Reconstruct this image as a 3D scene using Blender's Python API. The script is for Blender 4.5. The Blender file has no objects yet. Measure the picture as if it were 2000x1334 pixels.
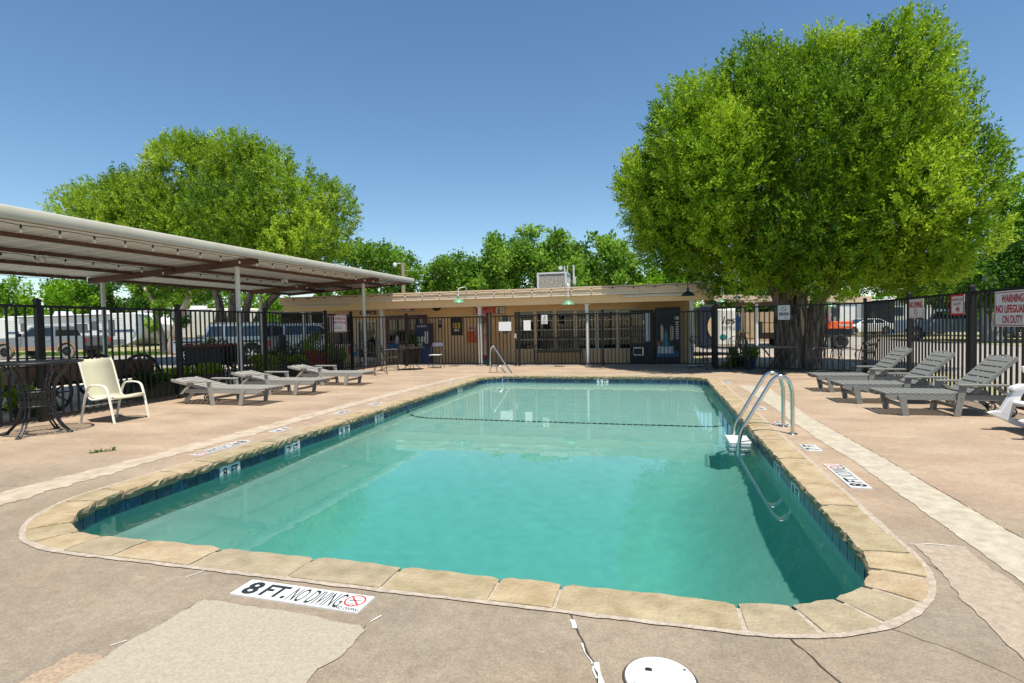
import bpy, bmesh, math, random
import numpy as np
from mathutils import Vector, Matrix

random.seed(7)
SC = bpy.context.scene
COL = SC.collection
R = math.radians
PI = math.pi

# ------------------------------------------------------------------ camera
YAW, PITCH, ROLL, FPX, EYE = 0.260189, 0.030304, -0.019038, 1058.876, 1.4
_f = Vector((-math.sin(YAW) * math.cos(PITCH), math.cos(YAW) * math.cos(PITCH), -math.sin(PITCH)))
_r0 = Vector((math.cos(YAW), math.sin(YAW), 0))
_u0 = _r0.cross(_f)
_r = _r0 * math.cos(ROLL) + _u0 * math.sin(ROLL)
_u = _u0 * math.cos(ROLL) - _r0 * math.sin(ROLL)
cam = bpy.data.cameras.new('camera')
cam.sensor_width = 36
cam.lens = 36 * FPX / 2000
cam.clip_end = 2000
cam.clip_start = 0.05
camo = bpy.data.objects.new('camera', cam)
COL.objects.link(camo)
camo.matrix_world = Matrix(((_r.x, _u.x, -_f.x, 0), (_r.y, _u.y, -_f.y, 0), (_r.z, _u.z, -_f.z, EYE), (0, 0, 0, 1)))
SC.camera = camo

# ------------------------------------------------------------------ sky, sun, exposure
SUN_DIR = Vector((0.20, -0.27, 1.0)).normalized()
world = bpy.data.worlds.new('World')
SC.world = world
world.use_nodes = True
wn = world.node_tree
sky = wn.nodes.new('ShaderNodeTexSky')
sky.sky_type = 'NISHITA'
sky.sun_disc = False
sky.sun_elevation = math.asin(SUN_DIR.z)
sky.sun_rotation = math.atan2(SUN_DIR.x, SUN_DIR.y)
sky.altitude = 300
sky.air_density = 1.0
sky.dust_density = 0.0
sky.ozone_density = 1.2
hs = wn.nodes.new('ShaderNodeHueSaturation')
hs.inputs['Saturation'].default_value = 1.14
hs.inputs['Hue'].default_value = 0.495
wn.links.new(sky.outputs[0], hs.inputs['Color'])
wn.links.new(hs.outputs[0], wn.nodes['Background'].inputs[0])
wn.nodes['Background'].inputs[1].default_value = 0.078
sun = bpy.data.lights.new('sun', 'SUN')
sun.energy = 3.9
sun.angle = R(0.53)
sun.color = (1.0, 0.94, 0.83)
suno = bpy.data.objects.new('sun', sun)
COL.objects.link(suno)
suno.rotation_euler = (-SUN_DIR).to_track_quat('-Z', 'Y').to_euler()
sun.cycles.is_caustics_light = True
SC.view_settings.view_transform = 'Standard'
SC.view_settings.look = 'None'
SC.view_settings.exposure = 0.92
SC.view_settings.gamma = 1.0
SC.view_settings.use_curve_mapping = False
SC.render.engine = 'CYCLES'
SC.cycles.max_bounces = 10
SC.cycles.transparent_max_bounces = 12
SC.cycles.use_denoising = True


# a ray through pixel (px, py) of the 2000 x 1334 photograph met with a plane: how the photo was measured
def ray(px, py):
    return _f * FPX + _r * (px - 1000) - _u * (py - 667)


def AY(px, py, Y):
    d = ray(px, py)
    t = Y / d.y
    return Vector((d.x * t, Y, EYE + d.z * t))


def AX(px, py, X):
    d = ray(px, py)
    t = X / d.x
    return Vector((X, d.y * t, EYE + d.z * t))


def AZ(px, py, z=0.0):
    d = ray(px, py)
    t = (z - EYE) / d.z
    return Vector((d.x * t, d.y * t, z))


# ------------------------------------------------------------------ materials
M = {}


def mat(name, col, rough=0.6, metal=0.0, var=0.12, scale=6.0, bump=0.0, bscale=60.0, col2=None, spec=0.5, coat=0.0, stretch=None, sharp=0.0, transl=0.0):
    m = bpy.data.materials.new(name)
    m.use_nodes = True
    nt = m.node_tree
    b = nt.nodes['Principled BSDF']
    b.inputs['Roughness'].default_value = rough
    b.inputs['Metallic'].default_value = metal
    b.inputs['Specular IOR Level'].default_value = spec
    b.inputs['Coat Weight'].default_value = coat
    tc = nt.nodes.new('ShaderNodeTexCoord')
    src = tc.outputs['Object']
    if stretch:
        mp = nt.nodes.new('ShaderNodeMapping')
        mp.inputs['Scale'].default_value = stretch
        nt.links.new(src, mp.inputs[0])
        src = mp.outputs[0]
    c1 = Vector(col)
    lo = c1 * (1 - var) if col2 is None else c1
    hi = c1 * (1 + var) if col2 is None else Vector(col2)
    n = nt.nodes.new('ShaderNodeTexNoise')
    n.inputs['Scale'].default_value = scale
    n.inputs['Detail'].default_value = 6
    n.inputs['Roughness'].default_value = 0.62
    nt.links.new(src, n.inputs['Vector'])
    rp = nt.nodes.new('ShaderNodeValToRGB')
    rp.color_ramp.elements[0].position = 0.32 + sharp
    rp.color_ramp.elements[1].position = 0.68 - sharp
    rp.color_ramp.elements[0].color = (*[max(0, min(1, x)) for x in lo], 1)
    rp.color_ramp.elements[1].color = (*[max(0, min(1, x)) for x in hi], 1)
    nt.links.new(n.outputs['Fac'], rp.inputs[0])
    nt.links.new(rp.outputs[0], b.inputs['Base Color'])
    if bump:
        n2 = nt.nodes.new('ShaderNodeTexNoise')
        n2.inputs['Scale'].default_value = bscale
        n2.inputs['Detail'].default_value = 5
        nt.links.new(src, n2.inputs['Vector'])
        bp = nt.nodes.new('ShaderNodeBump')
        bp.inputs['Strength'].default_value = bump
        bp.inputs['Distance'].default_value = 0.02
        nt.links.new(n2.outputs['Fac'], bp.inputs['Height'])
        nt.links.new(bp.outputs[0], b.inputs['Normal'])
    M[name] = m
    return m


def leafmat(name, ca, cb, cc, transl=0.4, rough=0.55):
    """foliage: colour picked per leaf by the face attribute tint, part of the light goes through"""
    m = bpy.data.materials.new(name)
    m.use_nodes = True
    nt = m.node_tree
    nt.nodes.remove(nt.nodes['Principled BSDF'])
    at = nt.nodes.new('ShaderNodeAttribute')
    at.attribute_name = 'tint'
    rp = nt.nodes.new('ShaderNodeValToRGB')
    e = rp.color_ramp.elements
    e[0].position = 0.0
    e[0].color = (*ca, 1)
    e[1].position = 1.0
    e[1].color = (*cc, 1)
    k = e.new(0.5)
    k.color = (*cb, 1)
    nt.links.new(at.outputs['Fac'], rp.inputs[0])
    d = nt.nodes.new('ShaderNodeBsdfPrincipled')
    d.inputs['Roughness'].default_value = rough
    d.inputs['Specular IOR Level'].default_value = 0.25
    t = nt.nodes.new('ShaderNodeBsdfTranslucent')
    mx = nt.nodes.new('ShaderNodeMixShader')
    mx.inputs[0].default_value = transl
    nt.links.new(rp.outputs[0], d.inputs['Base Color'])
    nt.links.new(rp.outputs[0], t.inputs['Color'])
    nt.links.new(d.outputs[0], mx.inputs[1])
    nt.links.new(t.outputs[0], mx.inputs[2])
    nt.links.new(mx.outputs[0], nt.nodes['Material Output'].inputs[0])
    M[name] = m
    return m


mat('black_metal', (0.012, 0.013, 0.016), 0.42, 0.0, 0.2, 9)
mat('fence_metal', (0.007, 0.007, 0.009), 0.45, 0.0, 0.25, 5, col2=(0.013, 0.012, 0.012), spec=0.35)
mat('wrought_iron', (0.022, 0.021, 0.02), 0.45, 0.3, 0.4, 20)
mat('chrome', (0.62, 0.61, 0.58), 0.18, 1.0, 0.08, 12)
mat('white_paint', (0.64, 0.64, 0.62), 0.5, 0, 0.06, 4)
mat('white_gloss', (0.66, 0.66, 0.65), 0.28, 0, 0.03, 2)
mat('cream_metal', (0.46, 0.44, 0.36), 0.5, 0, 0.07, 3, col2=(0.52, 0.495, 0.42))
mat('red_oxide', (0.125, 0.056, 0.036), 0.6, 0, 0.25, 7)
mat('roof_sheet', (0.8, 0.8, 0.77), 0.45, 0.0, 0.06, 3)
mat('tan_paint', (0.76, 0.52, 0.265), 0.65, 0, 0.08, 3, col2=(0.8, 0.55, 0.285))
mat('tan_trim', (0.62, 0.455, 0.295), 0.6, 0, 0.1, 8, col2=(0.68, 0.52, 0.36))
mat('tan_rail', (0.66, 0.58, 0.46), 0.55, 0, 0.12, 30)
mat('grey_plastic', (0.2, 0.205, 0.195), 0.5, 0, 0.1, 14, bump=0.12, bscale=40, stretch=(1, 8, 8))
mat('grey_plastic_warm', (0.29, 0.28, 0.255), 0.55, 0, 0.1, 14, bump=0.12, bscale=40, stretch=(1, 8, 8))
mat('sling', (0.52, 0.49, 0.345), 0.75, 0, 0.05, 30, bump=0.15, bscale=400)
mat('cream_frame', (0.72, 0.69, 0.6), 0.4, 0, 0.05, 8)
mat('resin_white', (0.66, 0.66, 0.67), 0.35, 0, 0.03, 4)
mat('bolt', (0.6, 0.6, 0.6), 0.3, 1.0, 0.05, 5)
mat('rubber', (0.025, 0.025, 0.026), 0.8, 0, 0.3, 20)
mat('muddy_rubber', (0.24, 0.21, 0.18), 0.9, 0, 0.25, 9)
mat('dark_glass', (0.012, 0.016, 0.02), 0.05, 0, 0.2, 2, spec=0.8)
mat('blue_glass', (0.02, 0.05, 0.09), 0.05, 0, 0.2, 2, spec=0.8)
mat('sign_white', (0.62, 0.62, 0.61), 0.45, 0, 0.03, 6)
mat('sign_grey', (0.6, 0.61, 0.6), 0.45, 0, 0.04, 6)
mat('sign_red', (0.42, 0.02, 0.03), 0.45, 0, 0.08, 8)
mat('sign_bright_red', (0.62, 0.03, 0.025), 0.4, 0, 0.06, 8)
mat('ink', (0.014, 0.017, 0.02), 0.6, 0, 0.2, 10)
mat('faded_ink', (0.2, 0.2, 0.2), 0.6, 0, 0.1, 10)
mat('paper', (0.72, 0.72, 0.72), 0.7, 0, 0.02, 6)
mat('cream_trim', (0.74, 0.66, 0.52), 0.6, 0, 0.08, 8)
mat('navy', (0.02, 0.035, 0.12), 0.4, 0, 0.15, 6)
mat('blue_plastic', (0.02, 0.1, 0.26), 0.45, 0, 0.15, 5)
mat('bright_blue', (0.02, 0.2, 0.6), 0.4, 0, 0.1, 5)
mat('teal', (0.02, 0.22, 0.26), 0.4, 0, 0.15, 5)
mat('purple_red', (0.3, 0.07, 0.09), 0.5, 0, 0.2, 12)
mat('yellow', (0.62, 0.46, 0.03), 0.5, 0, 0.08, 10)
mat('orange_paint', (0.75, 0.11, 0.02), 0.35, 0, 0.05, 5)
mat('rust_red', (0.3, 0.05, 0.03), 0.6, 0, 0.2, 12)
mat('wood_brown', (0.17, 0.09, 0.045), 0.7, 0, 0.3, 5, stretch=(8, 8, 1))
mat('wood_fence', (0.42, 0.3, 0.17), 0.75, 0, 0.18, 3, stretch=(4, 4, 0.7))
mat('wood_pole', (0.33, 0.25, 0.17), 0.8, 0, 0.2, 6, stretch=(6, 6, 0.6))
mat('lamp_green', (0.12, 0.3, 0.17), 0.35, 0, 0.1, 6)
mat('lamp_dark', (0.02, 0.045, 0.05), 0.35, 0, 0.1, 6)
mat('bulb_glass', (0.75, 0.72, 0.65), 0.12, 0, 0.03, 6)
mat('planter_dark', (0.05, 0.052, 0.055), 0.6, 0, 0.2, 5)
mat('pot_green', (0.012, 0.05, 0.02), 0.3, 0, 0.2, 5)
mat('bark_juniper', (0.07, 0.052, 0.04), 0.9, 0, 0.5, 3, bump=1.0, bscale=14, stretch=(6, 6, 0.6), col2=(0.3, 0.23, 0.17), sharp=0.1)
mat('bark_pale', (0.4, 0.34, 0.28), 0.9, 0, 0.3, 4, bump=0.6, bscale=16, stretch=(3, 3, 1))
mat('bark_dark', (0.06, 0.045, 0.035), 0.9, 0, 0.4, 4, bump=0.6, bscale=16, stretch=(3, 3, 1))
mat('whitewash', (0.4, 0.4, 0.38), 0.9, 0, 0.3, 8, bump=0.5, bscale=16)
mat('car_white', (0.78, 0.79, 0.8), 0.2, 0, 0.02, 2, coat=0.6)
mat('car_silver', (0.2, 0.21, 0.225), 0.25, 0.35, 0.06, 2, coat=0.5)
mat('car_mud', (0.3, 0.155, 0.075), 0.85, 0, 0.3, 7, col2=(0.36, 0.25, 0.16))
mat('car_pale_blue', (0.27, 0.37, 0.46), 0.3, 0, 0.06, 2, coat=0.4)
mat('car_black', (0.012, 0.013, 0.015), 0.2, 0, 0.1, 2, coat=0.5)
mat('car_navy', (0.015, 0.03, 0.08), 0.2, 0, 0.1, 2, coat=0.5)
mat('jeep_top', (0.52, 0.4, 0.27), 0.5, 0, 0.08, 3)
mat('red_lens', (0.6, 0.012, 0.012), 0.12, 0, 0.1, 5)
mat('clear_lens', (0.7, 0.7, 0.7), 0.1, 0, 0.05, 5)
mat('rim_dark', (0.03, 0.03, 0.033), 0.4, 0.5, 0.2, 6)
mat('rim_alloy', (0.5, 0.5, 0.5), 0.25, 1.0, 0.06, 6)
mat('rv_white', (0.78, 0.78, 0.76), 0.4, 0, 0.03, 1.5)
mat('rv_cream', (0.68, 0.65, 0.58), 0.4, 0, 0.04, 1.5)
mat('rv_grey', (0.2, 0.205, 0.21), 0.45, 0, 0.08, 3)
mat('rv_navy', (0.02, 0.027, 0.05), 0.35, 0, 0.1, 3)
mat('stripe_blue', (0.03, 0.06, 0.2), 0.4, 0, 0.08, 3)
mat('pale_plastic', (0.62, 0.64, 0.64), 0.4, 0, 0.05, 5)
mat('pebble_panel', (0.2, 0.18, 0.15), 0.9, 0, 0.6, 28, col2=(0.5, 0.46, 0.4), sharp=0.12)
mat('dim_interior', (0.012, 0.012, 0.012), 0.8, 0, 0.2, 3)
mat('asphalt_shingle', (0.12, 0.11, 0.1), 0.9, 0, 0.2, 8)
mat('terracotta', (0.3, 0.12, 0.06), 0.7, 0, 0.2, 8)
mat('flower_pink', (0.5, 0.08, 0.12), 0.6, 0, 0.3, 20)

leafmat('leaf_juniper', (0.045, 0.125, 0.008), (0.225, 0.385, 0.013), (0.47, 0.6, 0.035), 0.36)
leafmat('leaf_juniper_pale', (0.05, 0.125, 0.012), (0.24, 0.385, 0.018), (0.48, 0.6, 0.05), 0.36)
leafmat('leaf_elm', (0.055, 0.14, 0.015), (0.17, 0.33, 0.03), (0.32, 0.5, 0.06), 0.5)
leafmat('leaf_elm_bright', (0.08, 0.2, 0.01), (0.2, 0.4, 0.014), (0.34, 0.55, 0.025), 0.5)
leafmat('leaf_dark', (0.025, 0.08, 0.01), (0.07, 0.17, 0.014), (0.15, 0.3, 0.025), 0.45)
leafmat('leaf_lime', (0.16, 0.3, 0.015), (0.26, 0.42, 0.02), (0.38, 0.52, 0.04), 0.45)
leafmat('grass_blade', (0.06, 0.16, 0.02), (0.1, 0.24, 0.03), (0.2, 0.33, 0.06), 0.4)


# ------------------------------------------------------------------ mesh builder
class MB:
    def __init__(s):
        s.v = []
        s.f = []

    def add(s, verts, faces):
        k = len(s.v)
        s.v += [tuple(x) for x in verts]
        s.f += [tuple(k + i for i in q) for q in faces]
        return s

    def box(s, lo, hi, mtx=None):
        v = [Vector((x, y, z)) for z in (lo[2], hi[2]) for y in (lo[1], hi[1]) for x in (lo[0], hi[0])]
        if mtx:
            v = [mtx @ p for p in v]
        return s.add(v, [(0, 2, 3, 1), (4, 5, 7, 6), (0, 1, 5, 4), (2, 6, 7, 3), (0, 4, 6, 2), (1, 3, 7, 5)])

    def bar(s, p, q, w, h, up=(0, 0, 1)):
        p, q = Vector(p), Vector(q)
        d = (q - p).normalized()
        u = Vector(up)
        if abs(d.dot(u)) > 0.98:
            u = Vector((0, 1, 0))
        x = d.cross(u).normalized()
        y = x.cross(d).normalized()
        v = []
        for e in (p, q):
            for a, b in ((-1, -1), (1, -1), (1, 1), (-1, 1)):
                v.append(e + x * a * w / 2 + y * b * h / 2)
        return s.add(v, [(3, 2, 1, 0), (4, 5, 6, 7), (0, 1, 5, 4), (1, 2, 6, 5), (2, 3, 7, 6), (3, 0, 4, 7)])

    def tube(s, pts, r, n=8, closed=False, caps=True, squash=1.0):
        pts = [Vector(p) for p in pts]
        rs = r if isinstance(r, (list, tuple)) else [r] * len(pts)
        k0 = len(s.v)
        m = len(pts)
        prev = None
        for i, p in enumerate(pts):
            a = pts[(i - 1) % m] if (closed or i > 0) else p
            b = pts[(i + 1) % m] if (closed or i < m - 1) else p
            d = (b - a).normalized() if (b - a).length > 1e-9 else Vector((0, 0, 1))
            if prev is None:
                u = Vector((0, 0, 1)) if abs(d.z) < 0.9 else Vector((1, 0, 0))
                x = d.cross(u).normalized()
            else:
                x = (prev - d * prev.dot(d)).normalized()
            prev = x
            y = d.cross(x)
            for j in range(n):
                t = 2 * PI * j / n
                s.v.append(tuple(p + x * math.cos(t) * rs[i] + y * math.sin(t) * rs[i] * squash))
        seg = m if closed else m - 1
        for i in range(seg):
            a, b = k0 + i * n, k0 + ((i + 1) % m) * n
            for j in range(n):
                s.f.append((a + j, a + (j + 1) % n, b + (j + 1) % n, b + j))
        if caps and not closed:
            s.f.append(tuple(k0 + j for j in range(n))[::-1])
            s.f.append(tuple(k0 + (m - 1) * n + j for j in range(n)))
        return s

    def lathe(s, prof, n=16, c=(0, 0, 0), axis='z', caps=True):
        k0 = len(s.v)
        for r_, z in prof:
            for j in range(n):
                t = 2 * PI * j / n
                a, b = r_ * math.cos(t), r_ * math.sin(t)
                p = (a, b, z) if axis == 'z' else ((a, z, b) if axis == 'y' else (z, a, b))
                s.v.append((p[0] + c[0], p[1] + c[1], p[2] + c[2]))
        for i in range(len(prof) - 1):
            for j in range(n):
                q = (k0 + i * n + j, k0 + i * n + (j + 1) % n, k0 + (i + 1) * n + (j + 1) % n, k0 + (i + 1) * n + j)
                s.f.append(q if axis != 'y' else q[::-1])
        if not caps:
            return s
        lo, hi = tuple(k0 + j for j in range(n)), tuple(k0 + (len(prof) - 1) * n + j for j in range(n))
        s.f.append(lo[::-1] if axis != 'y' else lo)
        s.f.append(hi if axis != 'y' else hi[::-1])
        return s

    def prism(s, prof, y0, y1, inset=0.0, zi=None):
        """side profile (x, z), counter-clockwise seen from -y, extruded from y0 to y1; above zi the sides lean in by inset per metre"""
        k = len(s.v)
        n = len(prof)
        for sgn, y in ((1, y0), (-1, y1)):
            for x, z in prof:
                t = inset * max(0, z - zi) if zi is not None else 0
                s.v.append((x, y + sgn * t, z))
        s.f.append(tuple(k + i for i in range(n)))
        s.f.append(tuple(k + n + i for i in range(n))[::-1])
        for i in range(n):
            j = (i + 1) % n
            s.f.append((k + j, k + i, k + n + i, k + n + j))
        return s

    def plate(s, pts, n, t):
        """a flat outline of 3D points with thickness t along n (a unit vector)"""
        k = len(s.v)
        m = len(pts)
        n = Vector(n)
        s.v += [tuple(Vector(p)) for p in pts] + [tuple(Vector(p) + n * t) for p in pts]
        s.f.append(tuple(k + i for i in range(m))[::-1])
        s.f.append(tuple(k + m + i for i in range(m)))
        for i in range(m):
            j = (i + 1) % m
            s.f.append((k + i, k + j, k + m + j, k + m + i))
        return s

    def mesh(s, name, material, smooth=False):
        me = bpy.data.meshes.new(name)
        me.from_pydata(s.v, [], s.f)
        if material:
            me.materials.append(M[material] if isinstance(material, str) else material)
        if smooth:
            me.polygons.foreach_set('use_smooth', [True] * len(me.polygons))
        me.update()
        return me

    def build(s, name, material, parent=None, smooth=False, bevel=0.0, fix=False):
        me = s.mesh(name, material, smooth)
        if fix:
            bm = bmesh.new()
            bm.from_mesh(me)
            bmesh.ops.recalc_face_normals(bm, faces=bm.faces)
            bm.to_mesh(me)
            bm.free()
        o = bpy.data.objects.new(name, me)
        COL.objects.link(o)
        if parent is not None:
            o.parent = parent
        if bevel:
            md = o.modifiers.new('bevel', 'BEVEL')
            md.width = bevel
            md.segments = 2
            md.limit_method = 'ANGLE'
            md.angle_limit = R(35)
        if smooth == 'auto':
            me.polygons.foreach_set('use_smooth', [True] * len(me.polygons))
            me.set_sharp_from_angle(angle=R(38))
        return o


def put(me, name, parent, loc=(0, 0, 0), rot=(0, 0, 0), scale=(1, 1, 1)):
    """another object that shares mesh data me"""
    o = bpy.data.objects.new(name, me)
    COL.objects.link(o)
    o.parent = parent
    o.location = loc
    o.rotation_euler = rot
    o.scale = scale
    return o


def tag(o, label=None, cat=None, group=None, kind=None):
    if label:
        o['label'] = label
    if cat:
        o['category'] = cat
    if group:
        o['group'] = group
    if kind:
        o['kind'] = kind
    return o


def thing(name, label, cat, loc=(0, 0, 0), rz=0.0, group=None, rot=None):
    o = bpy.data.objects.new(name, None)
    COL.objects.link(o)
    o.location = loc
    o.rotation_euler = rot if rot else (0, 0, rz)
    o.empty_display_size = 0.2
    return tag(o, label, cat, group)


def kids(o):
    return [c for c in bpy.data.objects if c.parent == o]


def tree_of(o):
    """a thing and everything under it, as (object, children) pairs read once"""
    ch = {}
    for c in bpy.data.objects:
        if c.parent:
            ch.setdefault(c.parent.name, []).append(c)

    def rec(x):
        return (x, [rec(c) for c in ch.get(x.name, [])])
    return rec(o)


def copy_tree(t, parent=None):
    o, sub = t
    c = o.copy()
    COL.objects.link(c)
    c.parent = parent
    for x in sub:
        copy_tree(x, c)
    return c


def curve_pts(keys, n=6):
    """a smooth line through the points keys"""
    P = [Vector(k) for k in keys]
    P = [P[0] * 2 - P[1]] + P + [P[-1] * 2 - P[-2]]
    out = []
    for i in range(1, len(P) - 2):
        for j in range(n):
            t = j / n
            a, b, c, d = P[i - 1], P[i], P[i + 1], P[i + 2]
            out.append(0.5 * ((2 * b) + (c - a) * t + (2 * a - 5 * b + 4 * c - d) * t * t + (3 * b - a - 3 * c + d) * t ** 3))
    out.append(P[-2])
    return out


_txt = {}


def text(body, w, h, material, parent, loc=(0, 0, 0), rot=(R(90), 0, 0), name='lettering', shear=0.0, bold=0.0, depth=0.002):
    """lettering fitted to w x h metres, centred on loc; default rotation stands it up facing -y"""
    key = (body, shear, bold)
    if key not in _txt:
        cu = bpy.data.curves.new('lettering', 'FONT')
        cu.body = body
        cu.shear = shear
        cu.offset = bold
        cu.resolution_u = 3
        cu.align_x = 'CENTER'
        ob = bpy.data.objects.new('lettering_source', cu)
        me = bpy.data.meshes.new_from_object(ob)
        bpy.data.objects.remove(ob)
        _txt[key] = np.array([v.co[:] for v in me.vertices]), [tuple(p.vertices) for p in me.polygons]
        bpy.data.meshes.remove(me)
    V, F = _txt[key]
    lo, hi = V.min(axis=0), V.max(axis=0)
    c = (lo + hi) / 2
    sx, sy = w / max(1e-6, hi[0] - lo[0]), h / max(1e-6, hi[1] - lo[1])
    vs = [((x - c[0]) * sx, (y - c[1]) * sy, depth) for x, y, z in V]
    me = bpy.data.meshes.new(name)
    me.from_pydata(vs, [], F)
    me.materials.append(M[material])
    o = bpy.data.objects.new(name, me)
    COL.objects.link(o)
    o.parent = parent
    o.location = loc
    o.rotation_euler = rot
    return o


def ring_flat(r, w, n=28):
    v, f = [], []
    for j in range(n):
        t = 2 * PI * j / n
        v += [((r - w) * math.cos(t), (r - w) * math.sin(t), 0), (r * math.cos(t), r * math.sin(t), 0)]
    for j in range(n):
        a, b = 2 * j, 2 * ((j + 1) % n)
        f.append((a, a + 1, b + 1, b))
    return v, f


# ------------------------------------------------------------------ foliage
def leaves_mesh(name, blobs, n, size, seed, material, up=0.5, out=0.8, rnd=0.7, core=0.25, ctr=None, shell=(0.72, 1.06), aspect=0.42, tuft=3, spread=0.5, hue=0.0, spray=None):
    rg = np.random.default_rng(seed)
    C = np.array([b[0] for b in blobs], float)
    Rr = np.array([b[1] if hasattr(b[1], '__len__') else (b[1],) * 3 for b in blobs], float)
    wgt = (Rr.prod(axis=1)) ** (2 / 3)
    wgt /= wgt.sum()
    ctr = C.mean(axis=0) if ctr is None else np.array(ctr)
    nb = max(1, n // tuft)
    bi = rg.choice(len(blobs), nb, p=wgt)
    d = rg.normal(size=(nb, 3))
    d /= np.linalg.norm(d, axis=1)[:, None]
    o = C[bi] - ctr
    o /= np.linalg.norm(o, axis=1)[:, None] + 1e-9
    flip = ((d * o).sum(axis=1) < -0.25) & (rg.random(nb) < 0.75)
    d[flip] *= -1
    k = rg.uniform(shell[0], shell[1], nb)
    inner = rg.random(nb) < core
    k[inner] *= rg.uniform(0.25, 0.9, inner.sum())
    P = C[bi] + d * Rr[bi] * k[:, None]
    P = np.repeat(P, tuft, axis=0)
    D = np.repeat(d, tuft, axis=0)
    B = np.repeat(bi, tuft)
    inn = np.repeat(inner, tuft)
    N = len(P)
    if spray:                                        # leaves set along the axis of each spray
        ax = d * out + np.array((0, 0, up)) + rg.normal(size=(nb, 3)) * rnd * 0.6
        ax /= np.linalg.norm(ax, axis=1)[:, None]
        ax = np.repeat(ax, tuft, axis=0)
        sl = np.repeat(spray[0] * rg.uniform(0.6, 1.3, nb), tuft)
        u = np.tile((np.arange(tuft) + 0.5) / tuft, nb)
        q = rg.normal(size=(N, 3))
        q -= ax * (q * ax).sum(axis=1)[:, None]
        q /= np.linalg.norm(q, axis=1)[:, None] + 1e-9
        P += ax * (u * sl)[:, None] + q * (spray[1] * (1.05 - u) * rg.uniform(0.2, 1.0, N))[:, None]
        A = ax * 0.75 + q * 0.6 + rg.normal(size=(N, 3)) * 0.25
    else:
        P += rg.normal(size=(N, 3)) * size * spread
        A = D * out + np.array((0, 0, up)) + rg.normal(size=(N, 3)) * rnd
    A /= np.linalg.norm(A, axis=1)[:, None]
    S = np.cross(A, rg.normal(size=(N, 3)))
    S /= np.linalg.norm(S, axis=1)[:, None] + 1e-9
    L = size * rg.uniform(0.6, 1.45, N) * np.where(inn, 1.5, 1.0)
    W = L * aspect * rg.uniform(0.7, 1.3, N) * 0.5
    V = np.empty((N, 4, 3))
    V[:, 0] = P
    V[:, 1] = P + A * (L * 0.45)[:, None] + S * W[:, None]
    V[:, 2] = P + A * L[:, None]
    V[:, 3] = P + A * (L * 0.45)[:, None] - S * W[:, None]
    me = bpy.data.meshes.new(name)
    me.vertices.add(N * 4)
    me.vertices.foreach_set('co', V.reshape(-1))
    me.loops.add(N * 4)
    me.loops.foreach_set('vertex_index', np.arange(N * 4, dtype=np.int32))
    me.polygons.add(N)
    me.polygons.foreach_set('loop_start', np.arange(0, N * 4, 4, dtype=np.int32))
    bt = rg.normal(0, 0.18, len(blobs))
    tint = np.clip(0.45 + hue + bt[B] + np.repeat(rg.normal(0, 0.14, nb), tuft) + rg.normal(0, 0.12, N), 0, 1).astype(np.float32)
    at = me.attributes.new('tint', 'FLOAT', 'FACE')
    at.data.foreach_set('value', tint)
    me.materials.append(M[material])
    me.update()
    me.validate()
    return me


def in_poly(x, z, poly):
    c = False
    n = len(poly)
    for i in range(n):
        x1, z1 = poly[i]
        x2, z2 = poly[(i + 1) % n]
        if (z1 > z) != (z2 > z) and x < (x2 - x1) * (z - z1) / (z2 - z1) + x1:
            c = not c
    return c


def edge_dist(x, z, poly):
    best = 1e9
    n = len(poly)
    for i in range(n):
        ax, az = poly[i]
        bx, bz = poly[(i + 1) % n]
        dx, dz = bx - ax, bz - az
        t = max(0, min(1, ((x - ax) * dx + (z - az) * dz) / (dx * dx + dz * dz + 1e-12)))
        best = min(best, math.hypot(x - ax - t * dx, z - az - t * dz))
    return best


def crown_blobs(poly, Y, depth, nb, rb, seed, plume=1.1, sep=0.62):
    """leaf clumps filling a crown: poly is its outline (x, z) where it stands, depth its half thickness front to back"""
    rg = random.Random(seed)
    xs, zs = [p[0] for p in poly], [p[1] for p in poly]
    out = []
    dmax = 0
    cand = []
    for _ in range(nb * 60):
        x, z = rg.uniform(min(xs), max(xs)), rg.uniform(min(zs), max(zs))
        if in_poly(x, z, poly):
            d = edge_dist(x, z, poly)
            dmax = max(dmax, d)
            cand.append((x, z, d))
    for x, z, d in cand:
        r = rg.uniform(*rb) * (0.75 if d < dmax * 0.3 else 1.0)
        if d < r * 0.8:
            r = max(d / 0.8, rb[0] * 0.55)
            if d < rb[0] * 0.35:
                continue
        th = depth * math.sqrt(max(0.02, 1 - (1 - min(1, d / dmax)) ** 2))
        th = max(0, th - r * 0.6)
        y = Y + th * (rg.choice((-1, 1)) * rg.uniform(0.55, 1.0) if rg.random() < 0.75 else rg.uniform(-0.5, 0.5))
        # crowns are seen from below the middle: clumps in front hang a little lower than those behind
        if all((x - b[0][0]) ** 2 + (y - b[0][1]) ** 2 + (z - b[0][2]) ** 2 > (sep * min(r, b[1][0])) ** 2 for b in out):
            out.append(((x, y, z), (r * rg.uniform(0.75, 1.05), r * rg.uniform(0.75, 1.05), r * rg.uniform(0.85, plume))))
            if len(out) >= nb:
                break
    return out


def limb(mb, a, b, r0, r1, rg, n=7, wig=0.12):
    a, b = Vector(a), Vector(b)
    L = (b - a).length
    pts, rs = [], []
    for i in range(6):
        t = i / 5
        p = a.lerp(b, t) + Vector((rg.uniform(-1, 1), rg.uniform(-1, 1), rg.uniform(-0.4, 0.4))) * L * wig * math.sin(t * PI)
        pts.append(p)
        rs.append(r0 + (r1 - r0) * t)
    mb.tube(pts, rs, n)


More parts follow.
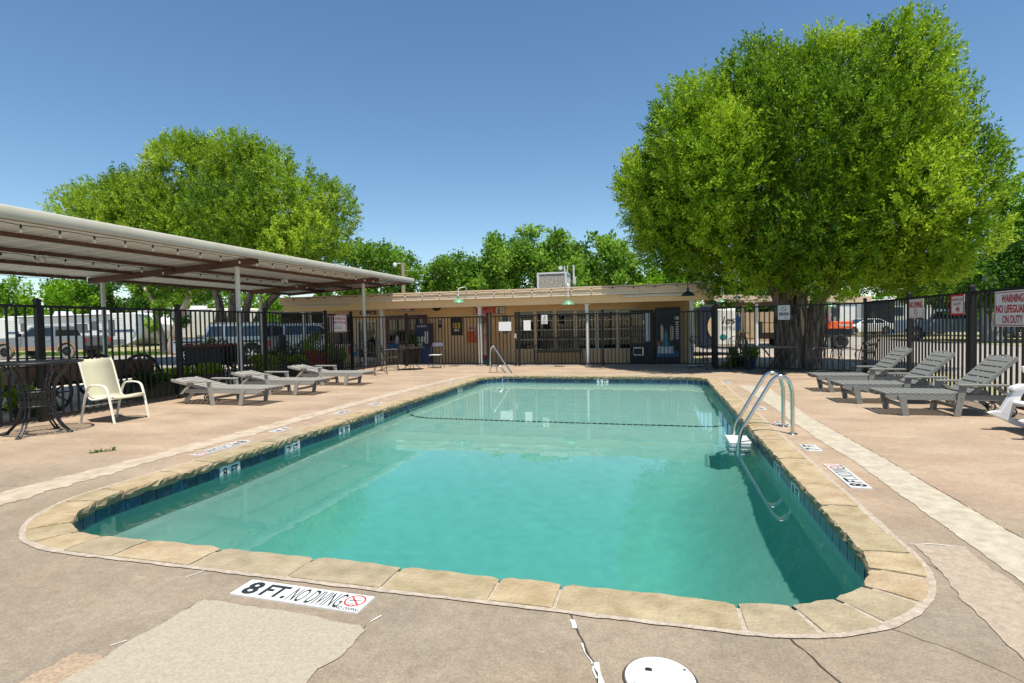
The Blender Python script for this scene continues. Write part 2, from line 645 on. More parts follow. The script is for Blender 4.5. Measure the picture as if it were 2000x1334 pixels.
def tree(name, label, poly, base, depth, nb, rb, n, size, seed, leaf, bark, trunk_r, group=None, limbs=6, plume=1.1, sep=0.62, **kw):
    Y = base[1]
    root = thing(name, label, 'tree', (base[0], Y, 0), group=group)
    bl = crown_blobs(poly, Y, depth, nb, rb, seed, plume, sep)
    bl = [((b[0][0] - base[0], b[0][1] - Y, b[0][2]), b[1]) for b in bl]
    me = leaves_mesh('crown', bl, n, size, seed, leaf, **kw)
    o = bpy.data.objects.new('crown', me)
    COL.objects.link(o)
    o.parent = root
    o['kind'] = 'stuff'
    rg = random.Random(seed + 1)
    if trunk_r:
        mb = MB()
        zlow = min(p[1] for p in poly)
        top = (rg.uniform(-0.3, 0.3), rg.uniform(-0.2, 0.2), zlow + 0.35 * (max(p[1] for p in poly) - zlow))
        limb(mb, (0, 0, -0.1), top, trunk_r, trunk_r * 0.5, rg, 9, 0.05)
        for _ in range(limbs):
            b = rg.choice(bl)
            t = rg.uniform(0.35, 0.95)
            a = Vector((0, 0, 0)).lerp(Vector(top), t)
            limb(mb, a, b[0], trunk_r * 0.42, trunk_r * 0.1, rg)
        mb.build('trunk', bark, root, smooth=True)
    return root, bl


# ================================================================== ground
def rrect(x0, x1, y0, y1, rr, step=0.05):
    """outline of a rectangle with rounded corners, counter-clockwise from the left end of the near side; rr: near-left, near-right, far-right, far-left"""
    a, b, c, d = rr
    pts = []

    def line(p, q):
        n = max(1, int(math.hypot(q[0] - p[0], q[1] - p[1]) / step))
        for i in range(n):
            pts.append((p[0] + (q[0] - p[0]) * i / n, p[1] + (q[1] - p[1]) * i / n))

    def arc(cx, cy, r, t0):
        n = max(6, int(r * PI / 2 / step))
        for i in range(n):
            t = t0 + PI / 2 * i / n
            pts.append((cx + r * math.cos(t), cy + r * math.sin(t)))
    line((x0 + a, y0), (x1 - b, y0))
    arc(x1 - b, y0 + b, b, -PI / 2)
    line((x1, y0 + b), (x1, y1 - c))
    arc(x1 - c, y1 - c, c, 0)
    line((x1 - c, y1), (x0 + d, y1))
    arc(x0 + d, y1 - d, d, PI / 2)
    line((x0, y1 - d), (x0, y0 + a))
    arc(x0 + a, y0 + a, a, PI)
    return pts


PX0, PX1, PY0, PY1 = -4.55, 1.17, 2.85, 14.42        # inner edge of the coping
PR = (0.85, 0.8, 0.6, 0.75)
CW = 0.275                                          # width of the coping
WZ = -0.172                                           # water level


def path_of(pts):
    P = [Vector((x, y, 0)) for x, y in pts]
    L = [0]
    for i in range(len(P)):
        L.append(L[-1] + (P[(i + 1) % len(P)] - P[i]).length)
    tot = L[-1]

    def at(s_):
        s_ %= tot
        lo, hi = 0, len(P)
        while hi - lo > 1:
            m_ = (lo + hi) // 2
            if L[m_] <= s_:
                lo = m_
            else:
                hi = m_
        p, q = P[lo], P[(lo + 1) % len(P)]
        d = q - p
        t = (s_ - L[lo]) / max(1e-9, d.length)
        d.normalize()
        return p.lerp(q, t), d, Vector((-d.y, d.x, 0))     # point, direction, towards the pool
    return at, tot


inner_pts = rrect(PX0, PX1, PY0, PY1, PR)
pool_at, pool_len = path_of(inner_pts)
outer_pts = rrect(PX0 - CW, PX1 + CW, PY0 - CW, PY1 + CW, tuple(r_ + CW for r_ in PR))


def rect_ring(name, inner, lo, hi, z, material, kind='structure'):
    """a flat sheet from the closed outline inner out to a rectangle"""
    cx, cy = (lo[0] + hi[0]) / 2, (lo[1] + hi[1]) / 2
    cx, cy = sum(p[0] for p in inner) / len(inner), sum(p[1] for p in inner) / len(inner)
    n = len(inner)
    out = []
    for x, y in inner:
        dx, dy = x - cx, y - cy
        t = min(((hi[0] if dx > 0 else lo[0]) - cx) / dx if abs(dx) > 1e-9 else 1e9, ((hi[1] if dy > 0 else lo[1]) - cy) / dy if abs(dy) > 1e-9 else 1e9)
        out.append((cx + dx * t, cy + dy * t))
    corners = [(lo[0], lo[1]), (hi[0], lo[1]), (hi[0], hi[1]), (lo[0], hi[1])]
    for c in corners:
        ang = math.atan2(c[1] - cy, c[0] - cx)
        k = min(range(n), key=lambda i: abs((math.atan2(out[i][1] - cy, out[i][0] - cx) - ang + PI) % (2 * PI) - PI))
        out[k] = c
    mb = MB()
    mb.add([(x, y, z) for x, y in inner] + [(x, y, z) for x, y in out], [(i, n + i, n + (i + 1) % n, (i + 1) % n) for i in range(n)])
    o = mb.build(name, material)
    return tag(o, kind=kind)


def deckmat():
    m = bpy.data.materials.new('deck_concrete')
    m.use_nodes = True
    nt = m.node_tree
    b = nt.nodes['Principled BSDF']
    b.inputs['Roughness'].default_value = 0.8
    b.inputs['Specular IOR Level'].default_value = 0.3
    tc = nt.nodes.new('ShaderNodeTexCoord')
    L = nt.links.new

    def noise(scale, detail=6, rough=0.6, stretch=(1, 1, 1)):
        mp = nt.nodes.new('ShaderNodeMapping')
        mp.inputs['Scale'].default_value = stretch
        L(tc.outputs['Object'], mp.inputs[0])
        n = nt.nodes.new('ShaderNodeTexNoise')
        n.inputs['Scale'].default_value = scale
        n.inputs['Detail'].default_value = detail
        n.inputs['Roughness'].default_value = rough
        L(mp.outputs[0], n.inputs['Vector'])
        return n.outputs['Fac']

    def ramp(fac, p0, c0, p1, c1):
        r_ = nt.nodes.new('ShaderNodeValToRGB')
        e = r_.color_ramp.elements
        e[0].position, e[1].position = p0, p1
        e[0].color, e[1].color = (*c0, 1), (*c1, 1)
        L(fac, r_.inputs[0])
        return r_.outputs[0]

    def mix(fac, a, c, mode='MIX'):
        x = nt.nodes.new('ShaderNodeMix')
        x.data_type = 'RGBA'
        x.blend_type = mode
        if isinstance(fac, float):
            x.inputs[0].default_value = fac
        else:
            L(fac, x.inputs[0])
        L(a, x.inputs[6])
        L(c, x.inputs[7])
        return x.outputs[2]
    pink = ramp(noise(0.8, 8, 0.65, (1, 1.9, 1)), 0.3, (0.292, 0.206, 0.138), 0.7, (0.43, 0.33, 0.236))
    grey = ramp(noise(1.6, 8, 0.68), 0.3, (0.175, 0.146, 0.108), 0.7, (0.285, 0.238, 0.18))
    sx = nt.nodes.new('ShaderNodeSeparateXYZ')
    L(tc.outputs['Object'], sx.inputs[0])
    mr = nt.nodes.new('ShaderNodeMapRange')
    mr.inputs[1].default_value, mr.inputs[2].default_value = 3.2, 5.6
    mr.inputs[3].default_value, mr.inputs[4].default_value = 0.85, 0.0
    L(sx.outputs['Y'], mr.inputs[0])
    ad = nt.nodes.new('ShaderNodeMath')
    ad.operation = 'MULTIPLY_ADD'
    L(noise(1.1, 6, 0.6), ad.inputs[0])
    ad.inputs[1].default_value = 1.6
    ad.inputs[2].default_value = -0.85
    sm = nt.nodes.new('ShaderNodeMath')
    sm.use_clamp = True
    L(ad.outputs[0], sm.inputs[0])
    L(mr.outputs[0], sm.inputs[1])
    c = mix(sm.outputs[0], pink, grey)
    # dark water stains, pale scuffs, fine grit
    c = mix(ramp(noise(0.55, 9, 0.7, (1, 1.6, 1)), 0.5, (0, 0, 0), 0.72, (0.45, 0.45, 0.45)), c, ramp(noise(3, 4), 0.3, (0.15, 0.118, 0.088), 0.7, (0.21, 0.165, 0.125)))
    c = mix(ramp(noise(2.3, 9, 0.75, (1, 2.6, 1)), 0.6, (0, 0, 0), 0.72, (0.6, 0.6, 0.6)), c, ramp(noise(5, 3), 0.3, (0.42, 0.345, 0.265), 0.7, (0.48, 0.4, 0.32)))
    c = mix(1.0, c, ramp(noise(80, 3, 0.8), 0.32, (0.74, 0.74, 0.74), 0.68, (1.2, 1.2, 1.2)), 'MULTIPLY')
    c = mix(1.0, c, ramp(noise(17, 6, 0.75), 0.3, (0.8, 0.8, 0.8), 0.7, (1.13, 1.13, 1.13)), 'MULTIPLY')
    L(c, b.inputs['Base Color'])
    bp = nt.nodes.new('ShaderNodeBump')
    bp.inputs['Strength'].default_value = 0.25
    bp.inputs['Distance'].default_value = 0.01
    L(noise(70, 5, 0.7), bp.inputs['Height'])
    L(bp.outputs[0], b.inputs['Normal'])
    M['deck_concrete'] = m


deckmat()
mat('pale_concrete', (0.31, 0.265, 0.2), 0.8, 0, 0.1, 9, bump=0.25, bscale=80, col2=(0.46, 0.41, 0.325))
mat('worn_concrete', (0.31, 0.24, 0.17), 0.8, 0, 0.1, 6, bump=0.25, bscale=80, col2=(0.47, 0.4, 0.31))
mat('patch_concrete', (0.28, 0.24, 0.18), 0.8, 0, 0.1, 75, bump=0.3, bscale=120, col2=(0.385, 0.34, 0.262))
mat('tan_concrete', (0.24, 0.178, 0.12), 0.85, 0, 0.1, 60, bump=0.5, bscale=90, col2=(0.42, 0.31, 0.21))
mat('pink_concrete', (0.27, 0.215, 0.16), 0.8, 0, 0.1, 24, bump=0.3, bscale=80, col2=(0.39, 0.315, 0.24))
mat('grout', (0.29, 0.238, 0.182), 0.9, 0, 0.15, 24, bump=0.6, bscale=60, col2=(0.45, 0.385, 0.315))
mat('caulk', (0.68, 0.68, 0.66), 0.7, 0, 0.06, 30, bump=0.4, bscale=60)
mat('crack', (0.05, 0.04, 0.03), 0.9)
mat('road_asphalt', (0.235, 0.21, 0.18), 0.9, 0, 0.15, 3, bump=0.3, bscale=40, col2=(0.3, 0.27, 0.235))
mat('earth', (0.3, 0.24, 0.17), 0.95, 0, 0.2, 0.6, bump=0.3, bscale=20, col2=(0.2, 0.22, 0.1))
mat('lawn', (0.06, 0.13, 0.025), 0.95, 0, 0.3, 3, col2=(0.13, 0.22, 0.05))
mat('dry_grass', (0.2, 0.22, 0.08), 0.95, 0, 0.3, 1.2, col2=(0.34, 0.28, 0.16))
mat('patio_concrete', (0.46, 0.42, 0.36), 0.85, 0, 0.15, 2, bump=0.2, bscale=40)
mat('pool_plaster', (0.53, 0.565, 0.51), 0.8, 0, 0.08, 5, col2=(0.6, 0.63, 0.575))
for i, (a, b_) in enumerate((((0.27, 0.195, 0.105), (0.41, 0.325, 0.2)), ((0.24, 0.185, 0.1), (0.38, 0.31, 0.195)), ((0.28, 0.19, 0.105), (0.42, 0.335, 0.22)), ((0.235, 0.19, 0.12), (0.37, 0.305, 0.2)))):
    mat('sandstone_%d' % i, a, 0.85, 0, 0.1, 6, bump=0.7, bscale=45, col2=b_, stretch=(1, 1, 3))
for i, c in enumerate(((0.008, 0.03, 0.085), (0.009, 0.04, 0.11), (0.012, 0.026, 0.065), (0.012, 0.055, 0.11))):
    mat('tile_%d' % i, c, 0.2, 0, 0.5, 25, spec=0.6)
mat('tile_white', (0.6, 0.61, 0.6), 0.25, 0, 0.05, 6)
mat('tile_dark', (0.02, 0.05, 0.055), 0.35, 0, 0.2, 10)

DX0, DX1, DY0, DY1 = -10.0, 5.35, -5.0, 18.7
rect_ring('pool_deck', outer_pts, (DX0, DY0), (DX1, DY1), 0.0, 'deck_concrete')
rect_ring('ground', [(DX0, DY0), (DX1, DY0), (DX1, DY1), (DX0, DY1)], (-420, -260), (420, 700), -0.03, 'earth')


def jag(pts, amp, step, rg):
    """closed outline with ragged edges"""
    out = []
    n = len(pts)
    for i in range(n):
        a, b = Vector((*pts[i], 0)), Vector((*pts[(i + 1) % n], 0))
        k = max(1, int((b - a).length / step))
        d = (b - a).normalized()
        nr = Vector((-d.y, d.x, 0))
        w = 0
        for j in range(k):
            w = 0.6 * w + rg.uniform(-1, 1) * amp
            p = a.lerp(b, j / k) + nr * (w if j else 0)
            out.append((p.x, p.y))
    return out


def sheet(name, pts, z, material, kind='structure', parent=None):
    mb = MB()
    mb.add([(x, y, z) for x, y in pts], [tuple(range(len(pts)))])
    o = mb.build(name, material, parent)
    if kind:
        o['kind'] = kind
    bm = bmesh.new()
    bm.from_mesh(o.data)
    bmesh.ops.triangulate(bm, faces=bm.faces)
    bmesh.ops.recalc_face_normals(bm, faces=bm.faces)
    if bm.faces and sum(f.normal.z for f in bm.faces) < 0:
        bmesh.ops.reverse_faces(bm, faces=bm.faces)
    bm.to_mesh(o.data)
    bm.free()
    return o


rg = random.Random(11)
sheet('concrete_strip', jag([(1.70, 12.6), (1.80, 9.5), (1.80, 7.0), (1.86, 6.0), (1.85, 4.7), (1.83, 3.3), (1.83, -2), (2.24, -2), (2.20, 4.0), (2.17, 6.5), (2.11, 8.6), (2.2, 11.0), (2.25, 12.4)], 0.007, 0.03, rg), 0.004, 'pale_concrete')
sheet('concrete_strip', jag([(-5.62, -1.0), (-5.62, 3.6), (-5.58, 4.9), (-5.56, 6.0), (-5.55, 8.3), (-5.5, 11.0), (-5.3, 13.4), (-5.0, 14.6), (-4.86, 14.5), (-5.08, 13.3), (-5.2, 11.6), (-5.26, 8.2), (-5.22, 6.2), (-5.26, 4.8), (-5.22, 3.3), (-5.15, -1.0)], 0.03, 0.03, rg), 0.004, 'worn_concrete')
sheet('concrete_patch', jag([(-2.29, 2.27), (-2.0, 2.265), (-1.36, 2.235), (-1.31, 2.2), (-1.31, 2.02), (-1.36, 1.9), (-1.34, 1.4), (-2.33, 1.4), (-2.31, 1.78)], 0.008, 0.03, rg), 0.0045, 'patch_concrete')
sheet('concrete_patch', jag([(-2.47, 1.76), (-2.33, 1.765), (-2.2, 1.72), (-2.05, 1.62), (-1.95, 1.2), (-2.5, 1.2)], 0.01, 0.03, rg), 0.004, 'tan_concrete')
sheet('concrete_patch', jag([(1.52, 3.82), (1.79, 3.84), (1.78, 3.2), (1.76, 2.0), (1.4, 1.6), (1.42, 2.5), (1.45, 3.05), (1.5, 3.5)], 0.012, 0.04, rg), 0.004, 'pink_concrete')
sheet('concrete_patch', jag([(-3.4, 14.88), (-0.6, 14.9), (0.6, 15.0), (-0.4, 15.12), (-3.0, 15.06)], 0.02, 0.1, rg), 0.004, 'pale_concrete')
sheet('patio_slab', [(-15.9, 0.5), (-10.0, 0.5), (-10.0, 18.7), (-15.9, 18.7)], -0.012, 'patio_concrete')
sheet('lawn', [(-17.2, -2), (-15.9, -2), (-15.9, 17), (-16.3, 17.6), (-17.2, 17)], -0.018, 'lawn')
sheet('road', [(-31.5, -30), (-17.2, -30), (-17.2, 17.6), (-12.5, 21), (-8, 24.5), (6, 24.5), (7.0, 17.0), (7.0, -30), (16.5, -30), (16.3, 30), (15.6, 36), (14.5, 60), (-14, 60), (-24, 34), (-29, 26.5), (-40, 25.2), (-70, 24), (-70, 18), (-31.5, 15)], -0.022, 'road_asphalt')
sheet('verge', [(-90, 24.9), (-45, 25.4), (-30, 26.8), (-24, 35), (-20, 60), (-90, 60)], -0.014, 'dry_grass')
sheet('verge', [(16.6, 10), (16.6, 30), (15.9, 36), (15.2, 52), (60, 60), (60, 10)], -0.014, 'dry_grass')
sheet('patio_slab', [(1.8, 18.7), (7.0, 17.2), (7.0, 24.5), (1.8, 24.5)], -0.01, 'pink_concrete')
sheet('planting_bed', [(1.75, 18.6), (1.75, 17.3), (5.2, 15.75), (5.35, 16.4), (4.8, 18.5)], 0.006, 'earth')

# joints and cracks of the deck, with the caulk pressed into them
deck = bpy.data.objects['pool_deck']


def joint(pts, w, material, name, z=0.003, amp=0.006):
    rg_ = random.Random(len(pts) * 17 + int(abs(pts[0][0] * 100)))
    P = [Vector((*p, 0)) for p in pts]
    L_, R_ = [], []
    for i in range(len(P) - 1):
        d = (P[i + 1] - P[i]).normalized()
        nr = Vector((-d.y, d.x, 0))
        k = max(2, int((P[i + 1] - P[i]).length / 0.05))
        for j in range(k + (i == len(P) - 2)):
            p = P[i].lerp(P[i + 1], j / k) + nr * rg_.uniform(-amp, amp)
            ww = w * rg_.uniform(0.25, 1.0)
            L_.append(p + nr * ww / 2)
            R_.append(p - nr * ww / 2)
    n = len(L_)
    mb = MB()
    mb.add([(p.x, p.y, z) for p in L_] + [(p.x, p.y, z) for p in R_], [(i, n + i, n + i + 1, i + 1) for i in range(n - 1)])
    return mb.build(name, material, deck, fix=True)


for pts, w, m_, nm in (
        ([(-0.41, 2.55), (-0.35, 2.39), (-0.26, 2.19), (-0.15, 1.8)], 0.012, 'crack', 'joint'), ([(0.55, 2.58), (0.67, 2.29), (0.85, 1.9)], 0.009, 'crack', 'joint'),
        ([(1.46, 3.6), (1.6, 3.1), (1.7, 2.4)], 0.006, 'crack', 'crack'), ([(1.0, 2.75), (1.2, 2.62), (1.35, 2.45)], 0.004, 'crack', 'crack'),
        ([(-8.4, 5.16), (-7.4, 5.5), (-6.3, 6.05)], 0.008, 'crack', 'crack'), ([(-6.4, 4.8), (-6.25, 4.97)], 0.012, 'crack', 'crack'),
        ([(2.21, 4.0), (2.18, 6.5), (2.12, 8.6)], 0.007, 'crack', 'joint'), ([(-2.3, 2.27), (-2.31, 1.78)], 0.006, 'crack', 'joint'), ([(-1.33, 2.24), (-1.33, 2.0)], 0.006, 'crack', 'joint'),
        ([(-7.0, 3.0), (-6.2, 3.5), (-5.7, 3.62)], 0.007, 'crack', 'joint'), ([(-10, 8.2), (-5.6, 8.5)], 0.006, 'crack', 'joint'), ([(-10, 12.4), (-5.4, 12.6)], 0.008, 'crack', 'joint'), ([(2.2, 11.1), (5.3, 11.3)], 0.008, 'crack', 'joint'),
        ([(3.6, 7.6), (4.0, 7.4), (4.5, 7.5)], 0.006, 'crack', 'crack'), ([(3.75, 7.5), (3.8, 7.3)], 0.006, 'crack', 'crack')):
    joint(pts, w, m_, nm)
for pts, w in (([(-0.395, 2.5), (-0.375, 2.43)], 0.035), ([(-0.33, 2.32), (-0.27, 2.19), (-0.24, 2.1)], 0.01), ([(-0.255, 2.2), (-0.22, 2.06)], 0.035), ([(1.5, 3.82), (1.65, 3.845), (1.8, 3.83)], 0.008), ([(-2.37, 1.83), (-2.335, 1.88)], 0.007), ([(-1.6, 2.47), (-1.58, 2.4)], 0.004), ([(-2.6, 2.45), (-2.56, 2.56)], 0.005), ([(-1.33, 2.27), (-1.3, 2.33)], 0.008)):
    joint(pts, w, 'caulk', 'caulk', 0.0055)
tag(sheet('weed_tuft', jag([(-6.38, 4.79), (-6.26, 4.94), (-6.25, 4.97), (-6.37, 4.83)], 0.012, 0.02, rg), 0.007, 'lawn', None), 'small green weed growing from a crack in the pool deck', 'weed')
wb = [((-6.37 + 0.028 * i, 4.81 + 0.034 * i, 0.008), (0.022, 0.022, 0.007)) for i in range(5)]
o = bpy.data.objects.new('blades', leaves_mesh('blades', wb, 200, 0.02, 5, 'leaf_dark', up=-0.1, core=0.4))
COL.objects.link(o)
o.parent = bpy.data.objects['weed_tuft']
o['kind'] = 'stuff'

# ------------------------------------------------------------------ coping: every stone an object
coping = tag(thing('pool_coping', None, None), kind='structure')
n = len(outer_pts)
gr = MB()
rg = random.Random(5)
wob = 0
ring = rrect(PX0 - CW - 0.012, PX1 + CW + 0.012, PY0 - CW - 0.012, PY1 + CW + 0.012, tuple(r_ + CW + 0.012 for r_ in PR))
k0 = len(ring)
ga, gb = [], []
for i in range(k0):
    p, q = Vector((*ring[i], 0)), Vector((*ring[(i + 1) % k0], 0))
    d = (q - p).normalized()
    nr = Vector((d.y, -d.x, 0))
    wob = 0.7 * wob + rg.uniform(-0.006, 0.006)
    ga.append(p - nr * 0.03)
    gb.append(p + nr * (0.012 + abs(wob)))
gr.add([(p.x, p.y, 0.006) for p in ga] + [(p.x, p.y, 0.006) for p in gb], [(i, k0 + i, k0 + (i + 1) % k0, (i + 1) % k0) for i in range(k0)])
gr.build('grout_line', 'grout', coping, fix=True)
mort = MB()                                         # mortar bed the stones sit in
bi = [pool_at(i * pool_len / 240) for i in range(240)]
mort.add([tuple(p - nn * 0.065 + Vector((0, 0, 0.001))) for p, d, nn in bi] + [tuple(p - nn * (CW + 0.005) + Vector((0, 0, 0.001))) for p, d, nn in bi] + [tuple(p - nn * 0.065 + Vector((0, 0, -0.075))) for p, d, nn in bi],
         [(i, (i + 1) % 240, 240 + (i + 1) % 240, 240 + i) for i in range(240)] + [(i, 480 + i, 480 + (i + 1) % 240, (i + 1) % 240) for i in range(240)])
mort.build('mortar_bed', 'grout', coping, fix=True)
xs_, ys_ = PX1 - PX0, PY1 - PY0
segs = []
a0 = xs_ - PR[0] - PR[1]
arcs = [PR[1] * PI / 2, PR[2] * PI / 2, PR[3] * PI / 2, PR[0] * PI / 2]
sides = [a0, ys_ - PR[1] - PR[2], xs_ - PR[2] - PR[3], ys_ - PR[3] - PR[0]]
near_first = [0.4, 0.6, 0.68, 0.58, 0.6, 0.34, 0.87]
s0 = 0.0
for i in range(4):
    left = sides[i]
    pre = list(near_first) if i == 0 else []
    while left > 0.01:
        L_ = pre.pop(0) if pre else rg.choice((0.3, 0.42, 0.55, 0.7, 0.9))
        if left - L_ < 0.22:
            L_ = left
        segs.append((s0, L_))
        s0 += L_
        left -= L_
    k = 5 if i in (0, 3) else 4
    for j in range(k):
        segs.append((s0, arcs[i] / k))
        s0 += arcs[i] / k
for s_, L_ in segs:
    gap = 0.009
    nn_ = max(3, int(L_ / 0.045))
    mb = MB()
    zt = 0.007 + rg.uniform(-0.002, 0.005)
    tw = rg.uniform(-0.008, 0.008)
    rows = []
    jj = 0
    for j in range(nn_ + 1):
        t = gap + (L_ - 2 * gap) * j / nn_
        p, d, nr = pool_at(s_ + t)
        jj = 0.5 * jj + rg.uniform(-0.008, 0.008)
        end = 0.012 if j in (0, nn_) else 0.0
        ed = tw * (j / nn_ - 0.5) + jj - end
        po = p - nr * (CW - 0.004 + (0 if j not in (0, nn_) else -0.003))
        rows.append([po + Vector((0, 0, -0.02)), po + Vector((0, 0, zt)), p - nr * 0.12 + Vector((0, 0, zt + rg.uniform(-0.0015, 0.0015))), p + nr * (ed - 0.006) + Vector((0, 0, zt - 0.004 - end * 0.3)),
                     p + nr * (ed + rg.uniform(-0.008, 0.01)) + Vector((0, 0, -0.018 + rg.uniform(-0.01, 0.01))), p + nr * (ed + rg.uniform(-0.018, 0.008)) + Vector((0, 0, -0.045 + rg.uniform(-0.012, 0.012))), p + nr * (ed - 0.022 + rg.uniform(-0.012, 0.012)) + Vector((0, 0, -0.082)), p - nr * 0.06 + Vector((0, 0, -0.082))])
    mb.v = [tuple(q) for r_ in rows for q in r_]
    w = len(rows[0])
    for j in range(nn_):
        for k in range(w - 1):
            mb.f.append((j * w + k, j * w + k + 1, (j + 1) * w + k + 1, (j + 1) * w + k))
    mb.f.append(tuple(range(w))[::-1])
    mb.f.append(tuple(nn_ * w + k for k in range(w)))
    o = mb.build('coping_stone', 'sandstone_%d' % rg.choice((0, 0, 1, 2, 3)), coping, fix=True)

# ------------------------------------------------------------------ pool basin: walls, waterline tiles, floor
basin = tag(thing('pool_basin', None, None), kind='structure')
NB = 260
bi = [pool_at(i * pool_len / NB) for i in range(NB)]
wl = MB()
zz = (-0.07, -0.24, -0.6, -1.2, -2.9)
for z in zz:
    wl.v += [tuple(p - nr * 0.038 + Vector((0, 0, z))) for p, d, nr in bi]
for k in range(len(zz) - 1):
    for i in range(NB):
        j = (i + 1) % NB
        wl.f.append((k * NB + i, k * NB + j, (k + 1) * NB + j, (k + 1) * NB + i))
basin_wall = wl.build('basin_wall', 'pool_plaster', basin, fix=False)


def sdf(x, y):
    """distance inside the basin's outline"""
    cx = (PX0 + PX1) / 2
    cy = (PY0 + PY1) / 2
    hx, hy = (PX1 - PX0) / 2 + 0.03, (PY1 - PY0) / 2 + 0.03
    r_ = PR[(0 if x < cx else 1) if y < cy else (3 if x < cx else 2)]
    qx, qy = abs(x - cx) - hx + r_, abs(y - cy) - hy + r_
    return -(math.hypot(max(qx, 0), max(qy, 0)) + min(max(qx, qy), 0) - r_)


def pool_depth(y):
    def ss(a, b, t):
        t = max(0, min(1, (t - a) / (b - a)))
        return t * t * (3 - 2 * t)
    if y > 9.4:
        return 0.62 + 0.2 * (14.4 - y) / 5.0
    return 0.82 + 1.38 * (1 - ss(5.6, 9.4, y)) - 0.6 * (1 - ss(2.6, 5.4, y))


def floor_z(x, y):
    d = max(0, sdf(x, y))
    D = pool_depth(y)
    e = max(0.0, min(1.0, (D - 0.95) / 1.0))
    c = 0.45 + 0.8 * e
    t = min(1, d / c)
    f = 0.38 - 0.08 * e
    g = math.sqrt(1 - (1 - t) ** 2) * (1 - 0.7 * e) + 0.7 * e * math.sin(t * PI / 2)
    return WZ - D * (f + (1 - f) * g)


fl = MB()
NX, NY = 96, 150
for j in range(NY + 1):
    for i in range(NX + 1):
        x = PX0 - 0.06 + (PX1 - PX0 + 0.12) * i / NX
        y = PY0 - 0.06 + (PY1 - PY0 + 0.12) * j / NY
        fl.v.append((x, y, floor_z(x, y)))
for j in range(NY):
    for i in range(NX):
        a = j * (NX + 1) + i
        fl.f.append((a, a + 1, a + NX + 2, a + NX + 1))
basin_floor = fl.build('basin_floor', 'pool_plaster', basin, smooth=True)

# the dark line of tiles across the break of the floor
for k in range(58):
    t = (k + 0.5) / 58
    x = PX0 + (PX1 - PX0) * t
    y = 9.42 + (0.5 * max(0, 1 - min(t, 1 - t) / 0.06) ** 2 * 0)
    mb = MB()
    w_ = 0.041
    h_ = 0.045
    mb.v = [(x + sx * w_, y + sy * h_, floor_z(x + sx * w_, y + sy * h_) + 0.006) for sx, sy in ((-1, -1), (1, -1), (1, 1), (-1, 1))]
    mb.f = [(0, 1, 2, 3)]
    mb.build('floor_tile', 'tile_dark', basin)
for xx, sg in ((PX0 - 0.033, 1), (PX1 + 0.033, -1)):
    for k in range(7):
        z = WZ - 0.03 - k * 0.085
        mb = MB()
        mb.box((xx - 0.004, 9.375, z - 0.08), (xx + 0.004, 9.465, z))
        mb.build('floor_tile', 'tile_dark', basin)

# waterline tiles; depth marks take the place of pairs of tiles
TW = 0.152
marks = []
for X, Y_, body in ((PX0, 4.88, '8 FT'), (PX0, 5.95, '7 FT'), (PX0, 7.25, '5 FT'), (PX0, 8.3, '3 FT'), (PX1, 6.05, '7 FT'), (PX1, 5.3, '8 FT'), (PX1, 7.4, '6 FT'), (PX0, 12.3, '3 FT')):
    marks.append((Vector((X, Y_, 0)), body))
marks.append((Vector((-1.45, PY1, 0)), '3 FT'))
nt_ = int(pool_len / TW)
tw_ = pool_len / nt_
tm = MB()
tm.box((-tw_ / 2 + 0.004, -0.006, -0.072), (tw_ / 2 - 0.004, 0.006, 0.072))
tile_me = [tm.mesh('tile', 'tile_%d' % i) for i in range(4)]
taken = {}
for p, body in marks:
    k = min(range(nt_), key=lambda i: (pool_at((i + 1) * tw_)[0] - p).length)
    taken[k] = body
    taken[k + 1] = None
for i in range(nt_):
    if i in taken:
        if taken[i]:
            p, d, nr = pool_at((i + 1) * tw_)
            q = p - nr * 0.03
            mb = MB()
            mb.box((-tw_ + 0.003, -0.008, -0.074), (tw_ - 0.003, 0.008, 0.074))
            o = mb.build('depth_tile', 'tile_white', basin)
            o.location = (q.x, q.y, -0.152)
            o.rotation_euler = (0, 0, math.atan2(-d.y, -d.x))
            text(taken[i][0], 0.06, 0.1, 'ink', o, (-0.075, -0.0085, 0), bold=0.02, depth=0.001)
            text(taken[i][2:], 0.1, 0.1, 'ink', o, (0.065, -0.0085, 0), bold=0.02, depth=0.001)
            o.rotation_euler = (0, 0, math.atan2(d.y, d.x) + PI)
        continue
    p, d, nr = pool_at((i + 0.5) * tw_)
    q = p - nr * 0.031
    put(rg.choice(tile_me), 'tile', basin, (q.x, q.y, -0.152), (0, 0, math.atan2(d.y, d.x)))

# ------------------------------------------------------------------ water: a gently moving surface and the body of water below it
wm = bpy.data.materials.new('water_surface')
wm.use_nodes = True
nt = wm.node_tree
nt.nodes.remove(nt.nodes['Principled BSDF'])
g = nt.nodes.new('ShaderNodeBsdfGlass')
g.inputs['IOR'].default_value = 1.33
g.inputs['Roughness'].default_value = 0.0
nt.links.new(g.outputs[0], nt.nodes['Material Output'].inputs[0])
wb_ = MB()
NX, NY = 190, 380
rgw = np.random.default_rng(3)
K = [(rgw.uniform(5, 42), rgw.uniform(0, 2 * PI), rgw.uniform(0, 6.28)) for _ in range(34)]
X_ = np.linspace(PX0 - 0.036, PX1 + 0.036, NX + 1)
Y_ = np.linspace(PY0 - 0.036, PY1 + 0.036, NY + 1)
XX, YY = np.meshgrid(X_, Y_)
ZZ = np.full_like(XX, WZ)
for k, a, ph in K:
    ZZ += 0.000045 / (k / 9) * np.sin(k * (XX * math.cos(a) + YY * math.sin(a)) + ph)
vid = {}
for j in range(NY + 1):
    for i in range(NX + 1):
        wb_.v.append((float(XX[j, i]), float(YY[j, i]), float(ZZ[j, i])))
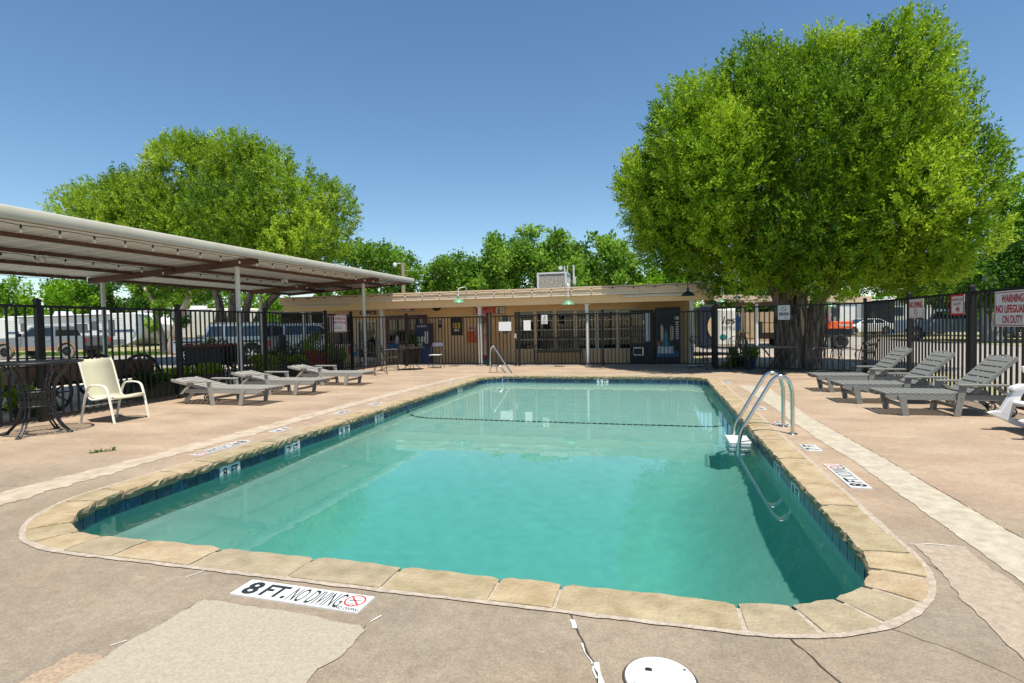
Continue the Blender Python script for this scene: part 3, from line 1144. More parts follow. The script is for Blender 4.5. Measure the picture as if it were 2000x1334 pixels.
for j in range(NY):
    for i in range(NX):
        if sdf(float(XX[j, i]) + 0.02, float(YY[j, i]) + 0.02) > -0.06:
            a = j * (NX + 1) + i
            wb_.f.append((a, a + 1, a + NX + 2, a + NX + 1))
water = wb_.build('pool_water', None, smooth=True)
water.data.materials.append(wm)
tag(water, kind='structure')
water.cycles.is_caustics_caster = True
vm = bpy.data.materials.new('water_body')
vm.use_nodes = True
nt = vm.node_tree
nt.nodes.remove(nt.nodes['Principled BSDF'])
va = nt.nodes.new('ShaderNodeVolumeAbsorption')
va.inputs[0].default_value = (0.085, 0.79, 0.77, 1)
va.inputs[1].default_value = 0.66
nt.links.new(va.outputs[0], nt.nodes['Material Output'].inputs['Volume'])
vb = MB()
vb.box((PX0 - 0.035, PY0 - 0.035, -3.0), (PX1 + 0.035, PY1 + 0.035, WZ + 0.008))
o = vb.build('pool_water_body', None)
o.data.materials.append(vm)
tag(o, kind='structure')
for o in [basin_wall, basin_floor] + [c for c in bpy.data.objects if c.parent == basin]:
    o.cycles.is_caustics_receiver = True


# ================================================================== fences
def picket_mesh(h):
    mb = MB()
    mb.box((-0.0125, -0.0125, 0.0), (0.0125, 0.0125, h))
    return mb.mesh('picket', 'fence_metal')


def fence(name, label, pts, h, posts, sp=0.118, cat='fence', z0=0.075, closed_ends=True, skip=(), postw=0.072, rails=None):
    """an iron picket fence along the line pts (x, y); posts: distances along the line that carry a post"""
    root = thing(name, label, cat, (pts[0][0], pts[0][1], 0))
    P = [Vector((x - pts[0][0], y - pts[0][1], 0)) for x, y in pts]
    me = picket_mesh(h - z0)
    acc = 0
    for i in range(len(P) - 1):
        d = P[i + 1] - P[i]
        L = d.length
        d.normalize()
        ang = math.atan2(d.y, d.x)
        for z, hh in rails or ((z0, 0.036), (h - 0.02, 0.042)):
            mb = MB()
            mb.bar(P[i] + Vector((0, 0, z)), P[i + 1] + Vector((0, 0, z)), 0.034, hh)
            mb.build('rail', 'fence_metal', root)
        n = int(L / sp)
        for k in range(n):
            t = (k + 0.5) * L / n
            if any(abs(acc + t - q) < 0.06 for q in posts):
                continue
            p = P[i] + d * t
            put(me, 'picket', root, (p.x, p.y, z0), (0, 0, ang))
        for q in posts:
            if acc - 1e-6 <= q <= acc + L + 1e-6 and not (q > acc + L - 1e-6 and i < len(P) - 2):
                p = P[i] + d * (q - acc)
                mb = MB()
                w = postw / 2
                mb.box((-w, -w, 0), (w, w, h + 0.06))
                mb.box((-w - 0.008, -w - 0.008, h + 0.06), (w + 0.008, w + 0.008, h + 0.085))
                mb.v += [(0, 0, h + 0.115)]
                k8 = len(mb.v) - 1
                mb.f += [(k8 - 4, k8 - 3, k8), (k8 - 1, k8 - 2, k8), (k8 - 3, k8 - 1, k8), (k8 - 2, k8 - 4, k8)]
                o = mb.build('post', 'fence_metal', root)
                o.location = p
                o.rotation_euler = (0, 0, ang)
        acc += L
    return root


def dist(*p):
    return sum(math.hypot(p[i + 1][0] - p[i][0], p[i + 1][1] - p[i][1]) for i in range(len(p) - 1))


FA, FB, FC = (-9.33, 3.4), (-9.95, 16.3), (-8.7, 17.92)
lf = fence('iron_fence', 'black iron picket fence along the left of the deck in front of the planters', [FA, FB], 1.86, [0.3, 2.99, 5.71, 8.49, 11.34, dist(FA, FB)], sp=0.13)
fence('iron_fence', 'short angled run of black picket fence beside the office entrance', [FB, FC], 1.79, [dist(FB, FC)])
fence('iron_fence', 'black picket fence in front of the notice board and red bottle sign', [FC, (-5.62, 17.92)], 1.73, [dist(FC, (-5.62, 17.92)) - 0.02])
fence('pool_gate', 'black picket gate with a latch in front of the tan wall by the porch post', [(-5.54, 17.92), (-4.62, 17.92)], 1.73, [0.02, 0.9], postw=0.04, cat='gate')
g0 = bpy.data.objects['pool_gate']
mb = MB()
mb.box((0.86, -0.06, 0.95), (0.95, -0.025, 1.1))
mb.lathe([(0.001, -0.1), (0.03, -0.095), (0.035, -0.07), (0.02, -0.05), (0.02, -0.03)], 10, (0.9, 0, 1.06), 'y')
mb.build('latch', 'bolt', g0)
fence('iron_fence', 'long black picket fence in front of the office windows and vending machines', [(-4.54, 17.92), (1.72, 17.92)], 1.74, [0.02, 2.85, 6.24])
fence('iron_fence', 'one metre return of black fence joining the wide corner post', [(1.72, 17.86), (1.66, 16.95)], 1.76, [0.86], postw=0.1)
RA, RB, RC = (1.68, 16.85), (5.05, 15.38), (5.0, 3.0)
fence('iron_fence', 'angled black picket fence in front of the big juniper trunk', [RA, RB], 1.8, [0.02, dist(RA, RB)], sp=0.125)
fence('iron_fence', 'black picket fence along the right of the deck behind the grey loungers', [(5.05, 15.3), RC], 1.81, [2.4, 4.7, 7.2, 9.7], sp=0.132)


# ------------------------------------------------------------------ signs
def sign(name, label, w, h, loc, rz, frame=None, face='sign_white', fw=0.012, inset=0.015, cat='sign', group=None):
    root = thing(name, label, cat, loc, rz, group)
    mb = MB()
    mb.box((-w / 2, -0.004, -h / 2), (w / 2, 0.004, h / 2))
    mb.build('panel', face, root, bevel=0.002)
    if frame:
        mb = MB()
        a, b = w / 2 - inset, h / 2 - inset
        for lo, hi in (((-a, -0.0065, b - fw), (a, -0.0055, b)), ((-a, -0.0065, -b), (a, -0.0055, -b + fw)), ((-a, -0.0065, -b + fw), (-a + fw, -0.0055, b - fw)), ((a - fw, -0.0065, -b + fw), (a, -0.0055, b - fw))):
            mb.box(lo, hi)
        mb.build('border', frame, root)
    return root


def no_circle(parent, r, loc, material, rot=(R(90), 0, 0), w=0.012, z=0.0065):
    v, f = ring_flat(r, w)
    mb = MB()
    mb.add([(x, y, z) for x, y, _ in v], f)
    c = math.cos(R(-45))
    rr = r - w * 0.5
    dx, dy = rr * c, -rr * c
    q = w * 0.35
    mb.add([(-dx - q, -dy - q, z + 0.0004), (-dx + q, -dy + q, z + 0.0004), (dx + q, dy + q, z + 0.0004), (dx - q, dy - q, z + 0.0004)], [(0, 3, 2, 1)])
    o = mb.build('prohibition_ring', material, parent, fix=False)
    o.location = loc
    o.rotation_euler = rot
    return o


# sign on the left fence
p = AX(683, 635, -9.9 + 0.06)
s = sign('emergency_sign', 'white and red emergency phone sign hung on the left fence', 0.62, 0.56, (-9.86, 15.4, 1.56), R(68), 'sign_red', 'sign_white', 0.018, 0.018)
text('IN CASE OF EMERGENCY DIAL', 0.53, 0.085, 'sign_red', s, (0, -0.005, 0.155), bold=0.02)
text('911 EMERGENCY PHONE ONLY', 0.48, 0.085, 'sign_red', s, (-0.03, -0.005, 0.03), bold=0.02)
text('EMERGENCY', 0.24, 0.045, 'faded_ink', s, (0, -0.005, -0.09))
mb = MB()
for k in range(9):
    mb.box((-0.15 + k * 0.034, -0.0062, -0.175), (-0.128 + k * 0.034, -0.005, -0.135))
mb.build('faded_print', 'faded_ink', s)
mb = MB()
mb.lathe([(0.03, -0.0065), (0.03, -0.0055)], 14, (0.24, 0, 0.02), 'y')
mb.build('red_dot', 'sign_bright_red', s)
# signs on the right fence
RZR = R(-90) + R(0.2)
s = sign('no_diving_sign', 'white sign reading NO DIVING with a red ring on the right fence', 0.6, 0.37, (4.98, 12.45, 1.575), RZR, 'sign_red', 'sign_white', 0.006, 0.012)
text('NO DIVING', 0.53, 0.125, 'sign_red', s, (0, -0.005, 0.075), bold=0.035)
no_circle(s, 0.07, (0, 0, -0.075), 'sign_red')
s = sign('load_limit_sign', 'small red edged maximum user load limit sign next to a fence post', 0.42, 0.345, (4.98, 10.92, 1.6), RZR, 'sign_bright_red', 'sign_grey', 0.03, 0.0)
text('MAXIMUM USER', 0.33, 0.05, 'sign_red', s, (0, -0.005, 0.09))
text('LOAD LIMIT:', 0.25, 0.05, 'sign_red', s, (0, -0.005, 0.015))
text('48', 0.12, 0.085, 'sign_red', s, (0.01, -0.005, -0.075), bold=0.02)
s = sign('lifeguard_sign', 'large white warning sign about no lifeguard at the right edge of the fence', 0.85, 0.52, (4.96, 9.4, 1.5), RZR, 'sign_red', 'sign_white', 0.012, 0.014)
text('WARNING', 0.5, 0.12, 'sign_red', s, (0, -0.005, 0.15), bold=0.03)
text('NO LIFEGUARD', 0.76, 0.12, 'sign_red', s, (0, -0.005, -0.002), bold=0.03)
text('ON DUTY', 0.46, 0.12, 'sign_red', s, (0, -0.005, -0.155), bold=0.02)
# on the angled fence before the trunk
ad = math.atan2(RB[1] - RA[1], RB[0] - RA[0])
p = AY(1530, 610, 16.2)
s = sign('no_smoking_sign', 'small pale no smoking sign on the angled fence before the trunk', 0.3, 0.39, (3.34, 16.06, 1.6), ad, None, 'sign_grey')
no_circle(s, 0.065, (0, 0, 0.1), 'ink', w=0.01)
mb = MB()
mb.box((-0.12, -0.0062, -0.08), (0.12, -0.0052, -0.005))
mb.build('black_band', 'ink', s)
text('NO SMOKING', 0.22, 0.04, 'sign_white', s, (0, -0.0068, -0.042), bold=0.02)
text('AREA', 0.08, 0.025, 'ink', s, (0.05, -0.005, -0.14))
# papers and the small sign on the gate
s = sign('notice_paper', 'blank white notice taped across the pool gate', 0.44, 0.31, (-5.0, 17.88, 1.36), 0, None, 'paper', cat='notice')
s = sign('notice_paper', 'narrow white paper hung beside the gate latch before the first window', 0.25, 0.34, (-4.22, 17.88, 1.38), 0, None, 'paper', cat='notice')
s = sign('pool_rules_sign', 'small pale sign with a running figure on the fence before the second window', 0.21, 0.3, (-3.62, 17.88, 1.565), 0, None, 'sign_white')
mb = MB()
mb.lathe([(0.018, -0.0065), (0.018, -0.0055)], 10, (0.02, 0, 0.1), 'y')
for a, b in (((0.01, 0.08), (-0.02, 0.03)), ((-0.02, 0.03), (0.03, 0.0)), ((-0.02, 0.03), (-0.05, -0.01)), ((0.01, 0.075), (0.05, 0.05)), ((0.01, 0.075), (-0.03, 0.07))):
    mb.bar((a[0], -0.006, a[1]), (b[0], -0.006, b[1]), 0.002, 0.012, up=(0, 1, 0))
mb.build('figure', 'ink', s)
text('WALK DO NOT', 0.16, 0.035, 'ink', s, (0, -0.005, -0.06), bold=0.02)
text('RUN', 0.08, 0.035, 'ink', s, (0, -0.005, -0.11), bold=0.02)


# deck depth markers: rows of six inch tiles set in the deck
def deck_marker(label, c, rz, body, full=False):
    """c: centre on the deck; rz turns the reading direction"""
    nums = body.split()
    n = 5 if full else 2
    w = 0.155
    root = thing('depth_marker', label, 'depth marker', (c[0], c[1], 0.0), rz, 'depth markers set in the deck')
    mb = MB()
    mb.box((-w / 2 + 0.0015, -w * 0.52, 0), (w / 2 - 0.0015, w * 0.52, 0.008))
    me = mb.mesh('marker_tile', 'tile_white')
    for k in range(n):
        put(me, 'marker_tile', root, ((k - (n - 1) / 2) * w, 0, 0))
    x0 = -(n - 1) / 2 * w
    flat = (0, 0, 0)
    z = 0.0085
    text(nums[0], 0.088, 0.132, 'ink', root, (x0 + 0.005, 0, z), flat, bold=0.035, depth=0.0)
    if full:
        text('FT.', 0.155, 0.118, 'ink', root, (x0 + w * 1.02, 0, z), flat, bold=0.03, depth=0.0)
        text('NO DIVING', 0.31, 0.132, 'ink', root, (x0 + w * 2.62, 0, z), flat, bold=0.005, depth=0.0)
        text('NO DIVING', 0.135, 0.027, 'ink', root, (x0 + w * 4, -0.06, z), flat, bold=0.02, depth=0.0)
        no_circle(root, 0.056, (x0 + w * 4, 0.017, z - 0.0065), 'sign_bright_red', flat, w=0.009)
        text('SHALLOW', 0.062, 0.01, 'ink', root, (x0 + w * 4, -0.01, z + 0.0002), flat, depth=0.0)
        text('WATER', 0.045, 0.01, 'ink', root, (x0 + w * 4, -0.024, z + 0.0002), flat, depth=0.0)
        mb = MB()
        mb.bar((x0 + w * 4 - 0.03, 0.012, z + 0.0003), (x0 + w * 4 + 0.03, 0.032, z + 0.0003), 0.006, 0.0002)
        mb.build('diver', 'ink', root)
    else:
        text('FT', 0.11, 0.12, 'ink', root, (x0 + w, 0, z), flat, bold=0.03, depth=0.0)
    return root


deck_marker('long eight foot no diving marker at the near end of the pool', (-1.81, 2.415), R(-1.7), '8 FT', True)
deck_marker('eight foot no diving marker on the right side of the pool', (1.62, 5.39), R(90), '8 FT', True)
deck_marker('eight foot no diving marker on the left side of the pool', (-5.02, 5.32), R(-92), '8 FT', True)
deck_marker('seven foot marker beside the ladder on the right side of the pool', (1.61, 6.49), R(90), '7 FT')
deck_marker('five foot marker behind the ladder posts on the right', (1.63, 7.95), R(90), '5 FT')
deck_marker('four foot marker beyond the ladder on the right', (1.58, 9.3), R(90), '4 FT')
deck_marker('three foot marker at the far right corner of the pool', (1.55, 13.1), R(90), '3 FT')
deck_marker('seven foot marker on the left beside the long white strip', (-5.07, 6.42), R(-91), '7 FT')
deck_marker('five foot marker on the left deck halfway along the pool', (-5.07, 7.95), R(-91), '5 FT')
deck_marker('four foot marker on the left deck beyond the five foot marker', (-4.99, 8.95), R(-91), '4 FT')
deck_marker('three foot marker on the left deck near the far corner', (-4.96, 12.8), R(-91), '3 FT')

# skimmer lid in the near deck
mat('lid_plastic', (0.56, 0.56, 0.54), 0.45, 0, 0.05, 12, col2=(0.64, 0.64, 0.62))
lid = thing('skimmer_lid', 'round white skimmer lid in the near deck', 'lid', (0.0, 2.155, 0.0))
mb = MB()
mb.lathe([(0.132, 0.0), (0.136, 0.004), (0.134, 0.009), (0.128, 0.0105), (0.001, 0.012)], 48)
mb.build('cover', 'lid_plastic', lid, smooth='auto')
mb = MB()
mb.lathe([(0.1365, 0.0), (0.1365, 0.005), (0.142, 0.005), (0.146, 0.0)], 48, caps=False)
mb.build('rim', 'crack', lid)
for k in range(2):
    mb = MB()
    mb.lathe([(0.006, 0.0), (0.006, 0.0135), (0.001, 0.014)], 10, (0.115 * math.cos(0.6 + PI * k), 0.115 * math.sin(0.6 + PI * k), 0))
    mb.build('screw', 'bolt', lid)
mb = MB()
mb.box((-0.058, 0.028, 0.011), (-0.03, 0.046, 0.0125))
mb.box((-0.052, 0.03, 0.0125), (-0.034, 0.04, 0.018))
mb.build('finger_hole', 'ink', lid)

# ------------------------------------------------------------------ ladder and hand rail
lad = thing('pool_ladder', 'stainless steel pool ladder with white steps on the right wall', 'ladder', (1.6, 7.25, 0))
LK = [(0.0, 0.0), (0.0, 0.3), (-0.005, 0.52), (-0.045, 0.655), (-0.13, 0.71), (-0.215, 0.67), (-0.285, 0.56), (-0.53, 0.12), (-0.585, 0.0), (-0.61, -0.12), (-0.615, -0.4), (-0.615, -1.25)]
for y, nm in ((0.0, 'near'), (0.5, 'far')):
    mb = MB()
    pts = [(x, y, z) for x, z in LK]
    mb.tube([(0, y, 0.0), (0, y, 0.3)] + [tuple(p) for p in curve_pts(pts[2:-2], 6)] + [(-0.615, y, -0.4), (-0.615, y, -0.66)], 0.0235, 14)
    mb.build('rail', 'chrome', lad, smooth='auto')
    mb = MB()
    mb.lathe([(0.06, 0.0), (0.06, 0.006), (0.05, 0.014), (0.026, 0.018)], 20, (0, y, 0.0))
    mb.build('escutcheon', 'chrome', lad, smooth='auto')
for k, z in enumerate((-0.13, -0.36, -0.6)):
    mb = MB()
    mb.box((-0.72, 0.02, z - 0.02), (-0.45, 0.48, z))
    mb.box((-0.72, 0.025, z - 0.1), (-0.705, 0.475, z - 0.02))
    mb.box((-0.465, 0.025, z - 0.1), (-0.45, 0.475, z - 0.02))
    for yy in (0.022, 0.463):
        mb.box((-0.705, yy, z - 0.1), (-0.465, yy + 0.015, z - 0.02))
    o = mb.build('step', 'white_gloss', lad, bevel=0.004)
    o.cycles.is_caustics_receiver = True
hr = thing('hand_rail', 'bent steel grab rail leading into the shallow end by the gate', 'hand rail', (-4.45, 14.72, 0))
g0 = AZ(958, 728)
hr.location = (g0.x, g0.y, 0)
d = Vector((0.97, -0.24, 0)).normalized()
K2 = [(0.0, 0.0), (0.0, 0.4), (0.02, 0.68), (0.09, 0.78), (0.17, 0.72), (0.55, 0.22), (0.72, 0.0), (0.75, -0.1), (0.68, -0.14), (0.58, -0.08), (0.36, 0.17), (0.28, 0.205), (0.16, 0.2), (0.03, 0.19)]
mb = MB()
mb.tube(curve_pts([(d.x * a, d.y * a, b) for a, b in K2], 6), 0.0235, 12)
mb.tube([(d.x * 0.22, d.y * 0.22, 0.2), (d.x * 0.22, d.y * 0.22, 0.0)], 0.0235, 12)
mb.build('rail', 'chrome', hr, smooth='auto')
for a in (0, 0.22):
    mb = MB()
    mb.lathe([(0.06, 0.0), (0.06, 0.006), (0.05, 0.014), (0.026, 0.018)], 18, (d.x * a, d.y * a, 0.0))
    mb.build('escutcheon', 'chrome', hr, smooth='auto')

# ================================================================== canopy over the left patio
CX0, CX1 = -14.65, -9.12                             # back and front edge of the roof
CY0, CY1 = 1.0, 19.25


def canz(x):
    return 3.07 + 0.052 * (x - CX1)                  # underside of the purlins


can = thing('patio_canopy', 'long sloping metal patio canopy on white posts over the left fence', 'canopy', (CX1, CY0, 0))
o0 = Vector((CX1, CY0, 0))
beamY = (5.2, 11.1, 17.0)
for Y in beamY:
    mb = MB()
    a, b = Vector((CX0 + 0.1, Y, canz(CX0) - 0.0)), Vector((CX1 - 0.15, Y, canz(CX1 - 0.15)))
    mb.bar(a - o0, b - o0, 0.1, 0.15)
    mb.build('beam', 'red_oxide', can)
    for X, zb in ((-9.85, 0.06), (-14.1, 0.02)):
        mb = MB()
        mb.lathe([(0.055, 0), (0.055, canz(X) - 0.085)], 16, (X - o0.x, Y - o0.y, 0))
        mb.build('post', 'white_paint', can, smooth='auto')
for X in (CX1 - 0.04, -10.35, -11.7, -13.05, CX0 + 0.06):
    mb = MB()
    z = canz(X) + 0.055
    w = 0.055
    segs_ = [CY0] + [y for y in beamY] + [CY1]
    for a, b in zip(segs_[:-1], segs_[1:]):
        a2 = a + (0.055 if a in beamY else 0)
        b2 = b - (0.055 if b in beamY else 0)
        mb.bar(Vector((X, a2, z)) - o0, Vector((X, b2, z)) - o0, w, 0.074)
    mb.build('purlin', 'red_oxide', can)
# roof panels: folded steel, one rib each
pw = 0.405
npan = int((CY1 - CY0) / pw)
pm = MB()
zA, zB = canz(CX0) + 0.094, canz(CX1) + 0.094
prof = [(0.0, 0.0), (0.31, 0.0), (0.335, 0.035), (0.375, 0.035), (0.4, 0.0)]
k = 0
for x, z in ((CX0 - CX1, zA), (0.0, zB)):
    pm.v += [(x, y, z + h) for y, h in prof] + [(x, y, z + h + 0.012) for y, h in prof]
for j in range(4):
    pm.f += [(j, j + 1, 10 + j + 1, 10 + j), (5 + j, 15 + j, 15 + j + 1, 5 + j + 1)]
pm.f += [(0, 10, 15, 5), (4, 9, 19, 14), (0, 5, 6, 1), (1, 6, 7, 2), (2, 7, 8, 3), (3, 8, 9, 4)]
pme = pm.mesh('roof_panel', 'roof_sheet')
for i in range(npan):
    put(pme, 'roof_panel', can, (0, i * pw + 0.02, 0))
# rolled gutter along the front and folded trim at the end
mb = MB()
gp = [(0.0, 0.025), (0.08, 0.0), (0.11, 0.01), (0.125, 0.05), (0.13, 0.16), (0.11, 0.195), (0.05, 0.21), (-0.02, 0.205)]
zf = canz(CX1) + 0.0
k = len(gp)
mb.v = [(x, 0, zf + z - 0.0) for x, z in gp] + [(x, CY1 - CY0 + 0.06, zf + z) for x, z in gp]
mb.f = [(i, i + 1, k + i + 1, k + i) for i in range(k - 1)] + [tuple(range(k))[::-1], tuple(k + i for i in range(k))]
mb.build('gutter', 'cream_metal', can, smooth='auto', fix=True)
mb = MB()
mb.bar(Vector((CX0, CY1 + 0.03, canz(CX0) + 0.06)) - o0, Vector((CX1, CY1 + 0.03, canz(CX1) + 0.06)) - o0, 0.04, 0.14)
mb.build('end_trim', 'red_oxide', can)


# ------------------------------------------------------------------ strings of light bulbs
def bulb_meshes(s=1.0):
    a, b = MB(), MB()
    a.lathe([(0.004 * s, 0.0), (0.014 * s, -0.01 * s), (0.017 * s, -0.02 * s), (0.017 * s, -0.06 * s), (0.013 * s, -0.066 * s)], 10)
    b.lathe([(0.012 * s, -0.066 * s), (0.019 * s, -0.085 * s), (0.024 * s, -0.105 * s), (0.02 * s, -0.128 * s), (0.003 * s, -0.138 * s)], 10)
    return a.mesh('socket', 'black_metal', True), b.mesh('bulb', 'bulb_glass', True)


SK, BL = bulb_meshes(0.95)
SK2, BL2 = bulb_meshes(0.95)


def light_string(label, a, b, sp, sag, sk=SK, bl=BL, r=0.006, drop=0.0):
    a, b = Vector(a), Vector(b)
    n = int((b - a).length / sp)
    root = thing('light_string', label, 'string lights', a)
    pts = []
    for i in range(n + 1):
        p = (b - a) * (i / n)
        pts.append(p)
        if i < n:
            pts.append((b - a) * ((i + 0.5) / n) + Vector((0, 0, -sag * random.uniform(0.3, 1.2))))
    mb = MB()
    mb.tube(pts, r, 5)
    mb.build('cable', 'black_metal', root)
    for i in range(n):
        p = (b - a) * ((i + 0.5) / n) + Vector((0, 0, -drop))
        o = put(sk, 'socket', root, p)
        o2 = put(bl, 'bulb', o)
    return root


light_string('string of clear bulbs along the front edge of the patio canopy', (CX1 - 0.12, 3.0, canz(CX1) - 0.01), (CX1 - 0.12, 19.1, canz(CX1) - 0.01), 0.545, 0.025)
light_string('string of clear bulbs along the middle purlin under the patio canopy', (-11.65, 3.6, canz(-11.65) - 0.01), (-11.65, 18.9, canz(-11.65) - 0.01), 0.56, 0.03)
light_string('string of clear bulbs along the back edge of the patio canopy', (CX0 + 0.1, 5.5, canz(CX0) - 0.0), (CX0 + 0.1, 18.9, canz(CX0) - 0.0), 0.6, 0.03)
# two small flood lights under the canopy
for X, Y in ((-11.6, 8.0), (-10.9, 14.3)):
    t = thing('flood_light', 'twin floodlight under the canopy roof near the fence end' if Y > 10 else 'twin floodlight hung from the canopy purlin at far left', 'floodlight', (X, Y, canz(X) - 0.0))
    mb = MB()
    mb.lathe([(0.05, 0.0), (0.05, -0.03)], 12)
    mb.build('base', 'white_gloss', t)
    for sx in (-1, 1):
        mb = MB()
        mb.tube([(0, 0, -0.02), (0.03 * sx, -0.03, -0.07), (0.06 * sx, -0.08, -0.1), (0.075 * sx, -0.11, -0.11)], [0.014, 0.02, 0.045, 0.05], 10)
        mb.build('lamp_head', 'white_gloss', t, smooth='auto')


# ================================================================== the office building
WY, FY, PY = 19.55, 17.75, 18.02                     # front wall, roof edge, porch posts
BX0, BX1, BY1 = -13.15, 1.12, 27.0
bld = thing('office_building', 'low tan office building with a porch on white posts behind the pool', 'building', (0, WY, 0))
O = Vector((0, WY, 0))


def W(px, py, Y=WY):
    p = AY(px, py, Y)
    return p.x, p.z


win = []
for a, b in ((1008, 1042), (1048, 1081), (1087, 1121), (1127, 1163), (1169, 1204), (1210, 1246)):
    win.append((W(a, 645)[0], W(b, 645)[0]))
wz0, wz1 = W(1120, 681)[1], 1.885
DOOR = (W(697, 650)[0], W(737, 650)[0], 1.7)
LWIN = (W(640, 650)[0], W(688, 650)[0], 0.75, 1.86)
NB_ = (W(757, 640)[0], W(832, 640)[0], 0.8, 1.8)
# wall around the openings
holes = [(DOOR[0], DOOR[1], 0.0, DOOR[2]), LWIN, (NB_[0], NB_[1], NB_[2], NB_[3])] + [(a, b, wz0, wz1) for a, b in win]
holes.sort()
H_ = 2.36
mb = MB()
x = BX0
for a, b, z0, z1 in holes:
    mb.box((x, 0, -0.05), (a, 0.16, H_))
    if z0 > 0:
        mb.box((a, 0, -0.05), (b, 0.16, z0))
    mb.box((a, 0, z1), (b, 0.16, H_))
    x = b
mb.box((x, 0, -0.05), (BX1, 0.16, H_))
mb.box((BX1 - 0.16, 0.16, -0.05), (BX1, BY1 - WY, H_))
mb.box((BX0, 0.16, -0.05), (BX0 + 0.16, BY1 - WY, H_))
mb.box((BX0 + 0.16, BY1 - WY - 0.16, -0.05), (BX1 - 0.16, BY1 - WY, H_))
mb.build('wall', 'tan_paint', bld)
for z in (0.4, 0.8, 1.2, 1.6, 2.05):                 # the board joints of the wall
    mb = MB()
    x = BX0
    for a, b, z0, z1 in holes:
        mb.box((x, -0.004, z), (a, 0.0, z + 0.008))
        if not z0 < z < z1:
            mb.box((a, -0.004, z), (b, 0.0, z + 0.008))
        x = b
    mb.box((x, -0.004, z), (BX1, 0.0, z + 0.008))
    mb.build('board_joint', 'wood_brown' if z < 0 else 'tan_paint', bld)
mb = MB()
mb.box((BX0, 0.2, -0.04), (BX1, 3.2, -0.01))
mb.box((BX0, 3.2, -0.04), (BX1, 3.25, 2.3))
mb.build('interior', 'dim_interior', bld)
mb = MB()
mb.box((BX0, -1.6, -0.03), (BX1 + 0.7, -0.002, 0.004))
mb.build('porch_slab', 'patio_concrete', bld)
# the six windows: frame, three glazing bars, four panes
gm = bpy.data.materials.new('window_glass')
gm.use_nodes = True
nt = gm.node_tree
nt.nodes.remove(nt.nodes['Principled BSDF'])
gl = nt.nodes.new('ShaderNodeBsdfGlossy')
gl.inputs['Roughness'].default_value = 0.02
tr = nt.nodes.new('ShaderNodeBsdfTransparent')
tr.inputs[0].default_value = (0.26, 0.29, 0.29, 1)
fr = nt.nodes.new('ShaderNodeFresnel')
fr.inputs[0].default_value = 1.75
mx = nt.nodes.new('ShaderNodeMixShader')
nt.links.new(fr.outputs[0], mx.inputs[0])
nt.links.new(tr.outputs[0], mx.inputs[1])
nt.links.new(gl.outputs[0], mx.inputs[2])
nt.links.new(mx.outputs[0], nt.nodes['Material Output'].inputs[0])
M['window_glass'] = gm


def window(a, b, z0, z1, rows, cols=1, y=0.0, parent=bld, fm='cream_trim', fw=0.035):
    mb = MB()
    mb.box((a - 0.03, y - 0.025, z0 - 0.04), (b + 0.03, y - 0.002, z0))
    mb.box((a - 0.03, y - 0.02, z1), (b + 0.03, y - 0.002, z1 + 0.04))
    mb.box((a - 0.03, y - 0.02, z0), (a, y - 0.002, z1))
    mb.box((b, y - 0.02, z0), (b + 0.03, y - 0.002, z1))
    f = mb.build('window', fm, parent)
    for k in range(1, rows):
        z = z0 + (z1 - z0) * k / rows
        mb = MB()
        mb.box((a, y + 0.03, z - 0.014), (b, y + 0.06, z + 0.014))
        mb.build('glazing_bar', fm, f)
    for k in range(1, cols):
        x = a + (b - a) * k / cols
        mb = MB()
        mb.box((x - 0.012, y + 0.031, z0), (x + 0.012, y + 0.059, z1))
        mb.build('glazing_bar', fm, f)
    for k in range(rows):
        for c in range(cols):
            mb = MB()
            za, zb = z0 + (z1 - z0) * k / rows + 0.012, z0 + (z1 - z0) * (k + 1) / rows - 0.012
            xa, xb = a + (b - a) * c / cols + 0.004, a + (b - a) * (c + 1) / cols - 0.004
            mb.add([(xa, y + 0.045, za), (xb, y + 0.045, za), (xb, y + 0.045, zb), (xa, y + 0.045, zb)], [(0, 1, 2, 3)])
            mb.build('pane', 'window_glass', f)
    return f


for a, b in win:
    window(a, b, wz0, wz1, 4)
window(*LWIN, 2, 2, fm='white_paint')
# goods on the shelves behind the glass
rg = random.Random(21)
shelf = MB()
for z in (0.75, 1.2, 1.6):
    shelf.box((win[0][0], 1.2, z), (win[-1][1], 1.5, z + 0.03))
shelf.build('shelf', 'tan_trim', bld)
for k in range(46):
    x = rg.uniform(win[0][0] + 0.1, win[-1][1] - 0.1)
    z = rg.choice((0.78, 1.23, 1.63))
    w_, h_ = rg.uniform(0.06, 0.2), rg.uniform(0.1, 0.3)
    mb = MB()
    mb.box((-w_ / 2, -0.06, 0), (w_ / 2, 0.06, h_))
    o = mb.build('shop_goods', rg.choice(('sign_bright_red', 'bright_blue', 'yellow', 'flower_pink', 'paper', 'leaf_lime', 'orange_paint', 'teal', 'paper', 'wood_brown')), bld, bevel=0.01)
    o.location = (x, rg.uniform(1.25, 1.42), z)
# office door
mb = MB()
a, b, z1 = DOOR
mb.box((a, -0.02, 0), (a + 0.07, 0.06, z1))
mb.box((b - 0.07, -0.02, 0), (b, 0.06, z1))
mb.box((a + 0.07, -0.02, z1 - 0.09), (b - 0.07, 0.06, z1))
mb.box((a + 0.07, 0.0, 0.02), (b - 0.07, 0.05, 0.22))
d_ = mb.build('door', 'white_paint', bld)
mb = MB()
mb.add([(a + 0.07, 0.03, 0.22), (b - 0.07, 0.03, 0.22), (b - 0.07, 0.03, z1 - 0.09), (a + 0.07, 0.03, z1 - 0.09)], [(0, 1, 2, 3)])
mb.build('pane', 'window_glass', d_)
mb = MB()
mb.tube([(b - 0.1, -0.02, 0.95), (b - 0.1, -0.06, 0.97), (b - 0.1, -0.06, 1.13), (b - 0.1, -0.02, 1.15)], 0.012, 8)
mb.build('handle', 'bolt', d_)
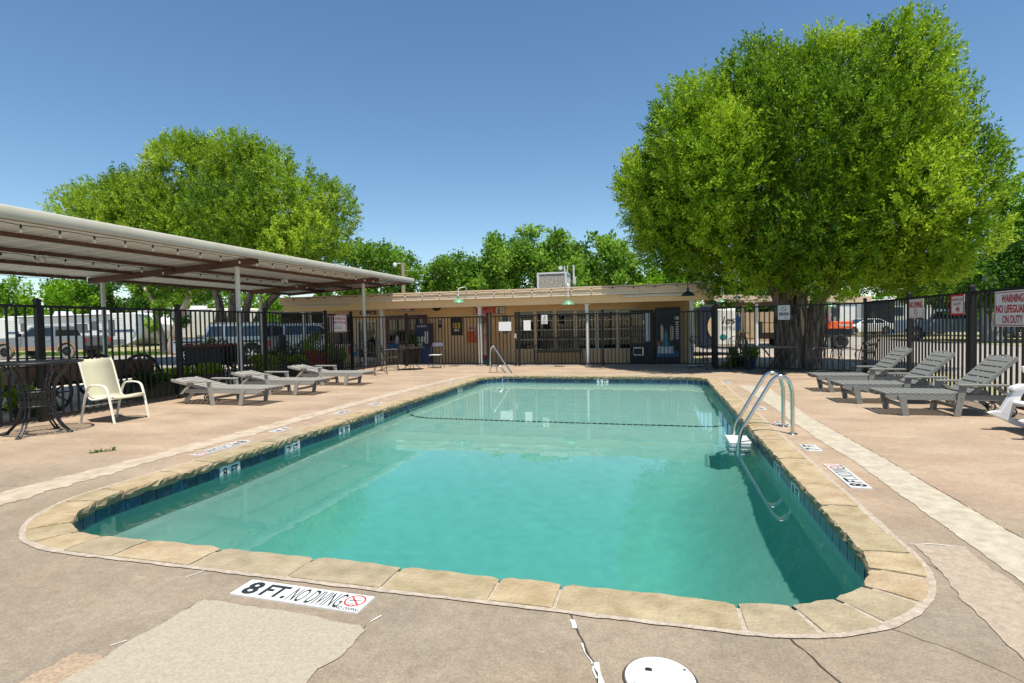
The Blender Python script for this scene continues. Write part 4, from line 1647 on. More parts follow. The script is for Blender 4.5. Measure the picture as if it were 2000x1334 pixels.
# roof, roof edge board, beam and posts
RX0, RX1 = W(546, 580, FY)[0], W(1394, 570, FY)[0]
fz0, fz1 = 2.335, 2.6
mb = MB()
mb.box((RX0 + 0.02, FY - WY + 0.04, fz0 + 0.1), (RX1 - 0.01, BY1 - WY + 0.5, fz1 - 0.03))
mb.build('roof', 'asphalt_shingle', bld)
mb = MB()
mb.box((RX0 + 0.02, FY - WY + 0.04, fz0 + 0.06), (RX1 - 0.01, -0.002, fz0 + 0.098))
mb.build('porch_ceiling', 'tan_paint', bld)
nseg = 7
for k in range(nseg):
    a = RX0 + (RX1 - RX0) * k / nseg
    b = RX0 + (RX1 - RX0) * (k + 1) / nseg - 0.006
    mb = MB()
    dz = rg.uniform(-0.006, 0.006)
    mb.box((a, FY - WY, fz0 + dz), (b, FY - WY + 0.035, fz1 + dz))
    o = mb.build('fascia_board', 'tan_trim', bld, bevel=0.004)
    mb = MB()
    mb.box((a, FY - WY - 0.022, fz0 + dz + 0.165), (b, FY - WY - 0.001, fz1 + dz + 0.012))
    mb.build('edge_flashing', 'tan_trim', bld, bevel=0.003)
    mb = MB()
    mb.box((a, FY - WY - 0.014, fz0 + dz - 0.012), (b, FY - WY - 0.001, fz0 + dz + 0.035))
    mb.build('fascia_rail', 'tan_rail', bld)
mb = MB()
mb.box((RX0 + 0.1, FY - WY + 0.09, 2.065), (RX1 - 0.12, FY - WY + 0.2, fz0 + 0.06))
mb.build('porch_beam', 'tan_paint', bld)
mb = MB()
mb.box((RX1 - 0.12, FY - WY + 0.09, 2.065), (RX1 - 0.03, 0.5, fz0 + 0.06))
mb.build('porch_beam', 'tan_paint', bld)
for px in (594, 747, 938, 1147, 1351):
    X = W(px, 650, PY)[0]
    mb = MB()
    mb.box((X - 0.055, PY - WY - 0.055, 0.03), (X + 0.055, PY - WY + 0.055, 2.06))
    o = mb.build('porch_post', 'white_paint', bld, bevel=0.004)
    mb = MB()
    mb.box((X - 0.085, PY - WY - 0.085, 0.0), (X + 0.085, PY - WY + 0.085, 0.03))
    mb.box((X - 0.085, PY - WY - 0.085, 2.02), (X + 0.085, PY - WY + 0.085, 2.05))
    mb.build('post_cap', 'white_paint', o)
text('OFFICE', W(736, 611)[0] - W(703, 611)[0], 0.155, 'navy', bld, (W(719, 611)[0], -0.012, W(719, 611)[1]), name='sign_letters', bold=0.045)
# tube lights on the beam
for a, b, y in ((575, 678, 599), (1212, 1356, 579.5)):
    p, q = AY(a, y, FY - 0.0), AY(b, y, FY - 0.0)
    z = 2.26
    t = thing('tube_light', 'pale tube light under the left end of the porch roof edge' if a < 800 else 'long pale tube light under the shaded right end of the roof edge', 'tube light', ((p.x + q.x) / 2, FY + 0.045, z))
    w_ = (q.x - p.x) / 2
    mb = MB()
    mb.box((-w_, -0.03, 0.0), (w_, 0.045, 0.04))
    mb.build('housing', 'tan_trim', t)
    mb = MB()
    mb.tube([(-w_ + 0.03, -0.02, -0.018), (w_ - 0.03, -0.02, -0.018)], 0.02, 10)
    mb.build('tube', 'white_gloss', t, smooth='auto')
light_string('string of clear bulbs looped along the edge of the office roof', (RX0 + 0.3, FY - 0.05, fz1 - 0.03), (RX1 - 0.1, FY - 0.05, fz1 - 0.03), 0.66, 0.03, SK2, BL2, 0.007)


# gooseneck lamps
def gooseneck(label, px, pz, shade, flip=1, Y=FY, low=2.06, high=2.72, gap=0.0, reach=0.42):
    X = AY(px, 585, Y).x
    t = thing('gooseneck_lamp', label, 'lamp', (X, Y - 0.03, 0), group=None)
    mb = MB()
    ex = -0.13 * flip
    pts = curve_pts([(-ex, 0.0, low + 0.38), (-ex, -0.1, low + 0.52), (-ex * 0.7, -0.22, high), (0, -reach, high - 0.06), (0, -reach - 0.02, low + 0.36), (0, -reach - 0.02, low + 0.2)], 6)
    mb.tube(pts, 0.014, 8)
    mb.build('arm', 'white_gloss' if shade == 'lamp_green' else 'lamp_dark', t, smooth='auto')
    mb = MB()
    c = (0, -reach - 0.02, 0)
    mb.lathe([(0.028, low + 0.23), (0.034, low + 0.2), (0.036, low + 0.13), (0.075, low + 0.105), (0.15, low + 0.06), (0.2, low + 0.0), (0.205, low - 0.012), (0.19, low - 0.0), (0.12, low + 0.055), (0.03, low + 0.1)], 28, c)
    mb.build('shade', shade, t, smooth='auto')
    mb = MB()
    mb.lathe([(0.012, low + 0.09), (0.035, low + 0.045), (0.03, low + 0.015), (0.004, low + 0.0)], 12, c)
    mb.build('bulb', 'bulb_glass', t, smooth='auto')
    return t


gooseneck('green gooseneck lamp on the roof edge above the red bottle sign', 905, 590, 'lamp_green', 1, low=2.2)
gooseneck('green gooseneck lamp on the roof edge in front of the office windows', 1114, 595, 'lamp_green', -1, low=2.03)
gooseneck('dark gooseneck lamp at the right end of the office roof edge', 1342, 572, 'lamp_dark', 1, low=2.2)
t = gooseneck('green gooseneck lamp bent out from the end wall of the office', 1388, 590, 'lamp_green', 1, Y=19.6, low=1.99)
t = gooseneck('green gooseneck lamp on the far carport beside the office corner', 1407, 587, 'lamp_green', 1, Y=29.0, low=2.35, high=3.1)
t = gooseneck('dark gooseneck lamp hanging in front of the far carport roof', 1437, 580, 'lamp_dark', 1, Y=28.8, low=2.5, high=3.3)
t = gooseneck('green gooseneck lamp on the far carport just right of the big trunk', 1617, 590, 'lamp_green', 1, Y=29.2, low=2.0, high=2.7)

# evaporative cooler and aerials on the roof
cl = thing('swamp_cooler', 'boxy evaporative cooler with pebbly panels on the office roof', 'cooler', (-3.92, 21.4, fz1 - 0.03))
mb = MB()
for x in (-0.55, 0.55):
    for y in (-0.45, 0.45):
        mb.box((x - 0.035, y - 0.035, 0), (x + 0.035, y + 0.035, 0.8))
mb.box((-0.585, -0.485, 0.8), (0.585, 0.485, 0.86))
mb.box((-0.585, -0.485, 0.0), (0.585, 0.485, 0.12))
mb.build('cabinet', 'pale_plastic', cl)
mb = MB()
mb.box((-0.515, -0.46, 0.12), (0.515, -0.44, 0.8))
mb.build('front_panel', 'pebble_panel', cl)
for x in (0.55, -0.55):
    mb = MB()
    mb.box((x - 0.01, -0.415, 0.12), (x + 0.01, 0.415, 0.8))
    mb.build('side_panel', 'pale_plastic', cl)
an = thing('roof_aerial', 'short aerial with a small dish above the roof cooler', 'aerial', (-3.75, 23.0, fz1 - 0.03))
mb = MB()
mb.tube([(0, 0, 0), (0, 0, 1.3)], 0.03, 8)
mb.build('mast', 'pale_plastic', an)
mb = MB()
mb.lathe([(0.001, 0), (0.06, -0.015), (0.09, -0.04)], 12, (-0.15, -0.06, 1.22), 'y')
mb.tube([(0, 0, 1.2), (0.12, 0, 1.0), (0.14, 0, 1.35)], 0.02, 6)
mb.build('dish', 'white_gloss', an)
an = thing('roof_vent_pipe', 'thin white vent pipe just right of the roof cooler', 'vent pipe', (-3.3, 22.6, fz1 - 0.03))
mb = MB()
mb.tube([(0, 0, 0), (0, 0, 1.28)], 0.035, 8)
mb.build('pipe', 'white_gloss', an)
mb = MB()
mb.box((-0.02, -0.1, 0.5), (0.1, -0.03, 0.8))
mb.build('junction_box', 'pale_plastic', an)
an = thing('roof_vent', 'flat mushroom vent on the left of the office roof', 'roof vent', (AY(746, 574, 18.6).x, 18.6, fz1 - 0.03))
mb = MB()
mb.lathe([(0.08, 0.0), (0.08, 0.05), (0.2, 0.05), (0.18, 0.075), (0.02, 0.09)], 16)
mb.build('cap', 'pale_plastic', an)


# ------------------------------------------------------------------ things on the porch wall
def wall_sign(name, label, a, b, y0, y1, face, cat='sign', Y=WY - 0.02, frame=None, fw=0.02):
    xa, xb = W(a, y0, Y)[0], W(b, y0, Y)[0]
    za, zb = W((a + b) / 2, y1, Y)[1], W((a + b) / 2, y0, Y)[1]
    return sign(name, label, xb - xa, zb - za, ((xa + xb) / 2, Y, (za + zb) / 2), 0, frame, face, fw, 0.0, cat), xb - xa, zb - za


s, w_, h_ = wall_sign('cola_sign', 'red and white soda sign with a bottle beneath the porch roof', 924, 987, 599, 614, 'sign_white', frame='pot_green', fw=0.018)
mb = MB()
e = -0.0068
a, b = -w_ * 0.45, w_ * 0.22
mb.add([(a, e, -h_ * 0.32), (b, e, -h_ * 0.36), (b - 0.04, e, 0), (b, e, h_ * 0.4), (a, e, h_ * 0.4), (a + 0.04, e, 0.0)], [(0, 1, 2, 3, 4, 5)])
mb.build('red_banner', 'sign_bright_red', s)
text('Coca-Cola', w_ * 0.48, h_ * 0.42, 'sign_white', s, (-w_ * 0.11, -0.0075, h_ * 0.06), shear=0.35)
text('SIGN OF GOOD TASTE', w_ * 0.36, h_ * 0.07, 'sign_white', s, (-w_ * 0.11, -0.0075, -h_ * 0.25))
mb = MB()
mb.add([(x * 0.1 + w_ * 0.3, e, z * h_ * 0.42) for x, z in ((-0.3, -1), (0.3, -1), (0.34, -0.2), (0.22, 0.1), (0.3, 0.3), (0.12, 0.6), (0.1, 1), (-0.1, 1), (-0.12, 0.6), (-0.3, 0.3), (-0.22, 0.1), (-0.34, -0.2))], [tuple(range(12))])
mb.build('bottle_print', 'wood_brown', s)
text('ICE', w_ * 0.06, h_ * 0.13, 'faded_ink', s, (w_ * 0.41, -0.0068, h_ * 0.18))
text('COLD', w_ * 0.08, h_ * 0.13, 'faded_ink', s, (w_ * 0.41, -0.0068, h_ * -0.02))
s, w_, h_ = wall_sign('soda_sign', 'narrow white sign with red print above the notice board', 776, 812, 598, 609, 'sign_white', frame='ink', fw=0.01)
mb = MB()
mb.add([(-w_ * 0.3, e, -h_ * 0.2), (-w_ * 0.05, e, -h_ * 0.1), (0, e, h_ * 0.35), (-w_ * 0.32, e, h_ * 0.35)], [(0, 1, 2, 3)])
mb.add([(w_ * 0.2, e, -h_ * 0.3), (w_ * 0.42, e, -h_ * 0.3), (w_ * 0.42, e, h_ * 0.1), (w_ * 0.2, e, h_ * 0.1)], [(0, 1, 2, 3)])
mb.build('red_print', 'sign_bright_red', s)
t = thing('oval_sign', 'dark oval sign tucked under the porch roof left of the lamp', 'sign', (*[W(853, 600)[0], WY - 0.02], W(853, 600)[1]))
mb = MB()
mb.lathe([(0.19, -0.006), (0.19, 0.006)], 28, (0, 0, 0), 'y')
o = mb.build('panel', 'ink', t)
o.scale = (1, 1, 0.75)
mb = MB()
for a, b in (((-0.12, -0.02), (-0.04, 0.03)), ((-0.04, 0.03), (0.02, -0.03)), ((0.02, -0.03), (0.12, 0.02))):
    mb.bar((a[0], -0.008, a[1]), (b[0], -0.008, b[1]), 0.003, 0.03, up=(0, 1, 0))
mb.build('white_print', 'sign_white', t)
s, w_, h_ = wall_sign('thermometer_sign', 'narrow white wall plaque with a dark figure left of the black board', 855, 863, 621, 643, 'sign_white')
mb = MB()
mb.plate([(x * w_ * 0.4, -0.0062, z * h_ * 0.4) for x, z in ((-0.5, -1), (0.5, -1), (0.9, -0.4), (0.3, 0), (0.6, 0.5), (0.1, 1), (-0.4, 0.6), (-0.1, 0), (-0.9, -0.3))], (0, -1, 0), 0.002)
mb.build('dark_figure', 'ink', s, fix=True)
s, w_, h_ = wall_sign('black_board', 'black notice board with a yellow sheet on the tan wall', 880, 903, 620, 655, 'ink', 'notice board')
mb = MB()
mb.box((-w_ * 0.3, -0.008, -h_ * 0.1), (w_ * 0.3, -0.005, h_ * 0.2))
mb.build('yellow_sheet', 'yellow', s)
mb = MB()
mb.box((-w_ * 0.25, -0.008, -h_ * 0.28), (w_ * 0.2, -0.005, -h_ * 0.14))
mb.build('white_card', 'paper', s)
text('OPEN', w_ * 0.4, h_ * 0.09, 'ink', s, (0, -0.009, h_ * 0.05))
# red bottle-shaped sign
t = thing('bottle_sign', 'red cut out sign shaped like a wide bottle on the wall', 'sign', (W(922, 650)[0], WY - 0.03, W(922, 669)[1]))
hb = W(922, 633)[1] - W(922, 669)[1]
bp_ = [(-0.2, 0), (0.2, 0), (0.2, 0.55), (0.17, 0.68), (0.1, 0.78), (0.06, 0.82), (-0.06, 0.82), (-0.1, 0.78), (-0.17, 0.68), (-0.2, 0.55)]
mb = MB()
mb.plate([(x, 0, z * hb) for x, z in bp_], (0, -1, 0), 0.02)
mb.build('panel', 'orange_paint', t, fix=True)
mb = MB()
mb.lathe([(0.05, 0.82 * hb), (0.05, 0.9 * hb), (0.06, 0.9 * hb), (0.06, 0.97 * hb), (0.03, hb)], 14, (0, -0.01, 0))
mb.build('bottle_cap', 'pale_plastic', t)
mb = MB()
mb.box((-0.14, -0.026, 0.62 * hb), (0.14, -0.021, 0.72 * hb))
mb.build('white_label', 'sign_white', t)
mb = MB()
for a, b in (((-0.15, 0.5), (0, 0.25)), ((0.15, 0.5), (0, 0.25)), ((0, 0.25), (-0.12, 0.05)), ((-0.18, 0.03), (0.18, 0.03))):
    mb.bar((a[0], -0.0235, a[1] * hb), (b[0], -0.0235, b[1] * hb), 0.004, 0.02, up=(0, 1, 0))
mb.build('amber_lines', 'yellow', t)
s, w_, h_ = wall_sign('teal_plaque', 'tall rounded teal plaque on the wall behind the white gate notice', 981, 992, 616, 651, 'teal', 'plaque')
# notice board with purple-red frame
a, b, z0, z1 = NB_
t = thing('notice_board', 'glazed notice board in a red and purple frame by the office door', 'notice board', ((a + b) / 2, WY, (z0 + z1) / 2))
w_, h_ = (b - a) / 2, (z1 - z0) / 2
mb = MB()
mb.box((-w_ - 0.06, -0.05, h_), (w_ + 0.06, -0.002, h_ + 0.06))
mb.box((-w_ - 0.06, -0.05, -h_ - 0.06), (w_ + 0.06, -0.002, -h_))
mb.box((-w_ - 0.06, -0.05, -h_), (-w_, -0.002, h_))
mb.box((w_, -0.05, -h_), (w_ + 0.06, -0.002, h_))
mb.build('outer_frame', 'navy', t)
mb = MB()
for lo, hi in (((-w_, -0.03, h_ - 0.1), (w_, 0.02, h_)), ((-w_, -0.03, -h_), (w_, 0.02, -h_ + 0.05)), ((-w_, -0.03, -h_ + 0.05), (-w_ + 0.1, 0.02, h_ - 0.1)), ((w_ - 0.12, -0.03, -h_ + 0.05), (w_, 0.02, h_ - 0.1)), ((0.06, -0.03, -h_ + 0.05), (0.16, 0.02, h_ - 0.1))):
    mb.box(lo, hi)
mb.build('inner_frame', 'purple_red', t)
mb = MB()
mb.box((-w_, 0.06, -h_), (w_, 0.08, h_))
mb.build('back_panel', 'wood_fence', t)
for k in range(13):
    x = rg.uniform(-w_ + 0.2, w_ - 0.25)
    z = rg.uniform(-h_ + 0.15, h_ - 0.25)
    mb = MB()
    mb.box((-0.08, 0, -0.1), (0.08, 0.006, 0.1))
    o = mb.build('posted_sheet', rg.choice(('paper', 'sign_grey', 'yellow', 'blue_plastic', 'paper', 'tan_trim', 'terracotta')), t)
    o.location = (x, 0.045 - k * 0.0012, z)
mb = MB()
mb.add([(-w_ + 0.1, -0.02, -h_ + 0.05), (w_ - 0.12, -0.02, -h_ + 0.05), (w_ - 0.12, -0.02, h_ - 0.1), (-w_ + 0.1, -0.02, h_ - 0.1)], [(0, 1, 2, 3)])
mb.build('pane', 'window_glass', t)
# blue ice chest, stump with welcome board, blue cabinet with papers
x0, x1 = W(759, 665, 19.1)[0], W(795, 665, 19.1)[0]
t = thing('blue_trough', 'blue plastic trough on legs below the notice board', 'trough', ((x0 + x1) / 2, 19.15, 0))
w_ = (x1 - x0) / 2
mb = MB()
mb.add([(-w_ * 0.9, -0.2, 0.5), (w_ * 0.9, -0.2, 0.5), (w_ * 0.9, 0.2, 0.5), (-w_ * 0.9, 0.2, 0.5), (-w_, -0.25, 0.75), (w_, -0.25, 0.75), (w_, 0.25, 0.75), (-w_, 0.25, 0.75)], [(3, 2, 1, 0), (4, 5, 6, 7), (0, 1, 5, 4), (1, 2, 6, 5), (2, 3, 7, 6), (3, 0, 4, 7)])
mb.build('tub', 'blue_plastic', t, bevel=0.02)
for x in (-w_ * 0.8, w_ * 0.8):
    for y in (-0.15, 0.15):
        mb = MB()
        mb.box((x - 0.025, y - 0.025, 0), (x + 0.025, y + 0.025, 0.5))
        mb.build('leg', 'ink', t)
t = thing('water_jugs', 'pale plastic jug standing on the blue trough', 'jug', ((x0 + x1) / 2 - 0.05, 19.15, 0.75))
t.name = 'water_jug'
mb = MB()
mb.lathe([(0.08, 0), (0.09, 0.02), (0.09, 0.2), (0.07, 0.26), (0.03, 0.29), (0.03, 0.32)], 16)
mb.build('body', 'pale_plastic', t, smooth='auto')
mb = MB()
mb.lathe([(0.034, 0.32), (0.034, 0.35)], 12)
mb.build('cap', 'bright_blue', t)
t = thing('flower_pot_barrel', 'dark barrel of plants with a wooden welcome board on its rim', 'barrel', (W(804, 690, 18.9)[0], 18.9, 0))
mb = MB()
mb.lathe([(0.2, 0), (0.26, 0.2), (0.27, 0.35), (0.25, 0.55), (0.22, 0.56)], 18)
mb.build('barrel', 'bark_dark', t, smooth='auto')
mb = MB()
mb.box((-0.3, -0.29, 0.56), (0.28, -0.26, 0.74))
o = mb.build('welcome_board', 'wood_fence', t)
o.rotation_euler = (0, R(-4), 0)
text('WELCOME', 0.46, 0.09, 'ink', o, (0, -0.292, 0.65), bold=0.03)
lv = leaves_mesh('foliage', [((0.05, 0, 0.85), (0.2, 0.2, 0.22))], 500, 0.07, 9, 'leaf_dark')
o = bpy.data.objects.new('foliage', lv)
COL.objects.link(o)
o.parent = t
o['kind'] = 'stuff'
mb = MB()
mb.lathe([(0.002, -0.06), (0.045, -0.04), (0.06, 0.0), (0.045, 0.04), (0.002, 0.06)], 12, (-0.12, -0.2, 0.86))
mb.build('pumpkin', 'orange_paint', t, smooth='auto')
x0, x1 = W(814, 665, 19.2)[0], W(842, 665, 19.2)[0]
t = thing('newspaper_stand', 'tall dark blue cabinet covered in paper notices beside the tan wall', 'cabinet', ((x0 + x1) / 2, 19.25, 0))
w_ = (x1 - x0) / 2
mb = MB()
mb.box((-w_, -0.2, 0.62), (w_, 0.2, 1.53))
mb.build('upper_cabinet', 'navy', t, bevel=0.01)
mb = MB()
mb.box((-w_ * 0.3, -0.15, 0), (w_ * 0.9, 0.15, 0.62))
mb.build('pedestal', 'blue_plastic', t, bevel=0.01)
for k, (x, z, w2, h2) in enumerate(((-0.5, 0.95, 0.3, 0.12), (0.1, 0.95, 0.26, 0.13), (0.6, 1.1, 0.22, 0.2), (0.6, 0.85, 0.2, 0.1), (-0.4, 0.75, 0.35, 0.08))):
    mb = MB()
    mb.box((x * w_ - w2 * w_, -0.208, z - h2), (x * w_ + w2 * w_, -0.201, z + h2 * 0.6))
    mb.build('paper_notice', 'paper', t)
mb = MB()
for k in range(5):
    mb.box((-w_ * 0.75 + k * w_ * 0.31, -0.206, 1.385), (-w_ * 0.55 + k * w_ * 0.31, -0.201, 1.46))
mb.build('white_print', 'sign_white', t)
# carved and painted figure beside the porch post
t = thing('carved_figure', 'tall carved wooden figure with a striped band behind the porch post', 'statue', (W(945, 690, 18.7)[0], 18.75, 0))
mb = MB()
mb.lathe([(0.24, 0), (0.26, 0.06), (0.22, 0.14), (0.17, 0.2)], 18)
mb.build('base', 'teal', t, smooth='auto')
mb = MB()
mb.lathe([(0.15, 0.2), (0.2, 0.3), (0.15, 0.42), (0.13, 0.6), (0.15, 0.8), (0.16, 1.0), (0.19, 1.22), (0.17, 1.35), (0.08, 1.42), (0.06, 1.46)], 18)
mb.build('robe', 'tan_trim', t, smooth='auto')
mb = MB()
mb.lathe([(0.02, 1.44), (0.08, 1.5), (0.1, 1.58), (0.09, 1.67), (0.04, 1.73), (0.005, 1.74)], 16)
mb.lathe([(0.01, 1.55), (0.03, 1.57), (0.01, 1.6)], 8, (0.0, -0.1, 0))
mb.build('head', 'terracotta', t, smooth='auto')
for k in range(9):
    mb = MB()
    mb.bar((-0.13 + k * 0.03, -0.175 + abs(k - 4) * 0.01, 1.36 - k * 0.06), (-0.07 + k * 0.03, -0.19 + abs(k - 4) * 0.01, 1.32 - k * 0.06), 0.02, 0.03)
    mb.build('sash_stripe', 'sign_bright_red' if k % 2 else 'sign_white', t)
mb = MB()
mb.tube([(0.17, -0.02, 1.3), (0.24, -0.1, 1.1), (0.15, -0.2, 1.0)], [0.06, 0.05, 0.04], 10)
mb.tube([(-0.17, -0.02, 1.3), (-0.24, -0.1, 1.1), (-0.15, -0.2, 1.0)], [0.06, 0.05, 0.04], 10)
mb.build('arms', 'tan_trim', t, smooth='auto')
mb = MB()
mb.lathe([(0.19, 0.2), (0.25, 0.26), (0.2, 0.33)], 18)
mb.build('red_hem', 'rust_red', t, smooth='auto')
# porch bench
x0, x1 = W(1045, 690, 18.9)[0], W(1137, 690, 18.9)[0]
t = thing('porch_bench', 'long black iron bench under the office windows', 'bench', ((x0 + x1) / 2, 18.95, 0))
w_ = (x1 - x0) / 2
for k in range(5):
    mb = MB()
    mb.box((-w_, -0.25 + k * 0.1, 0.41), (w_, -0.17 + k * 0.1, 0.435))
    mb.build('seat_slat', 'black_metal', t)
for k in range(18):
    x = -w_ + 0.04 + (2 * w_ - 0.08) * k / 17
    mb = MB()
    mb.bar((x, 0.24, 0.45), (x, 0.31, 0.9), 0.02, 0.012)
    mb.build('back_bar', 'black_metal', t)
mb = MB()
mb.bar((-w_, 0.31, 0.92), (w_, 0.31, 0.92), 0.03, 0.045)
mb.bar((-w_, 0.24, 0.47), (w_, 0.24, 0.47), 0.03, 0.04)
mb.build('back_rail', 'black_metal', t)
for x in (-w_ + 0.03, w_ - 0.03):
    mb = MB()
    mb.tube(curve_pts([(x, -0.27, 0), (x, -0.24, 0.3), (x, -0.26, 0.62), (x, -0.1, 0.66), (x, 0.28, 0.64)], 4), 0.018, 7)
    mb.tube([(x, 0.31, 0.92), (x, 0.24, 0.45), (x, 0.3, 0)], 0.018, 7)
    mb.build('arm_frame', 'black_metal', t, smooth='auto')
# vending machines
x0, x1 = W(1231, 690, 18.9)[0], W(1276, 690, 18.9)[0]
t = thing('snack_machine', 'dark snack vending machine with a glass front beside the windows', 'vending machine', ((x0 + x1) / 2, 19.1, 0.02))
w_ = (x1 - x0) / 2
HV = 1.8
mb = MB()
mb.box((-w_, -0.36, 0.02), (w_, 0.4, HV))
mb.build('cabinet', 'ink', t, bevel=0.012)
gx0, gx1 = -w_ + 0.06, w_ - 0.3
for k in range(5):
    z = 0.72 + k * 0.2
    for j in range(8):
        mb = MB()
        x = gx0 + (gx1 - gx0) * (j + 0.5) / 8
        mb.box((x - 0.035, -0.372, z), (x + 0.035, -0.362, z + 0.15))
        mb.build('snack_bag', rg.choice(('sign_grey', 'paper', 'yellow', 'paper', 'bolt', 'terracotta', 'sign_grey', 'wood_fence')), t)
mb = MB()
mb.add([(gx0, -0.385, 0.68), (gx1, -0.385, 0.68), (gx1, -0.385, HV - 0.1), (gx0, -0.385, HV - 0.1)], [(0, 1, 2, 3)])
mb.build('pane', 'window_glass', t)
mb = MB()
mb.box((w_ - 0.24, -0.37, 0.75), (w_ - 0.1, -0.361, 1.7))
mb.build('keypad_panel', 'sign_grey', t)
for lo, hi in (((gx0 + 0.05, -0.375, 0.52), (gx1 - 0.02, -0.361, 0.545)), ((gx0 + 0.05, -0.375, 0.28), (gx1 - 0.02, -0.361, 0.305)), ((gx0 + 0.05, -0.375, 0.305), (gx0 + 0.075, -0.361, 0.52)), ((gx1 - 0.045, -0.375, 0.305), (gx1 - 0.02, -0.361, 0.52))):
    mb = MB()
    mb.box(lo, hi)
    mb.build('slot_frame', 'bolt', t)
x0, x1 = W(1281, 690, 18.9)[0], W(1329, 690, 18.9)[0]
t = thing('drink_machine', 'black drink vending machine with a blue and white picture front', 'vending machine', ((x0 + x1) / 2, 19.1, 0.02))
w_ = (x1 - x0) / 2
HV = 1.87
mb = MB()
mb.box((-w_, -0.36, 0.02), (w_, 0.4, HV))
mb.build('cabinet', 'ink', t, bevel=0.012)
fx0, fx1 = -w_ + 0.05, w_ - 0.25
pic = [('blue_plastic', (fx0, 0.22), (fx1 + 0.18, 0.42)), ('pale_plastic', (fx0 + 0.02, 0.34), (fx1 + 0.02, 0.58)), ('terracotta', (fx0, 0.58), (fx0 + 0.12, 0.75))]
for i, (m_, a, b) in enumerate(pic):
    mb = MB()
    mb.box((a[0], -0.3625 - i * 0.0008, a[1]), (b[0], -0.361, b[1]))
    mb.build('front_print', m_, t)
mb = MB()
mb.plate([(fx0 + 0.14, -0.3645, 0.56), (fx1 - 0.1, -0.3645, 0.56), (fx1 - 0.12, -0.3645, 0.75), (fx1 - 0.2, -0.3645, 1.15), (fx0 + 0.28, -0.3645, 1.15), (fx0 + 0.18, -0.3645, 0.75)], (0, -1, 0), 0.001)
mb.build('front_print', 'teal', t, fix=True)
for sx in (0.1, 0.42):
    mb = MB()
    mb.plate([(fx0 + sx + a, -0.364, z) for a, z in ((0.0, 0.8), (0.05, 0.72), (0.1, 0.85), (0.1, 1.2), (0.04, 1.32), (0.0, 1.2))], (0, -1, 0), 0.0012)
    mb.build('front_print', 'tan_trim', t, fix=True)
for k in range(9):
    z = 0.75 + k * 0.075
    mb = MB()
    mb.box((w_ - 0.17, -0.37, z), (w_ - 0.06, -0.361, z + 0.045))
    mb.build('selection_button', rg.choice(('paper', 'sign_grey', 'paper', 'sign_red', 'blue_plastic')), t)
mb = MB()
mb.box((w_ - 0.18, -0.368, 1.46), (w_ - 0.05, -0.361, 1.56))
mb.build('coin_slot', 'sign_grey', t)


